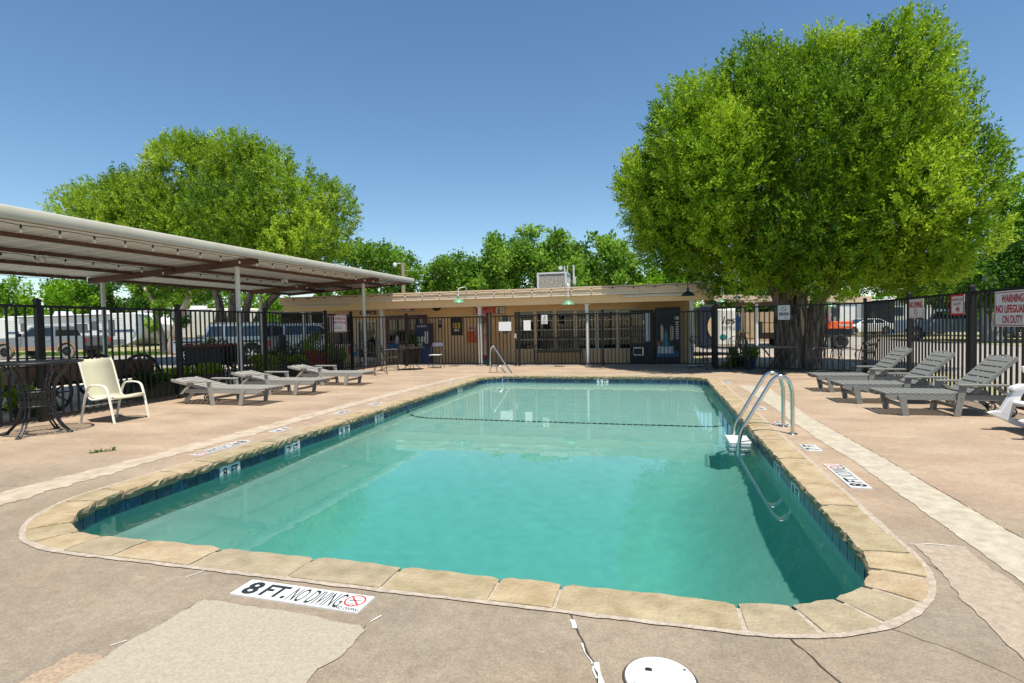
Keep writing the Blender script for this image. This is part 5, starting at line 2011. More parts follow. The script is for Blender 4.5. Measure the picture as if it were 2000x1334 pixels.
# ================================================================== loungers
def make_lounger(name, material, back_deg, label, loc, rz, group, sh=0.0, bl_=1.0):
    """foot end at the origin, head along +x"""
    t = thing(name, label, 'sun lounger', loc, rz, group)
    HX, SZ, WD = 1.27 - sh, 0.30, 0.3
    for sy in (-1, 1):
        y = sy * WD
        mb = MB()
        pr = [(0.0, SZ - 0.02), (0.03, SZ - 0.055), (0.1, SZ - 0.075), (HX + 0.45, SZ - 0.075), (HX + 0.5, SZ - 0.04), (HX + 0.48, SZ + 0.005), (0.02, SZ + 0.005)]
        mb.prism(pr, y - 0.016, y + 0.016)
        mb.build('side_rail', material, t, bevel=0.004)
        for (a, b) in (((0.46 - sh, 0.0), (0.4 - sh, SZ - 0.005)), ((1.08 - sh, 0.0), (1.15 - sh, 0.43))):
            mb = MB()
            d = 0.045
            yo = y + sy * 0.03
            mb.prism([(a[0] - d, a[1]), (a[0] + d * 0.8, a[1]), (b[0] + d, b[1]), (b[0] - d, b[1])], yo - 0.014, yo + 0.014)
            o = mb.build('leg', material, t, bevel=0.003)
            for zz in (SZ - 0.02, SZ - 0.06, 0.1):
                m2 = MB()
                m2.lathe([(0.001, -0.004), (0.006, -0.003), (0.007, 0.0)], 8, (a[0] + (b[0] - a[0]) * zz / max(0.01, b[1]), yo + sy * 0.016, zz), 'y')
                m2.build('bolt', 'bolt', o)
        mb = MB()                                    # sloping rear arm support and wheel leg
        mb.prism([(1.5 - sh, 0.42), (1.58 - sh, 0.42), (1.83 - sh, 0.2), (1.77 - sh, 0.2)], y + sy * 0.03 - 0.014, y + sy * 0.03 + 0.014)
        mb.build('arm_support', material, t, bevel=0.003)
        mb = MB()
        mb.prism([(1.5 - sh, SZ - 0.04), (1.6 - sh, SZ - 0.04), (1.8 - sh, 0.05), (1.74 - sh, 0.03)], y - 0.012 - sy * 0.036, y + 0.012 - sy * 0.036)
        mb.build('wheel_leg', material, t, bevel=0.003)
        mb = MB()
        mb.prism([(x - sh, z) for x, z in ((1.13, 0.43), (1.66, 0.43), (1.69, 0.44), (1.69, 0.452), (1.66, 0.456), (1.13, 0.456), (1.1, 0.45), (1.1, 0.436))], y + sy * 0.02 - 0.05, y + sy * 0.02 + 0.05)
        mb.build('armrest', material, t, bevel=0.005)
        mb = MB()
        pts = [(1.77 - sh + 0.055 * math.cos(k * PI / 10), y - sy * 0.065, 0.066 + 0.055 * math.sin(k * PI / 10)) for k in range(20)]
        mb.tube(pts, 0.011, 6, closed=True)
        w_ = mb.build('wheel', 'grey_plastic_warm' if material == 'grey_plastic_warm' else 'rubber', t, smooth='auto')
        mb = MB()
        for k in range(5):
            a = k * 2 * PI / 5
            mb.bar((1.77 - sh, y - sy * 0.065, 0.066), (1.77 - sh + 0.05 * math.cos(a), y - sy * 0.065, 0.066 + 0.05 * math.sin(a)), 0.012, 0.012, up=(0, 1, 0))
        mb.build('spoke', 'grey_plastic_warm', w_)
    for x, z in ((0.45 - sh, 0.13), (1.1 - sh, 0.13)):
        mb = MB()
        mb.box((x - 0.012, -WD - 0.01, z - 0.025), (x + 0.012, WD + 0.01, z + 0.025))
        mb.build('stretcher', material, t, bevel=0.003)
    sl = MB()
    sl.box((-0.032, -WD - 0.018, 0), (0.032, WD + 0.018, 0.018))
    sm = sl.mesh('slat', material)
    k = 0
    x = 0.045
    while x < HX - 0.03:
        put(sm, 'slat', t, (x, 0, SZ + 0.005))
        x += 0.083
    # backrest: side boards, slats with gaps, curved head board with a hand hole
    br = bpy.data.objects.new('backrest', None)
    COL.objects.link(br)
    br.parent = t
    br.location = (HX, 0, SZ + 0.01)
    br.rotation_euler = (0, R(-back_deg), 0)
    br.scale = (bl_, 1, 1)
    for sy in (-1, 1):
        mb = MB()
        y = sy * (WD - 0.02)
        mb.prism([(-0.04, -0.035), (0.8, -0.035), (0.83, -0.01), (0.82, 0.02), (0.02, 0.012)], y - 0.015, y + 0.015)
        mb.build('side_board', material, br, bevel=0.004)
    bs = MB()
    bs.box((-0.0455, -WD + 0.036, 0), (0.0455, WD - 0.036, 0.018))
    bm_ = bs.mesh('slat', material)
    for k in range(6):
        put(bm_, 'slat', br, (0.06 + k * 0.118, 0, -0.008))
    for y in (-0.14, 0.0, 0.14):
        mb = MB()
        mb.box((0.0, y - 0.02, -0.028), (0.72, y + 0.02, -0.009))
        mb.build('batten', material, br)
    hp = [(0.715, -WD + 0.036), (0.715, WD - 0.036), (0.8, WD - 0.036), (0.8, WD - 0.09), (0.83, WD - 0.16), (0.835, 0.06), (0.815, 0.055), (0.79, 0.04), (0.79, -0.04), (0.815, -0.055), (0.835, -0.06), (0.83, -WD + 0.16), (0.8, -WD + 0.09), (0.8, -WD + 0.036)]
    mb = MB()
    mb.plate([(x, y, -0.008) for x, y in hp], (0, 0, 1), 0.018)
    mb.build('head_board', material, br, fix=True)
    mb = MB()
    mb.bar((0.838, -0.075, 0.001), (0.838, 0.075, 0.001), 0.02, 0.018, up=(0, 0, 1))
    mb.build('hand_grip', material, br)
    return t


gl_ = make_lounger('sun_lounger', 'grey_plastic', 44, 'grey slatted lounger with raised back, nearest on the right side', (3.17, 9.2, 0), R(0.8), 'grey loungers along the right fence', 0.2, 0.9)
tr_ = tree_of(gl_)
for loc, rz, lab in (((2.95, 10.33, 0), R(1.0), 'middle grey slatted lounger of the three on the right side'), ((2.97, 11.86, 0), R(1.5), 'grey slatted lounger with raised back, farthest on the right near the trunk')):
    c = copy_tree(tr_)
    c.location = loc
    c.rotation_euler = (0, 0, rz)
    c['label'] = lab
ll = make_lounger('sun_lounger', 'grey_plastic_warm', 11, 'weathered lounger with low back nearest the cream chair on the left', (-6.98, 8.68, 0), R(180), 'weathered loungers along the left fence')
tr_ = tree_of(ll)
for loc, rz, lab in (((-6.92, 10.16, 0), R(180.5), 'weathered low lounger in the middle of the left row'), ((-6.86, 11.98, 0), R(181), 'weathered low lounger at the far end of the left row')):
    c = copy_tree(tr_)
    c.location = loc
    c.rotation_euler = (0, 0, rz)
    c['label'] = lab

# ------------------------------------------------------------------ cream sling chair on the left
t = thing('sling_chair', 'cream sling armchair standing on the left deck by the iron table', 'chair', (-8.33, 6.68, 0), R(2))
WD = 0.27
for sy in (-1, 1):
    y = sy * WD
    mb = MB()                                        # flat metal leg and arm in one bend
    K = [(-0.33, 0.0), (-0.255, 0.28), (-0.185, 0.5), (-0.13, 0.575), (-0.03, 0.595), (0.1, 0.59), (0.175, 0.56), (0.215, 0.48), (0.27, 0.25), (0.32, 0.0)]
    mb.tube([(p.x, y + sy * 0.03, p.z) for p in curve_pts([(a, 0, b) for a, b in K], 5)], 0.021, 8, squash=0.62)
    mb.build('arm_frame', 'cream_frame', t, smooth='auto')
    mb = MB()
    K = [(0.26, 0.405), (0.16, 0.4), (0.0, 0.375), (-0.12, 0.365), (-0.185, 0.4), (-0.215, 0.48), (-0.3, 0.78), (-0.345, 0.93), (-0.385, 0.98)]
    mb.tube([(p.x, y, p.z) for p in curve_pts([(a, 0, b) for a, b in K], 5)], 0.015, 8)
    mb.build('side_tube', 'cream_frame', t, smooth='auto')
for x, z in ((-0.26, 0.26), (0.25, 0.375)):
    mb = MB()
    mb.tube([(x, -WD - 0.02, z), (x, WD + 0.02, z)], 0.011, 7)
    mb.build('cross_tube', 'cream_frame', t)
K = [(0.285, 0.385), (0.262, 0.415), (0.16, 0.412), (0.0, 0.386), (-0.12, 0.376), (-0.19, 0.405), (-0.222, 0.48), (-0.31, 0.78), (-0.352, 0.93), (-0.385, 0.985), (-0.41, 0.985), (-0.415, 0.96)]
cp = curve_pts([(a, 0, b) for a, b in K], 5)
mb = MB()
n = len(cp)
for sy in (-1, 0, 1):
    mb.v += [(p.x, sy * (WD - 0.006), p.z - (0.012 if sy == 0 else 0)) for p in cp]
for c in range(2):
    for i in range(n - 1):
        mb.f.append((c * n + i, c * n + i + 1, (c + 1) * n + i + 1, (c + 1) * n + i))
o = mb.build('sling', 'sling', t, smooth=True)
md = o.modifiers.new('thickness', 'SOLIDIFY')
md.thickness = 0.004

# ------------------------------------------------------------------ tall lattice table at far left
t = thing('iron_table', 'tall round black iron table with lattice top at the far left', 'table', (-8.42, 5.62, 0))
RT, HT = 0.53, 1.02
mb = MB()
mb.lathe([(RT - 0.03, HT - 0.035), (RT, HT - 0.03), (RT + 0.006, HT - 0.012), (RT, HT), (RT - 0.03, HT), (RT - 0.03, HT - 0.035)], 56, caps=False)
mb.build('rim', 'black_metal', t, smooth='auto')
mb = MB()
k = -RT
while k < RT:
    h = math.sqrt(max(0, (RT - 0.02) ** 2 - k * k))
    if h > 0.05:
        c, s_ = math.cos(R(38)), math.sin(R(38))
        for sg in (1, -1):
            a, b = Vector((k * c - h * s_ * sg, (k * s_ + h * c * sg) , HT - 0.012 - 0.004 * (sg > 0))), Vector((k * c + h * s_ * sg, (k * s_ - h * c * sg), HT - 0.012 - 0.004 * (sg > 0)))
            if sg < 0:
                a, b = Vector((-a.x, a.y, a.z)), Vector((-b.x, b.y, b.z))
            mb.bar(a, b, 0.011, 0.006)
    k += 0.058
o = mb.build('lattice_top', 'black_metal', t)
o['kind'] = 'stuff'
mb = MB()
mb.tube([(0.2 * math.cos(2 * PI * k / 28), 0.2 * math.sin(2 * PI * k / 28), 0.6) for k in range(28)], 0.012, 6, closed=True)
mb.tube([(0.2 * math.cos(2 * PI * k / 28), 0.2 * math.sin(2 * PI * k / 28), 0.4) for k in range(28)], 0.012, 6, closed=True)
mb.build('ring', 'black_metal', t, smooth='auto')
mb = MB()
N = 24
for k in range(N):
    for dz, sg in ((0.0, 1), (0.0, -1)):
        a = 2 * PI * k / N
        b = a + sg * 2 * PI * 2 / N
        mb.bar((0.2 * math.cos(a), 0.2 * math.sin(a), 0.41), (0.2 * math.cos(b), 0.2 * math.sin(b), 0.59), 0.006, 0.012)
mb.build('basket_band', 'black_metal', t)
for k in range(4):
    a = R(25) + k * PI / 2
    c, s_ = math.cos(a), math.sin(a)
    for w_ in (-0.022, 0.022):
        mb = MB()
        K = [(0.42, HT - 0.03), (0.36, 0.9), (0.24, 0.72), (0.195, 0.5), (0.2, 0.34), (0.27, 0.16), (0.36, 0.05), (0.4, 0.0)]
        mb.tube([(p.x * c - w_ * s_, p.x * s_ + w_ * c, p.z) for p in curve_pts([(q, 0, z) for q, z in K], 5)], 0.0125, 7)
        mb.build('leg', 'black_metal', t, smooth='auto')
    mb = MB()
    mb.lathe([(0.03, 0.0), (0.035, 0.012), (0.02, 0.03)], 10, (0.4 * c, 0.4 * s_, 0))
    mb.build('foot', 'black_metal', t)

# ------------------------------------------------------------------ white moulded rocking chair at the right edge
t = thing('rocking_chair', 'white moulded plastic rocking chair cut off at the right edge', 'chair', (4.58, 7.6, 0), R(0))
for sy in (-1, 1):
    y = sy * 0.3
    mb = MB()
    top = [(-0.66, 0.215), (-0.62, 0.235), (-0.56, 0.24), (-0.5, 0.215), (-0.45, 0.17), (-0.36, 0.125), (-0.2, 0.09), (0.0, 0.075), (0.25, 0.09), (0.5, 0.16)]
    bot = [(0.52, 0.11), (0.25, 0.02), (0.0, 0.0), (-0.2, 0.015), (-0.36, 0.06), (-0.48, 0.12), (-0.62, 0.19)]
    mb.prism((top + bot)[::-1], y - 0.035, y + 0.035)
    mb.build('rocker', 'resin_white', t, bevel=0.008, fix=True)
    mb = MB()
    mb.prism([(-0.55, 0.22), (-0.44, 0.15), (-0.37, 0.32), (-0.33, 0.42), (-0.28, 0.52), (-0.36, 0.53), (-0.42, 0.47)], y - 0.035, y + 0.035)
    mb.build('front_leg', 'resin_white', t, bevel=0.01, fix=True)
    mb = MB()
    mb.prism([(0.2, 0.08), (0.32, 0.1), (0.38, 0.54), (0.28, 0.54)], y - 0.03, y + 0.03)
    mb.build('rear_leg', 'resin_white', t, bevel=0.01, fix=True)
    mb = MB()
    mb.prism([(-0.44, 0.49), (-0.42, 0.535), (-0.33, 0.57), (0.0, 0.565), (0.42, 0.545), (0.42, 0.5), (-0.3, 0.505)][::-1], y - 0.06, y + 0.06)
    mb.build('armrest', 'resin_white', t, bevel=0.015, fix=True)
    mb = MB()
    mb.prism([(-0.45, 0.3), (-0.4, 0.37), (-0.2, 0.36), (0.3, 0.3), (0.3, 0.25), (-0.2, 0.29)][::-1], y - 0.025, y + 0.025)
    mb.build('seat_rail', 'resin_white', t, bevel=0.008, fix=True)
mb = MB()
mb.box((-0.42, -0.28, 0.33), (0.22, 0.28, 0.36))
mb.build('seat', 'resin_white', t, bevel=0.012)
for k in range(6):
    y = -0.23 + k * 0.092
    mb = MB()
    mb.bar((0.16, y, 0.34), (0.42, y, 1.0), 0.07, 0.02, up=(1, 0, 0))
    mb.build('back_slat', 'resin_white', t, bevel=0.005)
for sy in (-1, 1):
    mb = MB()
    mb.prism([(0.1, 0.52), (0.14, 0.56), (-0.12 + 0.1, 0.6), (-0.2, 0.64), (-0.29, 0.72), (-0.3, 0.78), (-0.24, 0.79), (-0.05, 0.7), (0.3, 0.62), (0.3, 0.54)][::-1], sy * 0.335 - 0.018, sy * 0.335 + 0.018)
    mb.build('side_wing', 'resin_white', t, bevel=0.008, fix=True)


# ------------------------------------------------------------------ wrought iron chairs and tables on the deck
def iron_chair(label, loc, rz, group='wrought iron chairs by the fences'):
    """faces +x"""
    t = thing('iron_chair', label, 'chair', loc, rz, group)
    w = 0.23
    for sy in (-1, 1):
        y = sy * w
        mb = MB()
        mb.tube(curve_pts([(0.28, y, 0), (0.24, y, 0.05), (0.2, y, 0.25), (0.22, y, 0.43), (0.24, y, 0.62), (0.12, y * 1.1, 0.68), (-0.2, y * 1.05, 0.66)], 4), 0.0105, 6)
        mb.build('front_leg', 'wrought_iron', t, smooth='auto')
        mb = MB()
        mb.tube(curve_pts([(-0.36, y, 0), (-0.3, y, 0.08), (-0.2, y, 0.4), (-0.26, y, 0.7), (-0.34, y * 0.95, 0.9)], 4), 0.0105, 6)
        mb.build('rear_leg', 'wrought_iron', t, smooth='auto')
        mb = MB()
        mb.tube(curve_pts([(0.26, y, 0.02), (0.1, y, 0.09), (-0.15, y, 0.09), (-0.33, y, 0.02)], 4), 0.009, 6)
        mb.build('runner', 'wrought_iron', t, smooth='auto')
    mb = MB()
    mb.tube([(0.24, -w, 0.42), (0.24, w, 0.42), (-0.2, w, 0.41), (-0.2, -w, 0.41)], 0.01, 6, closed=True)
    for k in range(9):
        y = -w + 0.02 + k * (2 * w - 0.04) / 8
        mb.bar((-0.2, y, 0.41), (0.24, y, 0.42), 0.018, 0.004)
    mb.build('seat', 'wrought_iron', t)
    mb = MB()
    mb.tube(curve_pts([(-0.34, -w * 0.95, 0.9), (-0.36, -w * 0.5, 0.955), (-0.365, 0, 0.97), (-0.36, w * 0.5, 0.955), (-0.34, w * 0.95, 0.9)], 4), 0.011, 6)
    for k in range(7):
        y = -w * 0.8 + k * w * 1.6 / 6
        mb.bar((-0.21, y, 0.44), (-0.355, y * 0.95, 0.95 - abs(y) * 0.15), 0.011, 0.006)
    mb.tube([(-0.29 + 0.03 * math.cos(a), 0.11 * math.cos(a + 1.57), 0.74 + 0.1 * math.sin(a)) for a in [2 * PI * k / 18 for k in range(18)]], 0.007, 5, closed=True)
    mb.build('backrest', 'wrought_iron', t)
    return t


def iron_table(label, loc, r, h, sx=1.0):
    t = thing('iron_table', label, 'table', loc, 0, 'wrought iron tables by the fences')
    mb = MB()
    mb.lathe([(r - 0.02, h - 0.03), (r, h - 0.022), (r, h - 0.005), (r - 0.03, h)], 36)
    mb.lathe([(r - 0.025, h - 0.012), (r - 0.025, h - 0.006)], 36)
    mb.build('top', 'wrought_iron', t, smooth='auto')
    for k in range(4):
        a = R(40) + k * PI / 2
        c, s_ = math.cos(a), math.sin(a)
        mb = MB()
        mb.tube([(p.x * c, p.x * s_, p.z) for p in curve_pts([(r * 0.75, 0, h - 0.03), (r * 0.45, 0, h * 0.78), (0.06, 0, h * 0.5), (0.08, 0, h * 0.3), (r * 0.6, 0, 0.04), (r * 0.72, 0, 0.0)], 4)], 0.012, 6)
        mb.build('leg', 'wrought_iron', t, smooth='auto')
    return t


iron_chair('wrought iron chair facing the pool in front of the angled office fence', (-8.1, 14.55, 0), R(-20))
iron_chair('wrought iron chair turned to the round table by the office fence', (-8.35, 16.0, 0), R(25))
iron_table('small round iron table in front of the notice board', (-7.75, 16.3, 0), 0.46, 0.74)
# folding chair
mat('chair_vinyl', (0.1, 0.1, 0.13), 0.5)
t = thing('folding_chair', 'grey metal folding chair against the fence before the tan wall', 'chair', (-7.22, 17.1, 0), R(-88))
for sy in (-1, 1):
    mb = MB()
    mb.tube([(0.24, sy * 0.22, 0), (-0.2, sy * 0.2, 0.84)], 0.011, 7)
    mb.build('front_leg', 'wrought_iron', t)
    mb = MB()
    mb.tube([(-0.24, sy * 0.2, 0), (0.16, sy * 0.2, 0.44)], 0.011, 7)
    mb.build('rear_leg', 'wrought_iron', t)
mb = MB()
mb.tube([(-0.2, -0.2, 0.84), (-0.21, -0.12, 0.89), (-0.21, 0.12, 0.89), (-0.2, 0.2, 0.84)], 0.011, 7)
mb.tube([(0.2, -0.22, 0.08), (0.2, 0.22, 0.08)], 0.008, 6)
mb.build('top_tube', 'wrought_iron', t)
mb = MB()
mb.box((-0.14, -0.19, 0.43), (0.2, 0.19, 0.45))
mb.build('seat', 'sign_grey', t, bevel=0.006)
mb = MB()
mb.add([(-0.165, -0.19, 0.72), (-0.165, 0.19, 0.72), (-0.2, 0.19, 0.85), (-0.2, -0.19, 0.85), (-0.175, -0.19, 0.72), (-0.175, 0.19, 0.72), (-0.21, 0.19, 0.85), (-0.21, -0.19, 0.85)], [(0, 1, 2, 3), (7, 6, 5, 4), (3, 2, 6, 7), (0, 4, 5, 1)])
mb.build('backrest', 'chair_vinyl', t, fix=True)
iron_chair('wrought iron chair left of the table under the big tree', (2.2, 16.1, 0), R(-92))
iron_table('round iron table under the big tree beside the angled fence', (2.93, 15.28, 0), 0.5, 0.72)
iron_chair('wrought iron chair beyond the corner post by the planter', (1.35, 16.75, 0), R(-40))
iron_chair('wrought iron chair in front of the right end of the trunk', (4.1, 15.05, 0), R(-170))
iron_chair('wrought iron chair next to the grey loungers in the fence corner', (4.55, 14.3, 0), R(-160))

# ------------------------------------------------------------------ outside the left fence: wagon, pots, planters
t = thing('garden_wagon', 'old wooden wagon with iron wheels used as planter behind the left fence', 'wagon', (-11.0, 8.3, 0))


def spoke_wheel(parent, c, r, n=12, m_='black_metal', axis='x', tire=0.035):
    mb = MB()
    P = []
    for k in range(36):
        a = 2 * PI * k / 36
        P.append((c[0], c[1] + r * math.cos(a), c[2] + r * math.sin(a)) if axis == 'x' else (c[0] + r * math.cos(a), c[1], c[2] + r * math.sin(a)))
    mb.tube(P, tire, 6, closed=True, squash=0.6)
    w_ = mb.build('wheel', m_, parent, smooth='auto')
    mb = MB()
    for k in range(n):
        a = 2 * PI * k / n
        q = (c[0], c[1] + r * math.cos(a), c[2] + r * math.sin(a)) if axis == 'x' else (c[0] + r * math.cos(a), c[1], c[2] + r * math.sin(a))
        mb.bar(c, q, 0.022, 0.022)
    mb.lathe([(0.05, -0.09), (0.065, -0.05), (0.065, 0.05), (0.05, 0.09)], 12, c, axis)
    mb.build('spoke', m_, w_)


spoke_wheel(t, (0.45, -1.0, 0.33), 0.33, 10)
spoke_wheel(t, (0.45, 0.75, 0.47), 0.45, 12)
spoke_wheel(t, (-0.75, -1.0, 0.33), 0.33, 10)
spoke_wheel(t, (-0.75, 0.75, 0.47), 0.45, 12)
mb = MB()
mb.box((-0.6, -1.4, 0.5), (0.3, 1.2, 0.55))
mb.build('bed', 'wood_brown', t)
for lo, hi in (((-0.6, -1.4, 0.55), (-0.56, 1.2, 0.8)), ((0.26, -1.4, 0.55), (0.3, 1.2, 0.8)), ((-0.56, -1.4, 0.55), (0.26, -1.36, 0.8)), ((-0.56, 1.16, 0.55), (0.26, 1.2, 0.8))):
    mb = MB()
    mb.box(lo, hi)
    mb.build('side_board', 'wood_brown', t)
mb = MB()
mb.bar((-0.15, -1.4, 0.45), (-0.15, 1.2, 0.45), 0.08, 0.1)
mb.bar((-0.75, -1.0, 0.33), (0.45, -1.0, 0.33), 0.05, 0.05)
mb.bar((-0.75, 0.75, 0.47), (0.45, 0.75, 0.47), 0.05, 0.05)
mb.build('axle', 'black_metal', t)


def planter(name, label, loc, size, material, leaf, n=900, h=0.25, round_=False, group=None, flowers=None, lsz=0.06, rz=0.0):
    t = thing(name, label, 'planter', loc, rz, group)
    mb = MB()
    a, b, c = size
    if round_:
        mb.lathe([(a * 0.7, 0), (a * 0.95, c * 0.75), (a, c * 0.8), (a * 1.08, c * 0.86), (a * 1.08, c), (a * 0.95, c), (a * 0.9, c * 0.9), (0.01, c * 0.88)], 24)
        mb.build('pot', material, t, smooth='auto')
        bl = [((a * 0.6 * math.cos(k * 1.3), a * 0.6 * math.sin(k * 1.3), c + h * 0.35), (a * 0.62, a * 0.62, h * 0.7)) for k in range(5)]
    else:
        mb.box((-a, -b, 0), (a, b, c))
        mb.box((-a - 0.02, -b - 0.02, c - 0.05), (a + 0.02, b + 0.02, c))
        mb.build('box', material, t, bevel=0.01)
        k = max(2, int(max(a, b) / 0.16))
        bl = [((random.uniform(-a, a), -b + 2 * b * (i + 0.5) / k, c + h * random.uniform(0.1, 0.4)), (max(0.16, a * 0.8), 0.24, h * random.uniform(0.5, 0.9))) for i in range(k)]
    o = bpy.data.objects.new('foliage', leaves_mesh('foliage', bl, n, lsz, int(abs(loc[1] * 100)) + 3, leaf, up=0.5, rnd=0.9, aspect=0.75))
    COL.objects.link(o)
    o.parent = t
    o['kind'] = 'stuff'
    if flowers:
        o = bpy.data.objects.new('flowers', leaves_mesh('flowers', [((x, y, z + 0.06), r_) for (x, y, z), r_ in bl], max(40, n // 12), 0.05, 77, flowers, aspect=0.9))
        COL.objects.link(o)
        o.parent = t
        o['kind'] = 'stuff'
    return t


planter('plant_pot', 'large dark green glazed pot at the left edge behind the fence', (-10.05, 5.75, -0.012), (0.33, 0.33, 0.62), 'pot_green', 'leaf_lime', 1400, 0.3, True)
planter('plant_pot', 'low clump of lime leaves in a small pot beside the wagon wheel', (-10.15, 6.6, -0.012), (0.2, 0.2, 0.2), 'planter_dark', 'leaf_lime', 700, 0.3, True)
planter('planter_box', 'dark planter with lime leaves behind the nearest left lounger', (-10.35, 10.35, -0.012), (0.24, 0.55, 0.4), 'planter_dark', 'leaf_lime', 1500, 0.22)
planter('planter_box', 'green ribbed planter with dark foliage behind the fence post', (-10.5, 9.15, -0.012), (0.26, 0.4, 0.34), 'pot_green', 'leaf_dark', 900, 0.2)
planter('planter_box', 'dark planter with lime leaves behind the middle left lounger', (-10.45, 12.6, -0.012), (0.24, 0.5, 0.45), 'planter_dark', 'leaf_lime', 1300, 0.25)
planter('planter_box', 'dark planter with lime leaves behind the far left lounger', (-10.5, 14.0, -0.012), (0.24, 0.45, 0.42), 'planter_dark', 'leaf_lime', 1200, 0.28)
planter('plant_pot', 'dark pot of lime leaves just left of the last canopy post', (-10.35, 16.0, -0.012), (0.25, 0.25, 0.42), 'planter_dark', 'leaf_lime', 900, 0.3, True)
planter('plant_pot', 'blue pot of bright leaves and flowers in front of the trunk', (2.62, 16.95, 0.006), (0.19, 0.19, 0.38), 'navy', 'leaf_lime', 700, 0.22, True)
# dark antique cart under the canopy
t = thing('antique_cart', 'dark antique iron cart standing behind the fence under the canopy', 'cart', (-12.6, 13.2, 0), R(20))
mb = MB()
mb.box((-0.5, -0.75, 0.45), (0.5, 0.75, 0.95))
mb.build('body', 'ink', t, bevel=0.03)
mb = MB()
mb.box((-0.54, -0.8, 0.95), (0.54, 0.8, 1.0))
mb.build('rim', 'rust_red', t, bevel=0.01)
spoke_wheel(t, (0.56, -0.45, 0.46), 0.46, 10)
spoke_wheel(t, (-0.56, -0.45, 0.46), 0.46, 10)
mb = MB()
mb.bar((-0.56, -0.45, 0.46), (0.56, -0.45, 0.46), 0.05, 0.05)
mb.bar((0, 0.75, 0.5), (0, 1.5, 0.1), 0.05, 0.05)
mb.build('axle', 'black_metal', t)
lv = leaves_mesh('foliage', [((0, -0.4 + 0.4 * k, 1.02), (0.4, 0.3, 0.14)) for k in range(3)], 600, 0.06, 4, 'leaf_dark')
o = bpy.data.objects.new('foliage', lv)
COL.objects.link(o)
o.parent = t
o['kind'] = 'stuff'
# red slatted crate, bush, vine hoop
t = thing('red_crate', 'red slatted wooden crate planter below the emergency sign', 'crate', (-11.1, 16.2, -0.012), R(15))
for k in range(4):
    mb = MB()
    mb.box((-0.45, -0.28, 0.18 + k * 0.13), (0.45, -0.25, 0.28 + k * 0.13))
    mb.box((-0.45, 0.25, 0.18 + k * 0.13), (0.45, 0.28, 0.28 + k * 0.13))
    mb.box((-0.45, -0.25, 0.18 + k * 0.13), (-0.42, 0.25, 0.28 + k * 0.13))
    mb.box((0.42, -0.25, 0.18 + k * 0.13), (0.45, 0.25, 0.28 + k * 0.13))
    mb.build('slat', 'rust_red', t)
mb = MB()
for x in (-0.4, 0.4):
    for y in (-0.23, 0.23):
        mb.box((x - 0.03, y - 0.03, 0), (x + 0.03, y + 0.03, 0.7))
mb.build('corner_post', 'rust_red', t)
lv = leaves_mesh('foliage', [((-0.2, 0, 0.8), (0.35, 0.3, 0.35)), ((0.2, 0, 0.7), (0.3, 0.3, 0.2)), ((-0.1, 0, 1.05), (0.25, 0.25, 0.2))], 1300, 0.07, 14, 'leaf_elm')
o = bpy.data.objects.new('foliage', lv)
COL.objects.link(o)
o.parent = t
o['kind'] = 'stuff'


def bush(label, loc, r, n, leaf, size=0.07, name='bush', rzs=1.0):
    t = thing(name, label, 'bush', loc)
    rgb = random.Random(int(abs(loc[0] * 31 + loc[1] * 7)))
    bl = [((rgb.uniform(-0.6, 0.6) * r, rgb.uniform(-0.6, 0.6) * r, r * rzs * rgb.uniform(0.35, 1.2)), r * rgb.uniform(0.35, 0.6)) for _ in range(9)]
    o = bpy.data.objects.new('foliage', leaves_mesh('foliage', bl, n, size, rgb.randint(1, 999), leaf))
    COL.objects.link(o)
    o.parent = t
    o['kind'] = 'stuff'
    mb = MB()
    for b in bl[:6]:
        limb(mb, (0, 0, -0.03), b[0], 0.02, 0.006, rgb, 5)
    mb.build('stems', 'bark_dark', t)
    return t


bush('dark leafy bush beside the white car left of the emergency sign', (-12.4, 16.6, 0), 0.6, 2600, 'leaf_dark', 0.075)
bush('low dark fern like plant behind the corner of the angled fence', (2.35, 17.35, 0), 0.3, 1100, 'leaf_dark', 0.08)
bush('small lime plant at the foot of the wide corner post', (2.0, 17.1, 0), 0.14, 300, 'leaf_lime', 0.06)
t = thing('garden_hoop', 'dark iron garden hoop with hanging bottles between the crate and office', 'garden ornament', (-10.7, 17.2, 0))
mb = MB()
mb.tube([(0.5 * math.cos(PI * k / 16), 0, 0.25 + 0.75 * math.sin(PI * k / 16)) for k in range(17)], 0.014, 6)
mb.tube([(0.5, 0, 0.25), (0.5, 0, 0)], 0.014, 6)
mb.tube([(-0.5, 0, 0.25), (-0.5, 0, 0)], 0.014, 6)
mb.build('hoop', 'black_metal', t)
for k, m_ in enumerate(('bright_blue', 'yellow', 'sign_bright_red', 'bright_blue')):
    mb = MB()
    mb.lathe([(0.02, 0.1), (0.02, 0.0), (0.045, -0.05), (0.045, -0.18), (0.01, -0.19)], 10, (-0.32 + 0.22 * k, 0, 0.72 - abs(k - 1.5) * 0.1))
    mb.build('bottle', m_, t, smooth='auto')
t = thing('iron_urn', 'slender dark iron ornament on a stake before the white car', 'garden ornament', (-11.6, 14.9, 0))
mb = MB()
mb.tube([(0, 0, 0), (0, 0, 0.75)], 0.02, 6)
mb.build('stake', 'black_metal', t)
mb = MB()
mb.lathe([(0.01, 0.7), (0.1, 0.82), (0.13, 1.0), (0.1, 1.18), (0.01, 1.3)], 12)
mb.build('lantern', 'ink', t, smooth='auto')


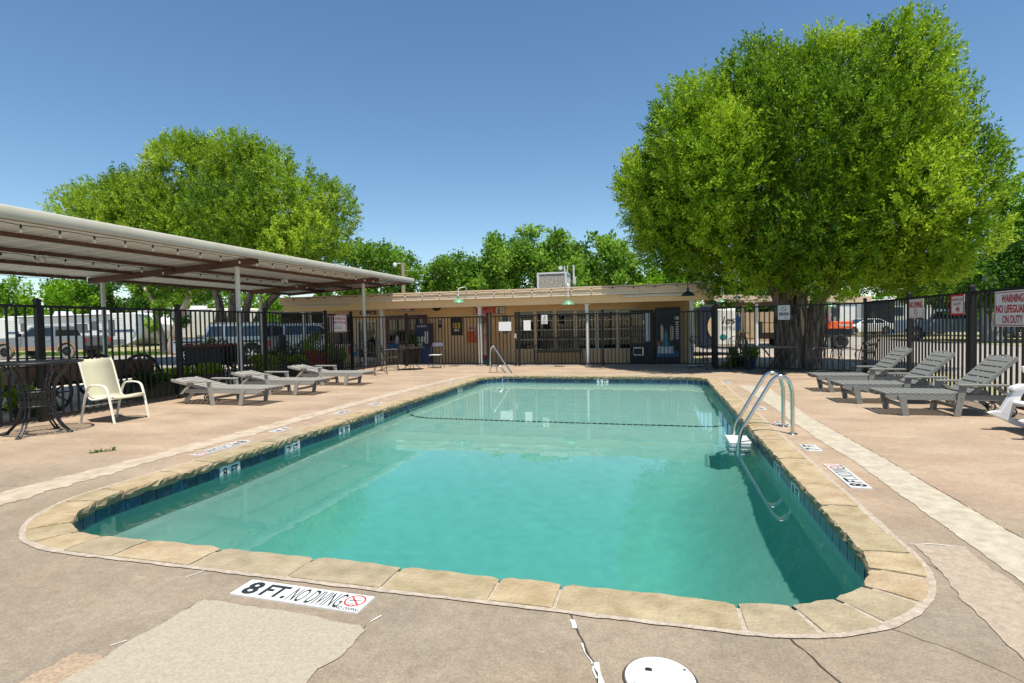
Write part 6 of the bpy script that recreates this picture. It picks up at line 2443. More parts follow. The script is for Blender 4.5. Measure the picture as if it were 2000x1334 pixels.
# ================================================================== vehicles beyond the fences
def wheel(parent, x, y, r, w, tyre, rim, spokes=6):
    mb = MB()
    mb.lathe([(r * 0.62, -w / 2), (r * 0.95, -w / 2), (r, -w * 0.32), (r, w * 0.32), (r * 0.95, w / 2), (r * 0.62, w / 2), (r * 0.62, -w / 2)], 24, (x, y, r), 'y', caps=False)
    t = mb.build('tyre', tyre, parent, smooth='auto')
    t.name = 'wheel'
    mb = MB()
    mb.lathe([(r * 0.1, -w * 0.42), (r * 0.6, -w * 0.3), (r * 0.6, w * 0.3), (r * 0.1, w * 0.42)], 20, (x, y, r), 'y')
    mb.build('rim_well', 'ink', t)
    mb = MB()
    sy = 1 if y > 0 else -1
    for k in range(spokes):
        a = 2 * PI * k / spokes
        mb.bar((x, y + sy * w * 0.44, r), (x + r * 0.58 * math.cos(a), y + sy * w * 0.42, r + r * 0.58 * math.sin(a)), r * 0.17, 0.02, up=(0, 1, 0))
    P = [(x + r * 0.6 * math.cos(2 * PI * k / 20), y + sy * w * 0.43, r + r * 0.6 * math.sin(2 * PI * k / 20)) for k in range(20)]
    mb.tube(P, r * 0.05, 5, closed=True)
    mb.build('rim', rim, t)
    return t


def vehicle(name, label, cat, loc, rz, hw, zb, fx, rx, wheels, top, house, paint, wins, tyre='rubber', rim='rim_alloy', lean=0.28, roofm=None, group='vehicles parked beyond the pool', mud=None, glass='dark_glass', wscreen=None, rscreen=None, belt=0.95, lights=None):
    """wheels: (x, r); top: profile points over the body from the nose back; house: cabin profile; wins: side windows (x, z)"""
    t = thing(name, label, cat, loc, rz, group)
    pr = [(rx, zb + 0.12), (rx + 0.05, zb)]
    for x, r in sorted(wheels):
        ar = r * 1.17
        a0 = math.asin(max(-1, min(1, (zb - r) / ar)))
        for k in range(9):
            a = PI - a0 - (PI - 2 * a0) * k / 8
            pr.append((x + ar * math.cos(a), r + ar * math.sin(a)))
    pr += [(fx - 0.05, zb), (fx, zb + 0.12)] + top
    mb = MB()
    mb.prism(pr, -hw, hw, inset=0.06, zi=0.6)
    mb.build('body', paint, t, bevel=0.035, fix=True)
    if house:
        mb = MB()
        mb.prism(house, -hw + 0.05, hw - 0.05, inset=lean, zi=belt)
        mb.build('cabin', roofm or paint, t, bevel=0.03, fix=True)
        for sy in (-1, 1):
            for q in wins:
                mb = MB()
                P = [(x, sy * (hw - 0.05 - lean * (z - belt) + 0.004), z) for x, z in q]
                mb.plate(P, (0, sy, 0), 0.006)
                mb.build('side_window', glass, t, fix=True)
        for sc in (wscreen, rscreen):
            if sc:
                (x0, z0), (x1, z1) = sc
                n = Vector((z1 - z0, 0, x0 - x1)).normalized()
                if (sc is wscreen) != (n.x > 0):
                    n = -n
                mb = MB()
                y0, y1 = hw - 0.12 - lean * (z0 - belt), hw - 0.12 - lean * (z1 - belt)
                P = [Vector((x0, -y0, z0)) + n * 0.012, Vector((x0, y0, z0)) + n * 0.012, Vector((x1, y1, z1)) + n * 0.012, Vector((x1, -y1, z1)) + n * 0.012]
                mb.plate(P, n, 0.008)
                mb.build('windscreen' if sc is wscreen else 'rear_window', glass, t, fix=True)
    for x, r in wheels:
        for sy in (-1, 1):
            wheel(t, x, sy * (hw - 0.13), r, 0.24, tyre, rim)
    if mud:
        for x, r in wheels:
            for sy in (-1, 1):
                ar = r * 1.2
                mb = MB()
                for k in range(8):
                    a, b = PI * k / 8, PI * (k + 1) / 8
                    q = [(x + c_ * math.cos(d_), sy * (hw + 0.012), r + c_ * math.sin(d_)) for c_, d_ in ((ar, a), (ar + 0.09, a), (ar + 0.09, b), (ar, b))]
                    mb.plate(q, (0, sy, 0), 0.02)
                mb.build('wheel_arch', mud, t, fix=True)
        for sy in (-1, 1):
            mb = MB()
            xs = sorted(w_[0] for w_ in wheels)
            mb.box((xs[0] + 0.6, min(sy * hw, sy * (hw + 0.014)), zb - 0.02), (xs[1] - 0.6, max(sy * hw, sy * (hw + 0.014)), zb + 0.2))
            mb.build('sill', mud, t)
    for x, z, y, w_, h, m_, nm in lights or []:
        for sy in (-1, 1):
            mb = MB()
            mb.box((x - 0.03, sy * y - w_ / 2, z - h / 2), (x + 0.03, sy * y + w_ / 2, z + h / 2))
            mb.build(nm, m_, t, bevel=0.01)
    return t


PICK_TOP = [(2.88, 0.95), (2.8, 1.12), (2.5, 1.2), (1.1, 1.24), (-1.15, 1.24), (-1.2, 1.28), (-2.85, 1.28), (-2.9, 1.2)]
PICK_HOUSE = [(-1.12, 1.2), (1.12, 1.2), (0.42, 1.84), (0.2, 1.88), (-0.85, 1.88), (-1.0, 1.82)]
PICK_WIN = [[(-0.92, 1.3), (-0.3, 1.3), (-0.3, 1.76), (-0.85, 1.76)], [(-0.2, 1.3), (0.8, 1.3), (0.35, 1.76), (-0.2, 1.76)]]


def pickup(label, loc, rz, paint, tyre, mud, lights):
    t = vehicle('pickup_truck', label, 'pickup truck', loc, rz, 0.98, 0.5, 2.88, -2.9, [(1.85, 0.42), (-1.85, 0.42)], PICK_TOP, PICK_HOUSE, paint, PICK_WIN, tyre=tyre, rim='rim_dark' if mud else 'rim_alloy', mud=mud, wscreen=((1.08, 1.24), (0.45, 1.8)), rscreen=((-1.1, 1.24), (-0.98, 1.8)), belt=1.2, lights=lights)
    mb = MB()
    mb.box((-2.78, -0.8, 1.281), (-1.28, 0.8, 1.29))
    mb.build('bed_floor', 'ink', t)
    for x in (2.9, -2.95):
        mb = MB()
        mb.box((x - 0.07, -0.95, 0.48), (x + 0.07, 0.95, 0.7))
        mb.build('bumper', 'rim_dark', t, bevel=0.02)
    for sy in (-1, 1):
        mb = MB()
        mb.box((0.75, sy * 1.08 - 0.1, 1.28), (0.83, sy * 1.08 + 0.1, 1.46))
        mb.build('door_mirror', 'rim_dark', t, bevel=0.02)
        for x in (0.0, -0.8):
            mb = MB()
            mb.box((x - 0.1, min(sy * 0.95, sy * 0.985), 1.08), (x + 0.08, max(sy * 0.95, sy * 0.985), 1.12))
            mb.build('door_handle', 'bolt', t)
    return t


LIT = [(2.86, 0.98, 0.78, 0.28, 0.2, 'clear_lens', 'headlight'), (-2.9, 1.04, 0.9, 0.13, 0.26, 'red_lens', 'tail_light')]
p_ = pickup('grey pickup truck splashed with red mud behind the left end of the fence', (-34.1, 23.6, -0.02), R(192), 'car_silver', 'muddy_rubber', 'car_mud', LIT)
pickup('pale blue old pickup truck in shade by the whitewashed trunk on the right', (17.6, 39.0, -0.02), R(-28), 'car_pale_blue', 'rubber', None, LIT)
# white four wheel drive with tan soft top
JT = [(2.0, 0.8), (1.98, 1.02), (1.9, 1.06), (0.75, 1.1), (0.7, 1.1), (-1.95, 1.1), (-2.0, 1.05)]
JH = [(-1.93, 1.06), (0.78, 1.06), (0.5, 1.68), (0.45, 1.72), (-1.85, 1.72), (-1.9, 1.68)]
JW = [[(-1.75, 1.16), (-0.95, 1.16), (-0.95, 1.6), (-1.7, 1.6)], [(-0.8, 1.16), (-0.2, 1.16), (-0.2, 1.6), (-0.8, 1.6)], [(-0.1, 1.16), (0.6, 1.16), (0.42, 1.6), (-0.1, 1.6)]]
j_ = vehicle('off_road_car', 'white off road car with a tan top behind the dark cart', 'car', (-17.9, 19.6, -0.02), R(196), 0.85, 0.5, 2.0, -2.0, [(1.3, 0.42), (-1.3, 0.42)], JT, JH, 'car_white', JW, lean=0.08, roofm='car_white', wscreen=((0.76, 1.12), (0.5, 1.64)), rscreen=((-1.94, 1.14), (-1.9, 1.6)), belt=1.06, glass='blue_glass', lights=[(2.0, 0.9, 0.55, 0.2, 0.2, 'clear_lens', 'headlight'), (-2.0, 0.85, 0.75, 0.14, 0.2, 'red_lens', 'tail_light')])
mb = MB()
mb.box((-1.93, -0.74, 1.722), (0.48, 0.74, 1.77))
mb.build('soft_top', 'jeep_top', j_, bevel=0.02)
for sy in (-1, 1):
    for x in (1.3, -1.3):
        mb = MB()
        mb.box((x - 0.55, min(sy * 0.8, sy * 0.97), 0.93), (x + 0.55, max(sy * 0.8, sy * 0.97), 0.99))
        mb.build('fender', 'rim_dark', j_, bevel=0.02)
SUVT = [(2.3, 0.75), (2.25, 0.98), (1.2, 1.1), (-2.2, 1.12), (-2.3, 1.0)]
SUVH = [(-2.25, 1.08), (1.25, 1.08), (0.45, 1.62), (0.2, 1.68), (-1.7, 1.68), (-1.95, 1.6)]
SUVW = [[(-1.95, 1.18), (-1.2, 1.18), (-1.2, 1.55), (-1.75, 1.55)], [(-1.05, 1.18), (-0.3, 1.18), (-0.3, 1.57), (-1.05, 1.57)], [(-0.15, 1.18), (0.95, 1.18), (0.4, 1.55), (-0.15, 1.57)]]
vehicle('family_car', 'white sport utility car parked behind the dark bush left of the office', 'car', (-15.0, 21.6, -0.02), R(15), 0.92, 0.38, 2.3, -2.3, [(1.4, 0.36), (-1.4, 0.36)], SUVT, SUVH, 'car_white', SUVW, lean=0.3, wscreen=((1.2, 1.12), (0.45, 1.6)), rscreen=((-2.22, 1.15), (-1.98, 1.58)), belt=1.08, glass='blue_glass', lights=[(2.28, 0.85, 0.7, 0.3, 0.14, 'clear_lens', 'headlight'), (-2.3, 0.98, 0.78, 0.2, 0.25, 'red_lens', 'tail_light')])
SEDT = [(2.35, 0.6), (2.28, 0.75), (1.9, 0.84), (1.0, 0.94), (-1.6, 0.96), (-2.25, 0.94), (-2.35, 0.8)]
SEDH = [(-1.85, 0.92), (1.15, 0.92), (0.3, 1.36), (0.05, 1.41), (-0.75, 1.41), (-1.1, 1.34)]
SEDW = [[(-1.45, 1.0), (-0.5, 1.0), (-0.5, 1.32), (-1.05, 1.3)], [(-0.4, 1.0), (0.8, 1.0), (0.25, 1.3), (-0.4, 1.33)]]


def sedan(label, loc, rz, paint, extra=True):
    return vehicle('sedan', label, 'car', loc, rz, 0.9, 0.24, 2.35, -2.35, [(1.4, 0.33), (-1.4, 0.33)], SEDT, SEDH, paint, SEDW, lean=0.42, wscreen=((1.1, 0.96), (0.32, 1.34)), rscreen=((-1.8, 0.97), (-1.12, 1.32)), belt=0.92, lights=[(2.3, 0.66, 0.65, 0.35, 0.12, 'clear_lens', 'headlight'), (-2.33, 0.8, 0.65, 0.35, 0.13, 'red_lens', 'tail_light')])


s_ = sedan('white car with a red light strip between the dark trunks and the white post', (-18.3, 23.6, -0.02), R(12), 'car_white')
mb = MB()
mb.box((-0.5, -0.5, 1.42), (-0.2, 0.5, 1.52))
mb.build('light_strip', 'red_lens', s_, bevel=0.02)
sedan('white sedan on the far side of the road behind the orange utility vehicle', (17.6, 54.0, -0.02), R(195), 'car_white')
sedan('black car partly hidden behind the whitewashed trunks at far right', (23.2, 42.0, -0.02), R(8), 'car_black')
sedan('dark blue car at the right edge beyond the trunks', (27.5, 43.0, -0.02), R(5), 'car_navy')


# ------------------------------------------------------------------ caravans
def caravan(name, label, x0, x1, Y, h, hw, paint, stripe, front=1, nose=0.9, wins=(), doors=(), lower='rv_grey', slides=(), rz=0.0, awning=True, ac=(0.3, 0.65)):
    L = x1 - x0
    t = thing(name, label, 'caravan', ((x0 + x1) / 2, Y, -0.014), rz, 'caravans parked beyond the road')
    z0 = 0.55
    a = L / 2
    if front > 0:
        pr = [(-a + 0.06, z0), (a - nose, z0), (a - 0.35, z0 + 0.45), (a - 0.03, z0 + 0.95), (a, z0 + 1.35), (a - 0.12, h - 0.55), (a - 0.4, h - 0.15), (a - 0.75, h), (-a + 0.1, h), (-a, h - 0.1), (-a, z0 + 0.1)]
    else:
        pr = [(-a + 0.05, z0), (a - 0.05, z0), (a, z0 + 0.1), (a, h - 0.1), (a - 0.1, h), (-a + 0.1, h), (-a, h - 0.1), (-a, z0 + 0.1)]
    mb = MB()
    mb.prism(pr, -hw, hw)
    mb.build('body', paint, t, bevel=0.04, fix=True)
    k = 0
    z = z0 + 0.55
    while z < h - 0.3 and stripe:                    # ribbed cladding
        mb = MB()
        mb.box((-a + 0.06, -hw - 0.012, z), (a - nose - 0.1, -hw - 0.001, z + 0.02))
        mb.build('cladding_rib', paint, t)
        z += 0.16
    mb = MB()
    mb.box((-a + 0.1, -hw - 0.014, z0), (a - nose - 0.02, -hw - 0.001, z0 + 0.42))
    mb.build('skirt', lower, t)
    if stripe:
        mb = MB()
        mb.box((-a + 0.05, -hw - 0.018, z0 + 0.92), (a - nose * 0.5, -hw - 0.013, z0 + 1.06))
        mb.build('stripe', stripe, t)
    for x, z, w, hh in wins:
        mb = MB()
        mb.box((x - w / 2 - 0.03, -hw - 0.024, z - hh / 2 - 0.03), (x + w / 2 + 0.03, -hw - 0.001, z + hh / 2 + 0.03))
        f = mb.build('window', 'ink', t, bevel=0.02)
        mb = MB()
        mb.box((x - w / 2, -hw - 0.03, z - hh / 2), (x + w / 2, -hw - 0.025, z + hh / 2))
        mb.build('pane', 'blue_glass', f)
    for x in doors:
        mb = MB()
        mb.box((x - 0.36, -hw - 0.026, z0 + 0.05), (x + 0.36, -hw - 0.001, z0 + 1.9))
        d = mb.build('door', 'rv_white', t, bevel=0.03)
        mb = MB()
        mb.box((x - 0.2, -hw - 0.034, z0 + 1.05), (x + 0.2, -hw - 0.027, z0 + 1.65))
        mb.build('pane', 'blue_glass', d)
        mb = MB()
        mb.box((x + 0.25, -hw - 0.05, z0 + 0.85), (x + 0.31, -hw - 0.027, z0 + 0.95))
        mb.build('handle', 'ink', d)
    for x, w, za, zb in slides:
        mb = MB()
        mb.box((x - w / 2, -hw - 0.7, za), (x + w / 2, -hw - 0.002, zb))
        mb.build('slide_out', paint, t, bevel=0.02)
    if awning:
        mb = MB()
        mb.tube([(-a * 0.8, -hw - 0.08, h - 0.12), (a * 0.55, -hw - 0.08, h - 0.12)], 0.06, 8)
        mb.build('awning_roll', 'rv_grey', t, smooth='auto')
    for q in ac:
        mb = MB()
        x = -a + L * q
        mb.prism([(x - 0.5, h), (x + 0.5, h), (x + 0.42, h + 0.28), (x - 0.35, h + 0.3)], -0.35, 0.35)
        mb.build('roof_cooler', 'white_gloss', t, bevel=0.04, fix=True)
    for dx in (-0.85, 0.05):
        for sy in (-1, 1):
            wheel(t, dx - a * 0.05, sy * (hw - 0.14), 0.36, 0.2, 'rubber', 'rim_alloy')
    if front > 0:
        mb = MB()
        mb.bar((a - nose, -0.4, z0), (a + 0.8, 0, z0), 0.08, 0.12)
        mb.bar((a - nose, 0.4, z0), (a + 0.8, 0, z0), 0.08, 0.12)
        mb.build('drawbar', 'black_metal', t)
        mb = MB()
        mb.tube([(a + 0.65, 0, -0.0), (a + 0.65, 0, 0.9)], 0.04, 8)
        mb.build('jack', 'ink', t)
        mb = MB()
        mb.lathe([(0.15, z0 + 0.06), (0.16, z0 + 0.1), (0.16, z0 + 0.45), (0.08, z0 + 0.55)], 14, (a + 0.25, 0, 0))
        mb.build('gas_bottle', 'rust_red', t, smooth='auto')
    return t


ax = lambda px, Y: AY(px, 640, Y).x
xa, xb = ax(14, 28.3), ax(280, 28.3)
Lr = (xb - xa)
q = lambda px, Y=28.3: ax(px, Y) - (xa + xb) / 2
caravan('caravan', 'white ribbed caravan with a dark blue stripe behind the muddy pickup', xa, xb, 29.5, 2.72, 1.2, 'rv_white', 'stripe_blue', 1, 1.6, wins=((q(158), 1.75, 1.15, 0.5), (q(218), 1.75, 0.5, 1.0), (q(134), 1.85, 0.4, 0.2)), doors=(q(45), q(185)), ac=(0.3, 0.58))
caravan('caravan', 'white caravan cut off by the left edge of the photo', ax(-110, 28.3), ax(8, 28.3), 29.5, 2.6, 1.2, 'rv_white', None, 0, wins=((2.0, 1.7, 0.6, 0.5),), ac=())
xa, xb = ax(262, 32.5), ax(455, 32.5)
q2 = lambda px: ax(px, 32.5) - (xa + xb) / 2
caravan('fifth_wheel', 'cream caravan with slide out behind the forked pale tree', xa, xb, 34.0, 3.05, 1.25, 'rv_cream', None, 0, wins=((q2(300), 2.0, 1.0, 0.7), (q2(328), 2.0, 0.9, 0.8), (q2(386), 2.1, 0.55, 1.1), (q2(270), 2.1, 0.5, 0.4)), slides=((q2(418), 3.0, 1.1, 2.8),), ac=(0.2, 0.5))
xa, xb = ax(1636, 62), ax(1692, 62)
caravan('fifth_wheel', 'white rounded caravan beyond the white sedan behind a thin pole', xa, xb + 1.0, 63.5, 3.3, 1.25, 'rv_white', None, 0, lower='rv_white', wins=((-1.9, 2.1, 0.4, 0.9), (1.8, 2.3, 0.5, 0.5), (1.8, 1.3, 0.6, 0.6)), ac=(0.4,))
xa, xb = ax(1694, 57), ax(1790, 57)
c_ = caravan('caravan', 'dark navy and white caravan behind the right fence post', xa, xb, 58.5, 3.15, 1.25, 'rv_white', None, 0, lower='rv_navy', wins=((0.6, 2.0, 0.8, 0.7), (1.9, 1.9, 0.6, 0.8)), ac=(0.6,))
mb = MB()
mb.box((-(xb - xa) / 2 - 0.02, -1.29, 0.9), (-(xb - xa) / 2 + 2.3, -1.252, 3.1))
mb.build('navy_panel', 'rv_navy', c_)
mb = MB()
mb.box((-(xb - xa) / 2 + 0.3, -1.31, 1.5), (-(xb - xa) / 2 + 2.0, -1.292, 2.4))
mb.build('window', 'dark_glass', c_)
xa, xb = ax(1806, 52), ax(1868, 52)
caravan('caravan', 'white caravan seen between the no diving and load limit signs', xa, xb, 53.0, 3.2, 1.25, 'rv_white', None, 0, wins=((0.4, 2.0, 0.6, 0.5),), ac=(0.5,))

# ------------------------------------------------------------------ things beyond the office on the right
# carport: roof edge, rafters, posts
cp_ = thing('carport', 'long open carport with tan roof edge behind the big juniper trunk', 'carport', (0, 29.0, 0))
xa, xb = ax(1396, 29.0), ax(1702, 29.0)
zt = lambda px, y: AY(px, y, 29.0).z
for i in range(5):
    a, b = xa + (xb - xa) * i / 5, xa + (xb - xa) * (i + 1) / 5 - 0.01
    za = zt(1396, 577) + (zt(1700, 581) - zt(1396, 577)) * i / 5
    mb = MB()
    mb.box((a, -0.05, za - 0.32), (b, 0.0, za))
    mb.build('fascia_board', 'tan_trim', cp_)
    mb = MB()
    mb.box((a, 0.002, za - 0.1), (b, 6.5, za - 0.04))
    mb.build('roof_panel', 'tan_trim', cp_)
for i in range(6):
    x = xa + 0.3 + (xb - xa - 0.6) * i / 5
    mb = MB()
    mb.bar((x, 0.05, zt(1550, 579) - 0.25), (x + 0.02, 6.4, zt(1550, 579) - 0.2), 0.08, 0.2)
    mb.build('rafter', 'red_oxide', cp_)
for px, y in ((1451, 3.0), (1478, 0.3), (1620, 0.3), (1690, 3.0)):
    x = ax(px, 29.0 + y)
    mb = MB()
    mb.lathe([(0.07, 0), (0.07, zt(1550, 579) - 0.3)], 10, (x, y, 0))
    mb.build('post', 'white_paint', cp_)
light_string('string of small bulbs along the far carport roof edge', (xa + 0.2, 28.9, zt(1396, 577) - 0.05), (xb - 0.2, 28.9, zt(1700, 581) - 0.05), 1.15, 0.04, SK2, BL2, 0.008)
wf = thing('wooden_fence', 'tall tan board fence standing beyond the far carport', 'fence', (ax(1420, 39.5), 39.5, 0))
x, i = 0.0, 0
xe = ax(1560, 39.5) - ax(1420, 39.5)
pm_ = MB()
pm_.box((0, -0.012, 0), (0.145, 0.012, 1.95))
pme_ = pm_.mesh('plank', 'wood_fence')
while x < xe:
    put(pme_, 'plank', wf, (x, random.uniform(-0.006, 0.006), random.uniform(-0.02, 0.02)))
    x += 0.152
mb = MB()
mb.box((0, 0.02, 0.4), (xe, 0.06, 0.5))
mb.box((0, 0.02, 1.5), (xe, 0.06, 1.6))
mb.build('rail', 'wood_fence', wf)
# white trailer with a black hooded end
ft = thing('food_trailer', 'white trailer with black script and a black hooded end by the office', 'trailer', (2.75, 24.6, -0.01))
mb = MB()
mb.box((-0.35, -0.9, 0.35), (0.42, 1.6, 1.96))
mb.build('body', 'rv_white', ft, bevel=0.12)
mb = MB()
hp = [(-1.1, 0.35), (-0.36, 0.35), (-0.36, 1.75), (-0.42, 1.93), (-0.6, 2.06), (-0.85, 2.08), (-1.1, 1.98)]
mb.prism(hp, -1.05, 1.6)
mb.build('hood', 'rv_navy', ft, bevel=0.05, fix=True)
mb = MB()
mb.plate([(-0.37 - 0.34 * math.sin(PI * k / 20), -1.055, 1.18 + 0.5 * math.cos(PI * k / 20)) for k in range(21)], (0, -1, 0), 0.02)
mb.build('round_hatch', 'tan_trim', ft, fix=True)
text('les', 0.5, 0.3, 'ink', ft, (0.13, -0.91, 1.45), shear=0.2)
text('OTTLE', 0.5, 0.14, 'ink', ft, (0.13, -0.91, 1.12))
mb = MB()
mb.lathe([(0.001, -0.915), (0.11, -0.912), (0.13, -0.905)], 16, (-0.1, 0, 0.75), 'y')
mb.build('teal_badge', 'teal', ft)
for y in (-0.2, 0.8):
    mb = MB()
    mb.lathe([(0.05, -0.09), (0.3, -0.09), (0.32, 0), (0.3, 0.09), (0.05, 0.09)], 16, (0.42, y, 0.32), 'x')
    mb.build('wheel', 'rubber', ft)
# orange utility vehicle
uv = thing('utility_vehicle', 'orange bedded utility vehicle parked to the right of the big trunk', 'utility vehicle', (ax(1597, 29.6), 29.6, -0.02), R(176))
mb = MB()
mb.box((-1.35, -0.68, 0.95), (-0.25, 0.68, 1.3))
mb.build('cargo_bed', 'orange_paint', uv, bevel=0.03)
text('Kubota', 0.5, 0.14, 'sign_white', uv, (-1.0, 0.685, 1.13), rot=(R(90), 0, R(180)), bold=0.03)
text('Kubota', 0.5, 0.14, 'sign_white', uv, (-1.0, -0.685, 1.13), bold=0.03)
mb = MB()
mb.prism([(-1.3, 0.55), (1.5, 0.5), (1.55, 0.85), (1.0, 1.0), (0.8, 0.7), (-0.2, 0.7), (-0.25, 0.93), (-1.3, 0.93)], -0.6, 0.6)
mb.build('chassis', 'ink', uv, fix=True)
mb = MB()
mb.box((-0.2, -0.6, 0.72), (0.3, 0.6, 0.86))
mb.box((-0.25, -0.6, 0.86), (-0.12, 0.6, 1.4))
mb.build('seat', 'rubber', uv, bevel=0.03)
mb = MB()
for sy in (-1, 1):
    mb.tube(curve_pts([(-0.25, sy * 0.62, 0.9), (-0.22, sy * 0.62, 1.85), (0.5, sy * 0.62, 1.9), (1.0, sy * 0.62, 1.0)], 4), 0.025, 7)
mb.tube([(-0.22, -0.62, 1.85), (-0.22, 0.62, 1.85)], 0.025, 7)
mb.tube([(0.5, -0.62, 1.9), (0.5, 0.62, 1.9)], 0.025, 7)
mb.build('roll_cage', 'black_metal', uv, smooth='auto')
for x in (-0.85, 1.05):
    for sy in (-1, 1):
        wheel(uv, x, sy * 0.56, 0.34, 0.24, 'rubber', 'rim_dark')
t = thing('cargo', 'yellow and red sacks piled on the orange utility bed', 'sack', (ax(1612, 29.6), 29.6, 1.28))
t.name = 'sack_pile'
for k, m_ in enumerate(('yellow', 'sign_bright_red', 'wood_brown')):
    mb = MB()
    mb.lathe([(0.02, 0.0), (0.16, 0.02), (0.19, 0.1), (0.14, 0.2), (0.02, 0.24)], 12, (-0.15 + 0.17 * k, 0, 0.08 * (k % 2)))
    mb.build('sack', m_, t, smooth='auto')
tr2 = thing('utility_trailer', 'small dark trailer with pale wheel just left of the big trunk', 'trailer', (ax(1514, 31.0), 31.0, -0.01), R(185))
mb = MB()
mb.box((-0.9, -0.6, 0.45), (0.8, 0.6, 0.75))
mb.build('bed', 'wood_brown', tr2, bevel=0.02)
mb = MB()
for lo, hi in (((0.78, -0.6, 0.75), (0.8, 0.6, 1.35)), ((-0.9, -0.6, 1.25), (0.78, -0.57, 1.29)), ((-0.9, -0.6, 0.75), (-0.87, -0.57, 1.25))):
    mb.box(lo, hi)
mb.build('side_rail', 'black_metal', tr2)
for sy in (-1, 1):
    wheel(tr2, -0.2, sy * 0.66, 0.3, 0.18, 'rubber', 'white_gloss')
t = thing('blue_pump', 'bright blue hand pump on a post before the tan board fence', 'pump', (ax(1441, 34.0), 34.0, -0.01))
mb = MB()
mb.box((-0.08, -0.08, 0), (0.08, 0.08, 0.9))
mb.build('post', 'wood_pole', t)
mb = MB()
mb.lathe([(0.1, 0.85), (0.13, 1.0), (0.1, 1.25), (0.15, 1.35), (0.15, 1.62), (0.06, 1.68), (0.06, 1.85), (0.02, 1.87)], 14)
mb.build('pump_body', 'bright_blue', t, smooth='auto')
t = thing('picnic_table', 'wooden picnic table on the far patio by the white trailer', 'table', (ax(1428, 31.5), 31.5, -0.01), R(20))
for k in range(4):
    mb = MB()
    mb.box((-0.9, -0.36 + k * 0.18, 0.72), (0.9, -0.2 + k * 0.18, 0.76))
    mb.build('plank', 'wood_fence', t)
for y in (-0.65, 0.65):
    mb = MB()
    mb.box((-0.9, y - 0.12, 0.43), (0.9, y + 0.12, 0.47))
    mb.build('bench_plank', 'wood_fence', t)
for x in (-0.65, 0.65):
    mb = MB()
    mb.bar((x, -0.6, 0.0), (x, -0.15, 0.72), 0.06, 0.09)
    mb.bar((x, 0.6, 0.0), (x, 0.15, 0.72), 0.06, 0.09)
    mb.build('leg', 'wood_fence', t)
for k, px in enumerate((1717, 1725)):
    t = thing('orange_drum', 'rusty orange drum, %s of the pair on the far grass' % ('left one' if k == 0 else 'right one'), 'drum', (ax(px, 57.5), 57.5 + k * 0.5, -0.014), group='orange drums on the far grass')
    mb = MB()
    mb.lathe([(0.28, 0), (0.3, 0.03), (0.29, 0.32), (0.31, 0.35), (0.29, 0.38), (0.29, 0.68), (0.31, 0.71), (0.29, 0.74), (0.3, 1.0), (0.26, 1.02)], 16)
    mb.build('drum', 'orange_paint' if k else 'terracotta', t, smooth='auto')
    mb = MB()
    mb.lathe([(0.27, 1.02), (0.27, 1.05), (0.02, 1.06)], 16)
    mb.build('lid', 'wood_brown', t)
for k, px in enumerate((1731, 1737, 1743)):
    t = thing('blue_bin', 'low blue plastic bin, %s in the row of three by the navy caravan' % ('first' if k == 0 else 'middle' if k == 1 else 'last'), 'bin', (ax(px, 55.5), 55.5, -0.014), group='blue bins by the navy caravan')
    mb = MB()
    mb.add([(-0.15, -0.15, 0), (0.15, -0.15, 0), (0.15, 0.15, 0), (-0.15, 0.15, 0), (-0.19, -0.19, 0.45), (0.19, -0.19, 0.45), (0.19, 0.19, 0.45), (-0.19, 0.19, 0.45)], [(3, 2, 1, 0), (4, 5, 6, 7), (0, 1, 5, 4), (1, 2, 6, 5), (2, 3, 7, 6), (3, 0, 4, 7)])
    mb.build('tub', 'bright_blue', t)
    mb = MB()
    mb.box((-0.21, -0.21, 0.45), (0.21, 0.21, 0.49))
    mb.build('lid', 'sign_white', t)
# poles
t = thing('lamp_pole', 'wooden pole with a white street lamp behind the canopy end', 'pole', (AY(787, 540, 27.5).x, 27.5, 0))
top = AY(787, 513, 27.5).z
mb = MB()
mb.lathe([(0.13, 0), (0.1, top)], 10)
mb.build('pole', 'wood_pole', t, smooth='auto')
mb = MB()
mb.tube([(0, 0, top - 0.1), (-0.25, -0.05, top - 0.02), (-0.42, -0.1, top - 0.05)], 0.02, 6)
mb.build('arm', 'pale_plastic', t)
mb = MB()
mb.lathe([(0.02, 0.12), (0.1, 0.06), (0.12, 0.0), (0.1, -0.1), (0.02, -0.16)], 12, (-0.42, -0.1, top - 0.1))
mb.build('lamp_head', 'white_gloss', t, smooth='auto')
t = thing('utility_pole', 'thin brown wooden pole right of the trunk beyond the carport', 'pole', (AY(1637, 600, 33.0).x, 33.0, 0))
mb = MB()
mb.lathe([(0.1, 0), (0.085, AY(1637, 535, 33.0).z)], 8)
mb.build('pole', 'wood_pole', t, smooth='auto')
wz = AY(1637, 540, 33.0).z
t = thing('power_line', 'thin overhead cable crossing above the carport on the right', 'cable', (0, 0, 0))
P = [AY(1690, 560, 36), AY(1750, 566, 36), AY(1830, 556, 36)]
mb = MB()
mb.tube([AY(1560, 556, 33), AY(1637, 553, 33), AY(1740, 566, 40), AY(1830, 558, 44)], 0.012, 4)
mb.build('cable', 'pale_plastic', t)
t = thing('power_line', 'thin overhead cables between the two groups of trees above the office', 'cable', (0, 0, 0))
mb = MB()
for y0, y1 in ((528, 524), (545, 548)):
    mb.tube([AY(787, y0, 27.5), AY(830, (y0 + y1) / 2 + 2, 40), AY(905, y1, 52)], 0.008, 4)
mb.build('cable', 'pale_plastic', t)
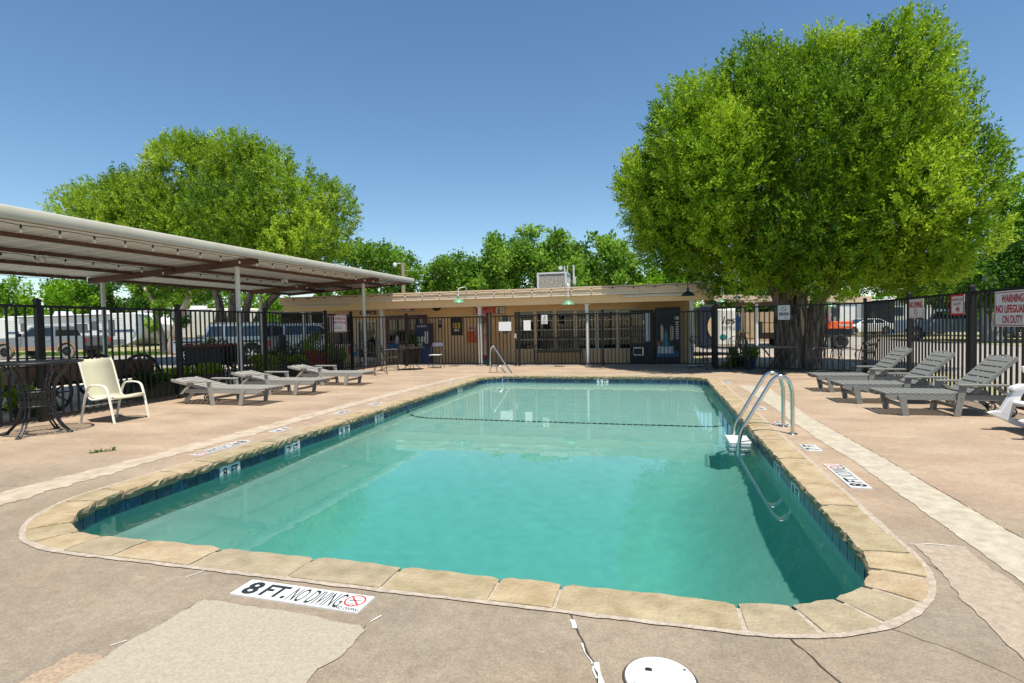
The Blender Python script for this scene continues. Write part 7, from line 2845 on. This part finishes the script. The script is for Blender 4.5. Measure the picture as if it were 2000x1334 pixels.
# added dark structure standing in for shade in the porch's open left end
t = thing('porch_shade_standin', 'added dark stand-in with brown lattice for the shaded open end of the porch', 'shed', (ax(583, 25.0), 25.5, 0))
w_ = (ax(630, 25.0) - ax(535, 25.0)) / 2
mb = MB()
mb.box((-w_, 2.0, 0), (w_, 2.1, 2.3))
mb.box((-w_, -0.0, 0), (-w_ + 0.1, 2.0, 2.3))
mb.build('wall', 'bark_dark', t)
mb = MB()
mb.box((-w_ - 0.3, -0.4, 2.3), (w_ + 0.3, 2.4, 2.42))
mb.build('roof', 'asphalt_shingle', t)
for k in range(6):
    mb = MB()
    mb.bar((-w_ + 0.1, -0.05, 1.3 + k * 0.14), (-w_ + 1.8, -0.05, 1.0 + k * 0.14), 0.03, 0.05)
    mb.build('lattice_bar', 'wood_brown', t)
for x in (-w_ + 1.9, w_ - 0.2):
    mb = MB()
    mb.box((x - 0.05, -0.1, 0), (x + 0.05, 0.0, 2.3))
    mb.build('post', 'white_paint', t)


# ================================================================== trees
def poly_at(pts, Y):
    return [(p.x, p.z) for p in (AY(a, b, Y) for a, b in pts)]


def shrunk(poly, k, dx=0.0, kz=None):
    cx = sum(p[0] for p in poly) / len(poly)
    cz = min(p[1] for p in poly)
    return [(cx + dx + (x - cx) * k, cz + (z - cz) * (kz or k)) for x, z in poly]


# the big juniper on the right
JR = [(1200, 325), (1225, 300), (1262, 300), (1275, 240), (1300, 190), (1330, 178), (1355, 165), (1375, 135), (1400, 125), (1440, 105), (1480, 85), (1500, 62), (1520, 85), (1545, 100), (1570, 95), (1590, 60), (1620, 45), (1640, 20), (1670, 25), (1700, 40), (1740, 45), (1770, 70), (1800, 50), (1840, 70), (1890, 62), (1905, 85), (1935, 85), (1925, 130), (1930, 200), (1925, 260), (1940, 275), (1970, 265), (1975, 300), (1965, 335), (1985, 370), (1990, 430), (1975, 480), (1940, 510), (1900, 545), (1850, 560), (1790, 568), (1720, 556), (1680, 572), (1640, 560), (1600, 560), (1540, 552), (1500, 558), (1440, 574), (1400, 560), (1350, 545), (1310, 520), (1270, 485), (1240, 470), (1232, 430), (1215, 390), (1205, 350)]
YJ = 17.4
root, bl = tree('juniper_tree', 'huge bright green juniper with a thick split trunk on the right', shrunk(poly_at(JR, YJ), 0.91, -0.42, 0.88), (4.04, YJ), 3.3, 210, (0.6, 1.2), 540000, 0.08, 41, 'leaf_juniper', 'bark_juniper', 0, None, limbs=0, plume=1.4, sep=0.9, shell=(0.82, 1.05), up=0.8, out=0.8, rnd=0.6, core=0.16, aspect=0.42, tuft=26, spray=(0.4, 0.1))
rg = random.Random(4)
mb = MB()
# fused stems: each a fluted tube from the spread foot into the crown
stems = [((-0.42, 0.0), (-0.64, 0.0, 2.2), (-1.9, -0.6, 4.6), 0.22), ((-0.2, -0.18), (-0.34, -0.1, 2.1), (-0.6, -1.2, 5.4), 0.21), ((0.02, 0.05), (0.05, 0.0, 2.2), (0.3, 0.9, 6.2), 0.24), ((0.2, -0.12), (0.42, -0.1, 2.0), (1.2, -0.9, 5.2), 0.23), ((0.34, 0.1), (0.68, 0.05, 2.2), (2.4, 0.3, 4.8), 0.22), ((0.05, 0.3), (0.1, 0.5, 2.4), (0.2, 1.8, 5.0), 0.26)]
for (fx_, fy), mid, end, r in stems:
    pts = curve_pts([(fx_ * 1.35, fy * 1.35, -0.08), (fx_ * 1.05, fy, 0.45), ((fx_ + mid[0]) / 2, (fy + mid[1]) / 2, 1.25), mid, end], 6)
    rs = []
    for i, p in enumerate(pts):
        u = i / (len(pts) - 1)
        rs.append(r * (1.25 - 0.25 * min(1, u * 5)) * (1 - 0.72 * max(0, u - 0.25)) + rg.uniform(-0.012, 0.012))
    mb.tube(pts, rs, 13)
for b in rg.sample(bl, 26):
    s_ = rg.choice(stems)
    a = Vector(s_[1]).lerp(Vector(s_[2]), rg.uniform(0.1, 0.9))
    limb(mb, a, b[0], 0.09, 0.02, rg, 6)
mb.build('trunk', 'bark_juniper', root, smooth=True)
# strips of loose bark and the bare scar
for k in range(46):
    a = rg.uniform(-PI, 0.2)
    z0_ = rg.uniform(0.05, 1.5)
    r = 0.62 - 0.12 * min(1, z0_) + 0.1 * max(0, z0_ - 1.0)
    fx_, fy = r * math.cos(a) * 1.05, r * math.sin(a) * 0.62
    q_ = MB()
    l_ = rg.uniform(0.4, 0.9)
    q_.tube([(fx_, fy, z0_), (fx_ * 1.0 + rg.uniform(-0.03, 0.03), fy - 0.01, z0_ + l_ * 0.5), (fx_ * 1.04 + rg.uniform(-0.05, 0.05), fy, z0_ + l_)], [0.008, rg.uniform(0.02, 0.04), 0.008], 5)
    q_.build('bark_strip', 'bark_juniper', root)
q_ = MB()
q_.tube([(-0.03, -0.5, 0.95), (-0.06, -0.52, 1.3), (-0.1, -0.5, 1.75)], [0.02, 0.06, 0.02], 6)
q_.build('bare_wood', 'wood_fence', root)

# the wide juniper on the left
JL = [(118, 400), (125, 375), (150, 340), (165, 320), (190, 330), (215, 335), (230, 350), (260, 330), (270, 310), (290, 330), (302, 345), (300, 300), (310, 265), (345, 258), (365, 250), (400, 262), (430, 255), (460, 250), (485, 240), (505, 255), (510, 290), (545, 300), (580, 285), (610, 300), (635, 340), (645, 370), (640, 390), (665, 400), (685, 450), (670, 480), (650, 500), (630, 520), (590, 545), (450, 560), (300, 560), (200, 540), (130, 470), (116, 425)]
YL = 20.2
root, bl = tree('juniper_tree', 'wide juniper with several dark stems behind the left canopy', shrunk(poly_at(JL, YL), 0.86, 1.05), (AY(470, 700, YL).x, YL), 3.2, 175, (0.6, 1.2), 340000, 0.094, 17, 'leaf_juniper_pale', 'bark_juniper', 0, None, limbs=0, plume=1.35, sep=0.9, shell=(0.82, 1.05), up=0.7, out=0.8, rnd=0.6, core=0.16, aspect=0.42, tuft=26, spray=(0.43, 0.11))
mb = MB()
x0 = AY(470, 700, YL).x
st = []
for p0, p1, e in (((430, 705), (414, 570), (300, 420)), ((447, 705), (460, 570), (470, 400)), ((478, 705), (498, 585), (600, 430)), ((440, 705), (435, 590), (400, 380)), ((470, 705), (520, 590), (640, 470))):
    a, b, c = AY(*p0, YL), AY(*p1, YL), AY(*e, YL)
    dy = rg.uniform(-0.4, 0.4)
    pts = curve_pts([(a.x - x0, 0, -0.1), ((a.x * 0.6 + b.x * 0.4) - x0, dy * 0.4, (b.z) * 0.4), (b.x - x0, dy, b.z), (c.x - x0, dy * 3, c.z)], 5)
    mb.tube(pts, [0.3 - 0.22 * i / (len(pts) - 1) for i in range(len(pts))], 10)
    st.append((Vector((b.x - x0, dy, b.z)), Vector((c.x - x0, dy * 3, c.z))))
for b in rg.sample(bl, 22):
    s_ = rg.choice(st)
    limb(mb, s_[0].lerp(s_[1], rg.uniform(0.1, 0.9)), b[0], 0.09, 0.02, rg, 6)
mb.build('trunk', 'bark_juniper', root, smooth=True)
# bare grey twigs at the gap of its crown
mb = MB()
for k in range(9):
    a = AY(308, 350, YL - 1)
    b = AY(rg.uniform(278, 305), rg.uniform(285, 335), YL - 1)
    limb(mb, (a.x - x0, -1, a.z), (b.x - x0, -1 + rg.uniform(-0.5, 0.5), b.z), 0.025, 0.006, rg, 4)
mb.build('bare_twig', 'bark_pale', root)

# leafy trees behind
BG = [
    ('round dark green tree just left of the lamp pole behind the office', 40, [(650, 520), (655, 490), (680, 480), (705, 478), (730, 472), (760, 476), (775, 485), (800, 495), (822, 500), (828, 530), (822, 570), (800, 590), (640, 595), (640, 550)], 3.4, 60, (0.5, 1.0), 20000, 0.2, 'leaf_elm', 'bark_dark', 0.3),
    ('low bushy tree behind the office roof right of the lamp pole', 42, [(838, 560), (842, 530), (855, 510), (875, 505), (890, 498), (910, 500), (925, 512), (945, 505), (962, 500), (975, 530), (975, 580), (840, 585)], 3.0, 50, (0.45, 0.9), 16000, 0.2, 'leaf_elm', 'bark_dark', 0.25),
    ('tall rounded tree rising behind the roof cooler', 43, [(955, 560), (962, 480), (975, 460), (990, 455), (1000, 462), (1012, 450), (1040, 448), (1070, 455), (1090, 450), (1110, 462), (1125, 480), (1135, 500), (1140, 560), (1130, 590), (960, 590)], 4.0, 70, (0.55, 1.1), 26000, 0.21, 'leaf_elm', 'bark_dark', 0.35),
    ('loose feathery tree to the right of the roof cooler', 45, [(1118, 560), (1120, 500), (1130, 470), (1150, 465), (1155, 448), (1165, 452), (1172, 470), (1195, 465), (1215, 475), (1230, 490), (1245, 510), (1255, 560), (1250, 590), (1120, 590)], 3.6, 55, (0.45, 0.9), 16000, 0.21, 'leaf_elm', 'bark_dark', 0.3),
    ('bright green bushy tree low behind the right end of the office', 47, [(1235, 560), (1245, 520), (1265, 512), (1290, 515), (1320, 522), (1340, 535), (1360, 560), (1360, 600), (1235, 600)], 3.0, 45, (0.5, 0.9), 13000, 0.2, 'leaf_elm_bright', 'bark_dark', 0.25),
    ('shady green tree behind the far carport left of the big trunk', 48, [(1370, 560), (1390, 545), (1430, 548), (1480, 550), (1530, 548), (1560, 570), (1560, 640), (1370, 640)], 3.0, 55, (0.5, 1.0), 15000, 0.22, 'leaf_dark', 'bark_dark', 0.3),
    ('bright leafy tree behind the muddy pickup at far left', 40, [(5, 590), (15, 560), (40, 545), (80, 546), (120, 548), (160, 550), (200, 555), (210, 600), (205, 640), (10, 645)], 3.2, 60, (0.5, 1.0), 18000, 0.22, 'leaf_elm_bright', 'bark_dark', 0.3),
    ('dark leafy tree between the muddy pickup and the forked tree', 42, [(180, 560), (240, 548), (300, 550), (300, 620), (190, 630)], 3.0, 40, (0.5, 1.0), 11000, 0.22, 'leaf_dark', 'bark_dark', 0.3),
    ('leafy green tree behind the cream caravan', 44, [(330, 560), (400, 545), (470, 560), (520, 560), (560, 575), (560, 630), (330, 630)], 3.0, 60, (0.5, 1.0), 16000, 0.22, 'leaf_elm_bright', 'bark_dark', 0.3),
    ('bright green tree beyond the carport right of the big trunk', 66, [(1598, 600), (1602, 582), (1625, 570), (1645, 566), (1665, 580), (1680, 600), (1670, 640), (1600, 640)], 3.0, 40, (0.5, 1.0), 9000, 0.26, 'leaf_elm_bright', 'bark_dark', 0.3),
    ('pale green tree behind the dark navy caravan', 64, [(1668, 610), (1680, 585), (1720, 575), (1760, 570), (1780, 585), (1800, 610), (1790, 650), (1670, 650)], 3.4, 50, (0.6, 1.2), 11000, 0.26, 'leaf_elm_bright', 'bark_dark', 0.3),
    ('leafy tree hanging over the no diving sign beyond the road', 48, [(1690, 545), (1720, 525), (1770, 520), (1830, 515), (1870, 530), (1900, 560), (1890, 600), (1850, 610), (1800, 590), (1740, 575), (1700, 565)], 3.0, 55, (0.5, 1.0), 15000, 0.22, 'leaf_elm', 'bark_dark', 0.3),
    ('dark spreading tree over the old pickup with whitewashed trunks', 36, [(1800, 560), (1830, 520), (1880, 490), (1930, 470), (1990, 450), (2060, 440), (2120, 480), (2130, 560), (2080, 610), (2000, 612), (1940, 610), (1880, 600), (1830, 590)], 3.4, 75, (0.5, 1.0), 24000, 0.18, 'leaf_dark', 'whitewash', 0.0),
    ('bright feathery tree at the right edge behind the juniper', 44, [(1962, 430), (1970, 370), (1990, 340), (2030, 330), (2080, 350), (2110, 420), (2100, 500), (2010, 500), (1970, 480)], 3.0, 50, (0.45, 0.9), 13000, 0.2, 'leaf_elm_bright', 'bark_dark', 0.3),
]
bgt = []
for i, (lab, Y, pts, depth, nb, rb, n, size, leaf, bark, tr) in enumerate(BG):
    cx_ = AY(sum(p[0] for p in pts) / len(pts), 600, Y).x
    root, bl = tree('leafy_tree', lab, poly_at(pts, Y), (cx_, Y), depth, nb, rb, n, size, 100 + i, leaf, bark, tr, 'leafy trees around the site', up=0.25, out=0.5, rnd=0.9, core=0.3, aspect=0.62, spread=0.9)
    bgt.append((root, bl, cx_))
# the whitewashed stems on the right and the pale forked stem on the left
root, bl, cx_ = bgt[12]
mb = MB()
for p0, p1, r in (((1930, 672), (1926, 560), 0.3), ((1946, 674), (1958, 560), 0.28)):
    a, b = AY(*p0, 36), AY(*p1, 36)
    mb.tube(curve_pts([(a.x - cx_, 0, -0.1), (a.x - cx_, 0, 0.8), (b.x - cx_, 0, 2.6), (b.x - cx_ + 0.3, 0.2, 4.5)], 4), [r * 1.15, r, r, r, r, r, r, r, r, r * 0.9, r * 0.8, r * 0.7, r * 0.6], 10)
mb.build('trunk', 'whitewash', root, smooth=True)
mb = MB()
for p0, p1, r in (((1930, 600), (1880, 540), 0.15), ((1946, 600), (2000, 540), 0.15), ((1935, 590), (1960, 500), 0.15)):
    a, b = AY(*p0, 36), AY(*p1, 36)
    limb(mb, (a.x - cx_, 0, a.z), (b.x - cx_, 0.3, b.z), r, 0.05, rg)
mb.build('limb', 'bark_dark', root, smooth=True)
Yf = 27.6
t = thing('forked_tree', 'pale forked tree trunk with sparse leaves behind the fence post', 'tree', (AY(328, 690, Yf).x, Yf, 0))
x0 = t.location.x
mb = MB()
for keys, r in (([(322, 700), (318, 665), (305, 620), (300, 590), (280, 560)], 0.2), ([(330, 700), (336, 665), (346, 630), (362, 595), (372, 570), (368, 552)], 0.2)):
    P = [AY(a, b, Yf) for a, b in keys]
    pts = curve_pts([(p.x - x0, 0, max(-0.1, p.z)) for p in P], 4)
    mb.tube(pts, [r * (1.25 - 0.8 * i / (len(pts) - 1)) for i in range(len(pts))], 10)
mb.build('trunk', 'bark_pale', t, smooth=True)
bl = []
for a, b, r in ((300, 575, 0.7), (275, 560, 0.8), (330, 600, 0.5), (360, 560, 0.7), (350, 625, 0.35), (310, 630, 0.4), (385, 570, 0.6), (318, 560, 0.7)):
    p = AY(a, b, Yf)
    bl.append(((p.x - x0, rg.uniform(-0.5, 0.5), p.z), r))
o = bpy.data.objects.new('crown', leaves_mesh('crown', bl, 7000, 0.16, 61, 'leaf_elm', up=-0.1, rnd=1.0, aspect=0.6))
COL.objects.link(o)
o.parent = t
o['kind'] = 'stuff'
sheet('soil_patch', jag([(x0 - 1.4, Yf - 0.7), (x0 + 2.2, Yf - 0.9), (x0 + 2.4, Yf + 0.5), (x0 - 1.2, Yf + 0.5)], 0.08, 0.2, rg), -0.008, 'terracotta')
# far line of woods closing the view
bl = []
for k in range(200):
    a = R(-75 + 150 * k / 199)
    d_ = rg.uniform(95, 125)
    bl.append(((d_ * math.sin(a), d_ * math.cos(a), rg.uniform(1.0, 3.2)), (3.2, 3.2, rg.uniform(1.6, 2.8))))
o = bpy.data.objects.new('woods', leaves_mesh('woods', bl, 42000, 0.8, 5, 'leaf_elm', aspect=0.8, ctr=(0, 0, -50)))
COL.objects.link(o)
o['kind'] = 'stuff'
# grass: short blades where the grass is near
rgn = np.random.default_rng(8)


def grass(x0, x1, y0, y1, n, h, z):
    bl = [((x0 + (x1 - x0) * a, y0 + (y1 - y0) * b, z), (0.3, 0.3, 0.02)) for a, b in rgn.random((max(40, n // 60), 2))]
    o = bpy.data.objects.new('grass', leaves_mesh('grass', bl, n, h, int(n), 'grass_blade', up=1.3, out=0.1, rnd=0.5, aspect=0.18))
    COL.objects.link(o)
    o['kind'] = 'stuff'


grass(-17.1, -16.0, 3, 16.8, 24000, 0.07, -0.01)
grass(-46, -27, 25.6, 28.2, 14000, 0.1, -0.01)
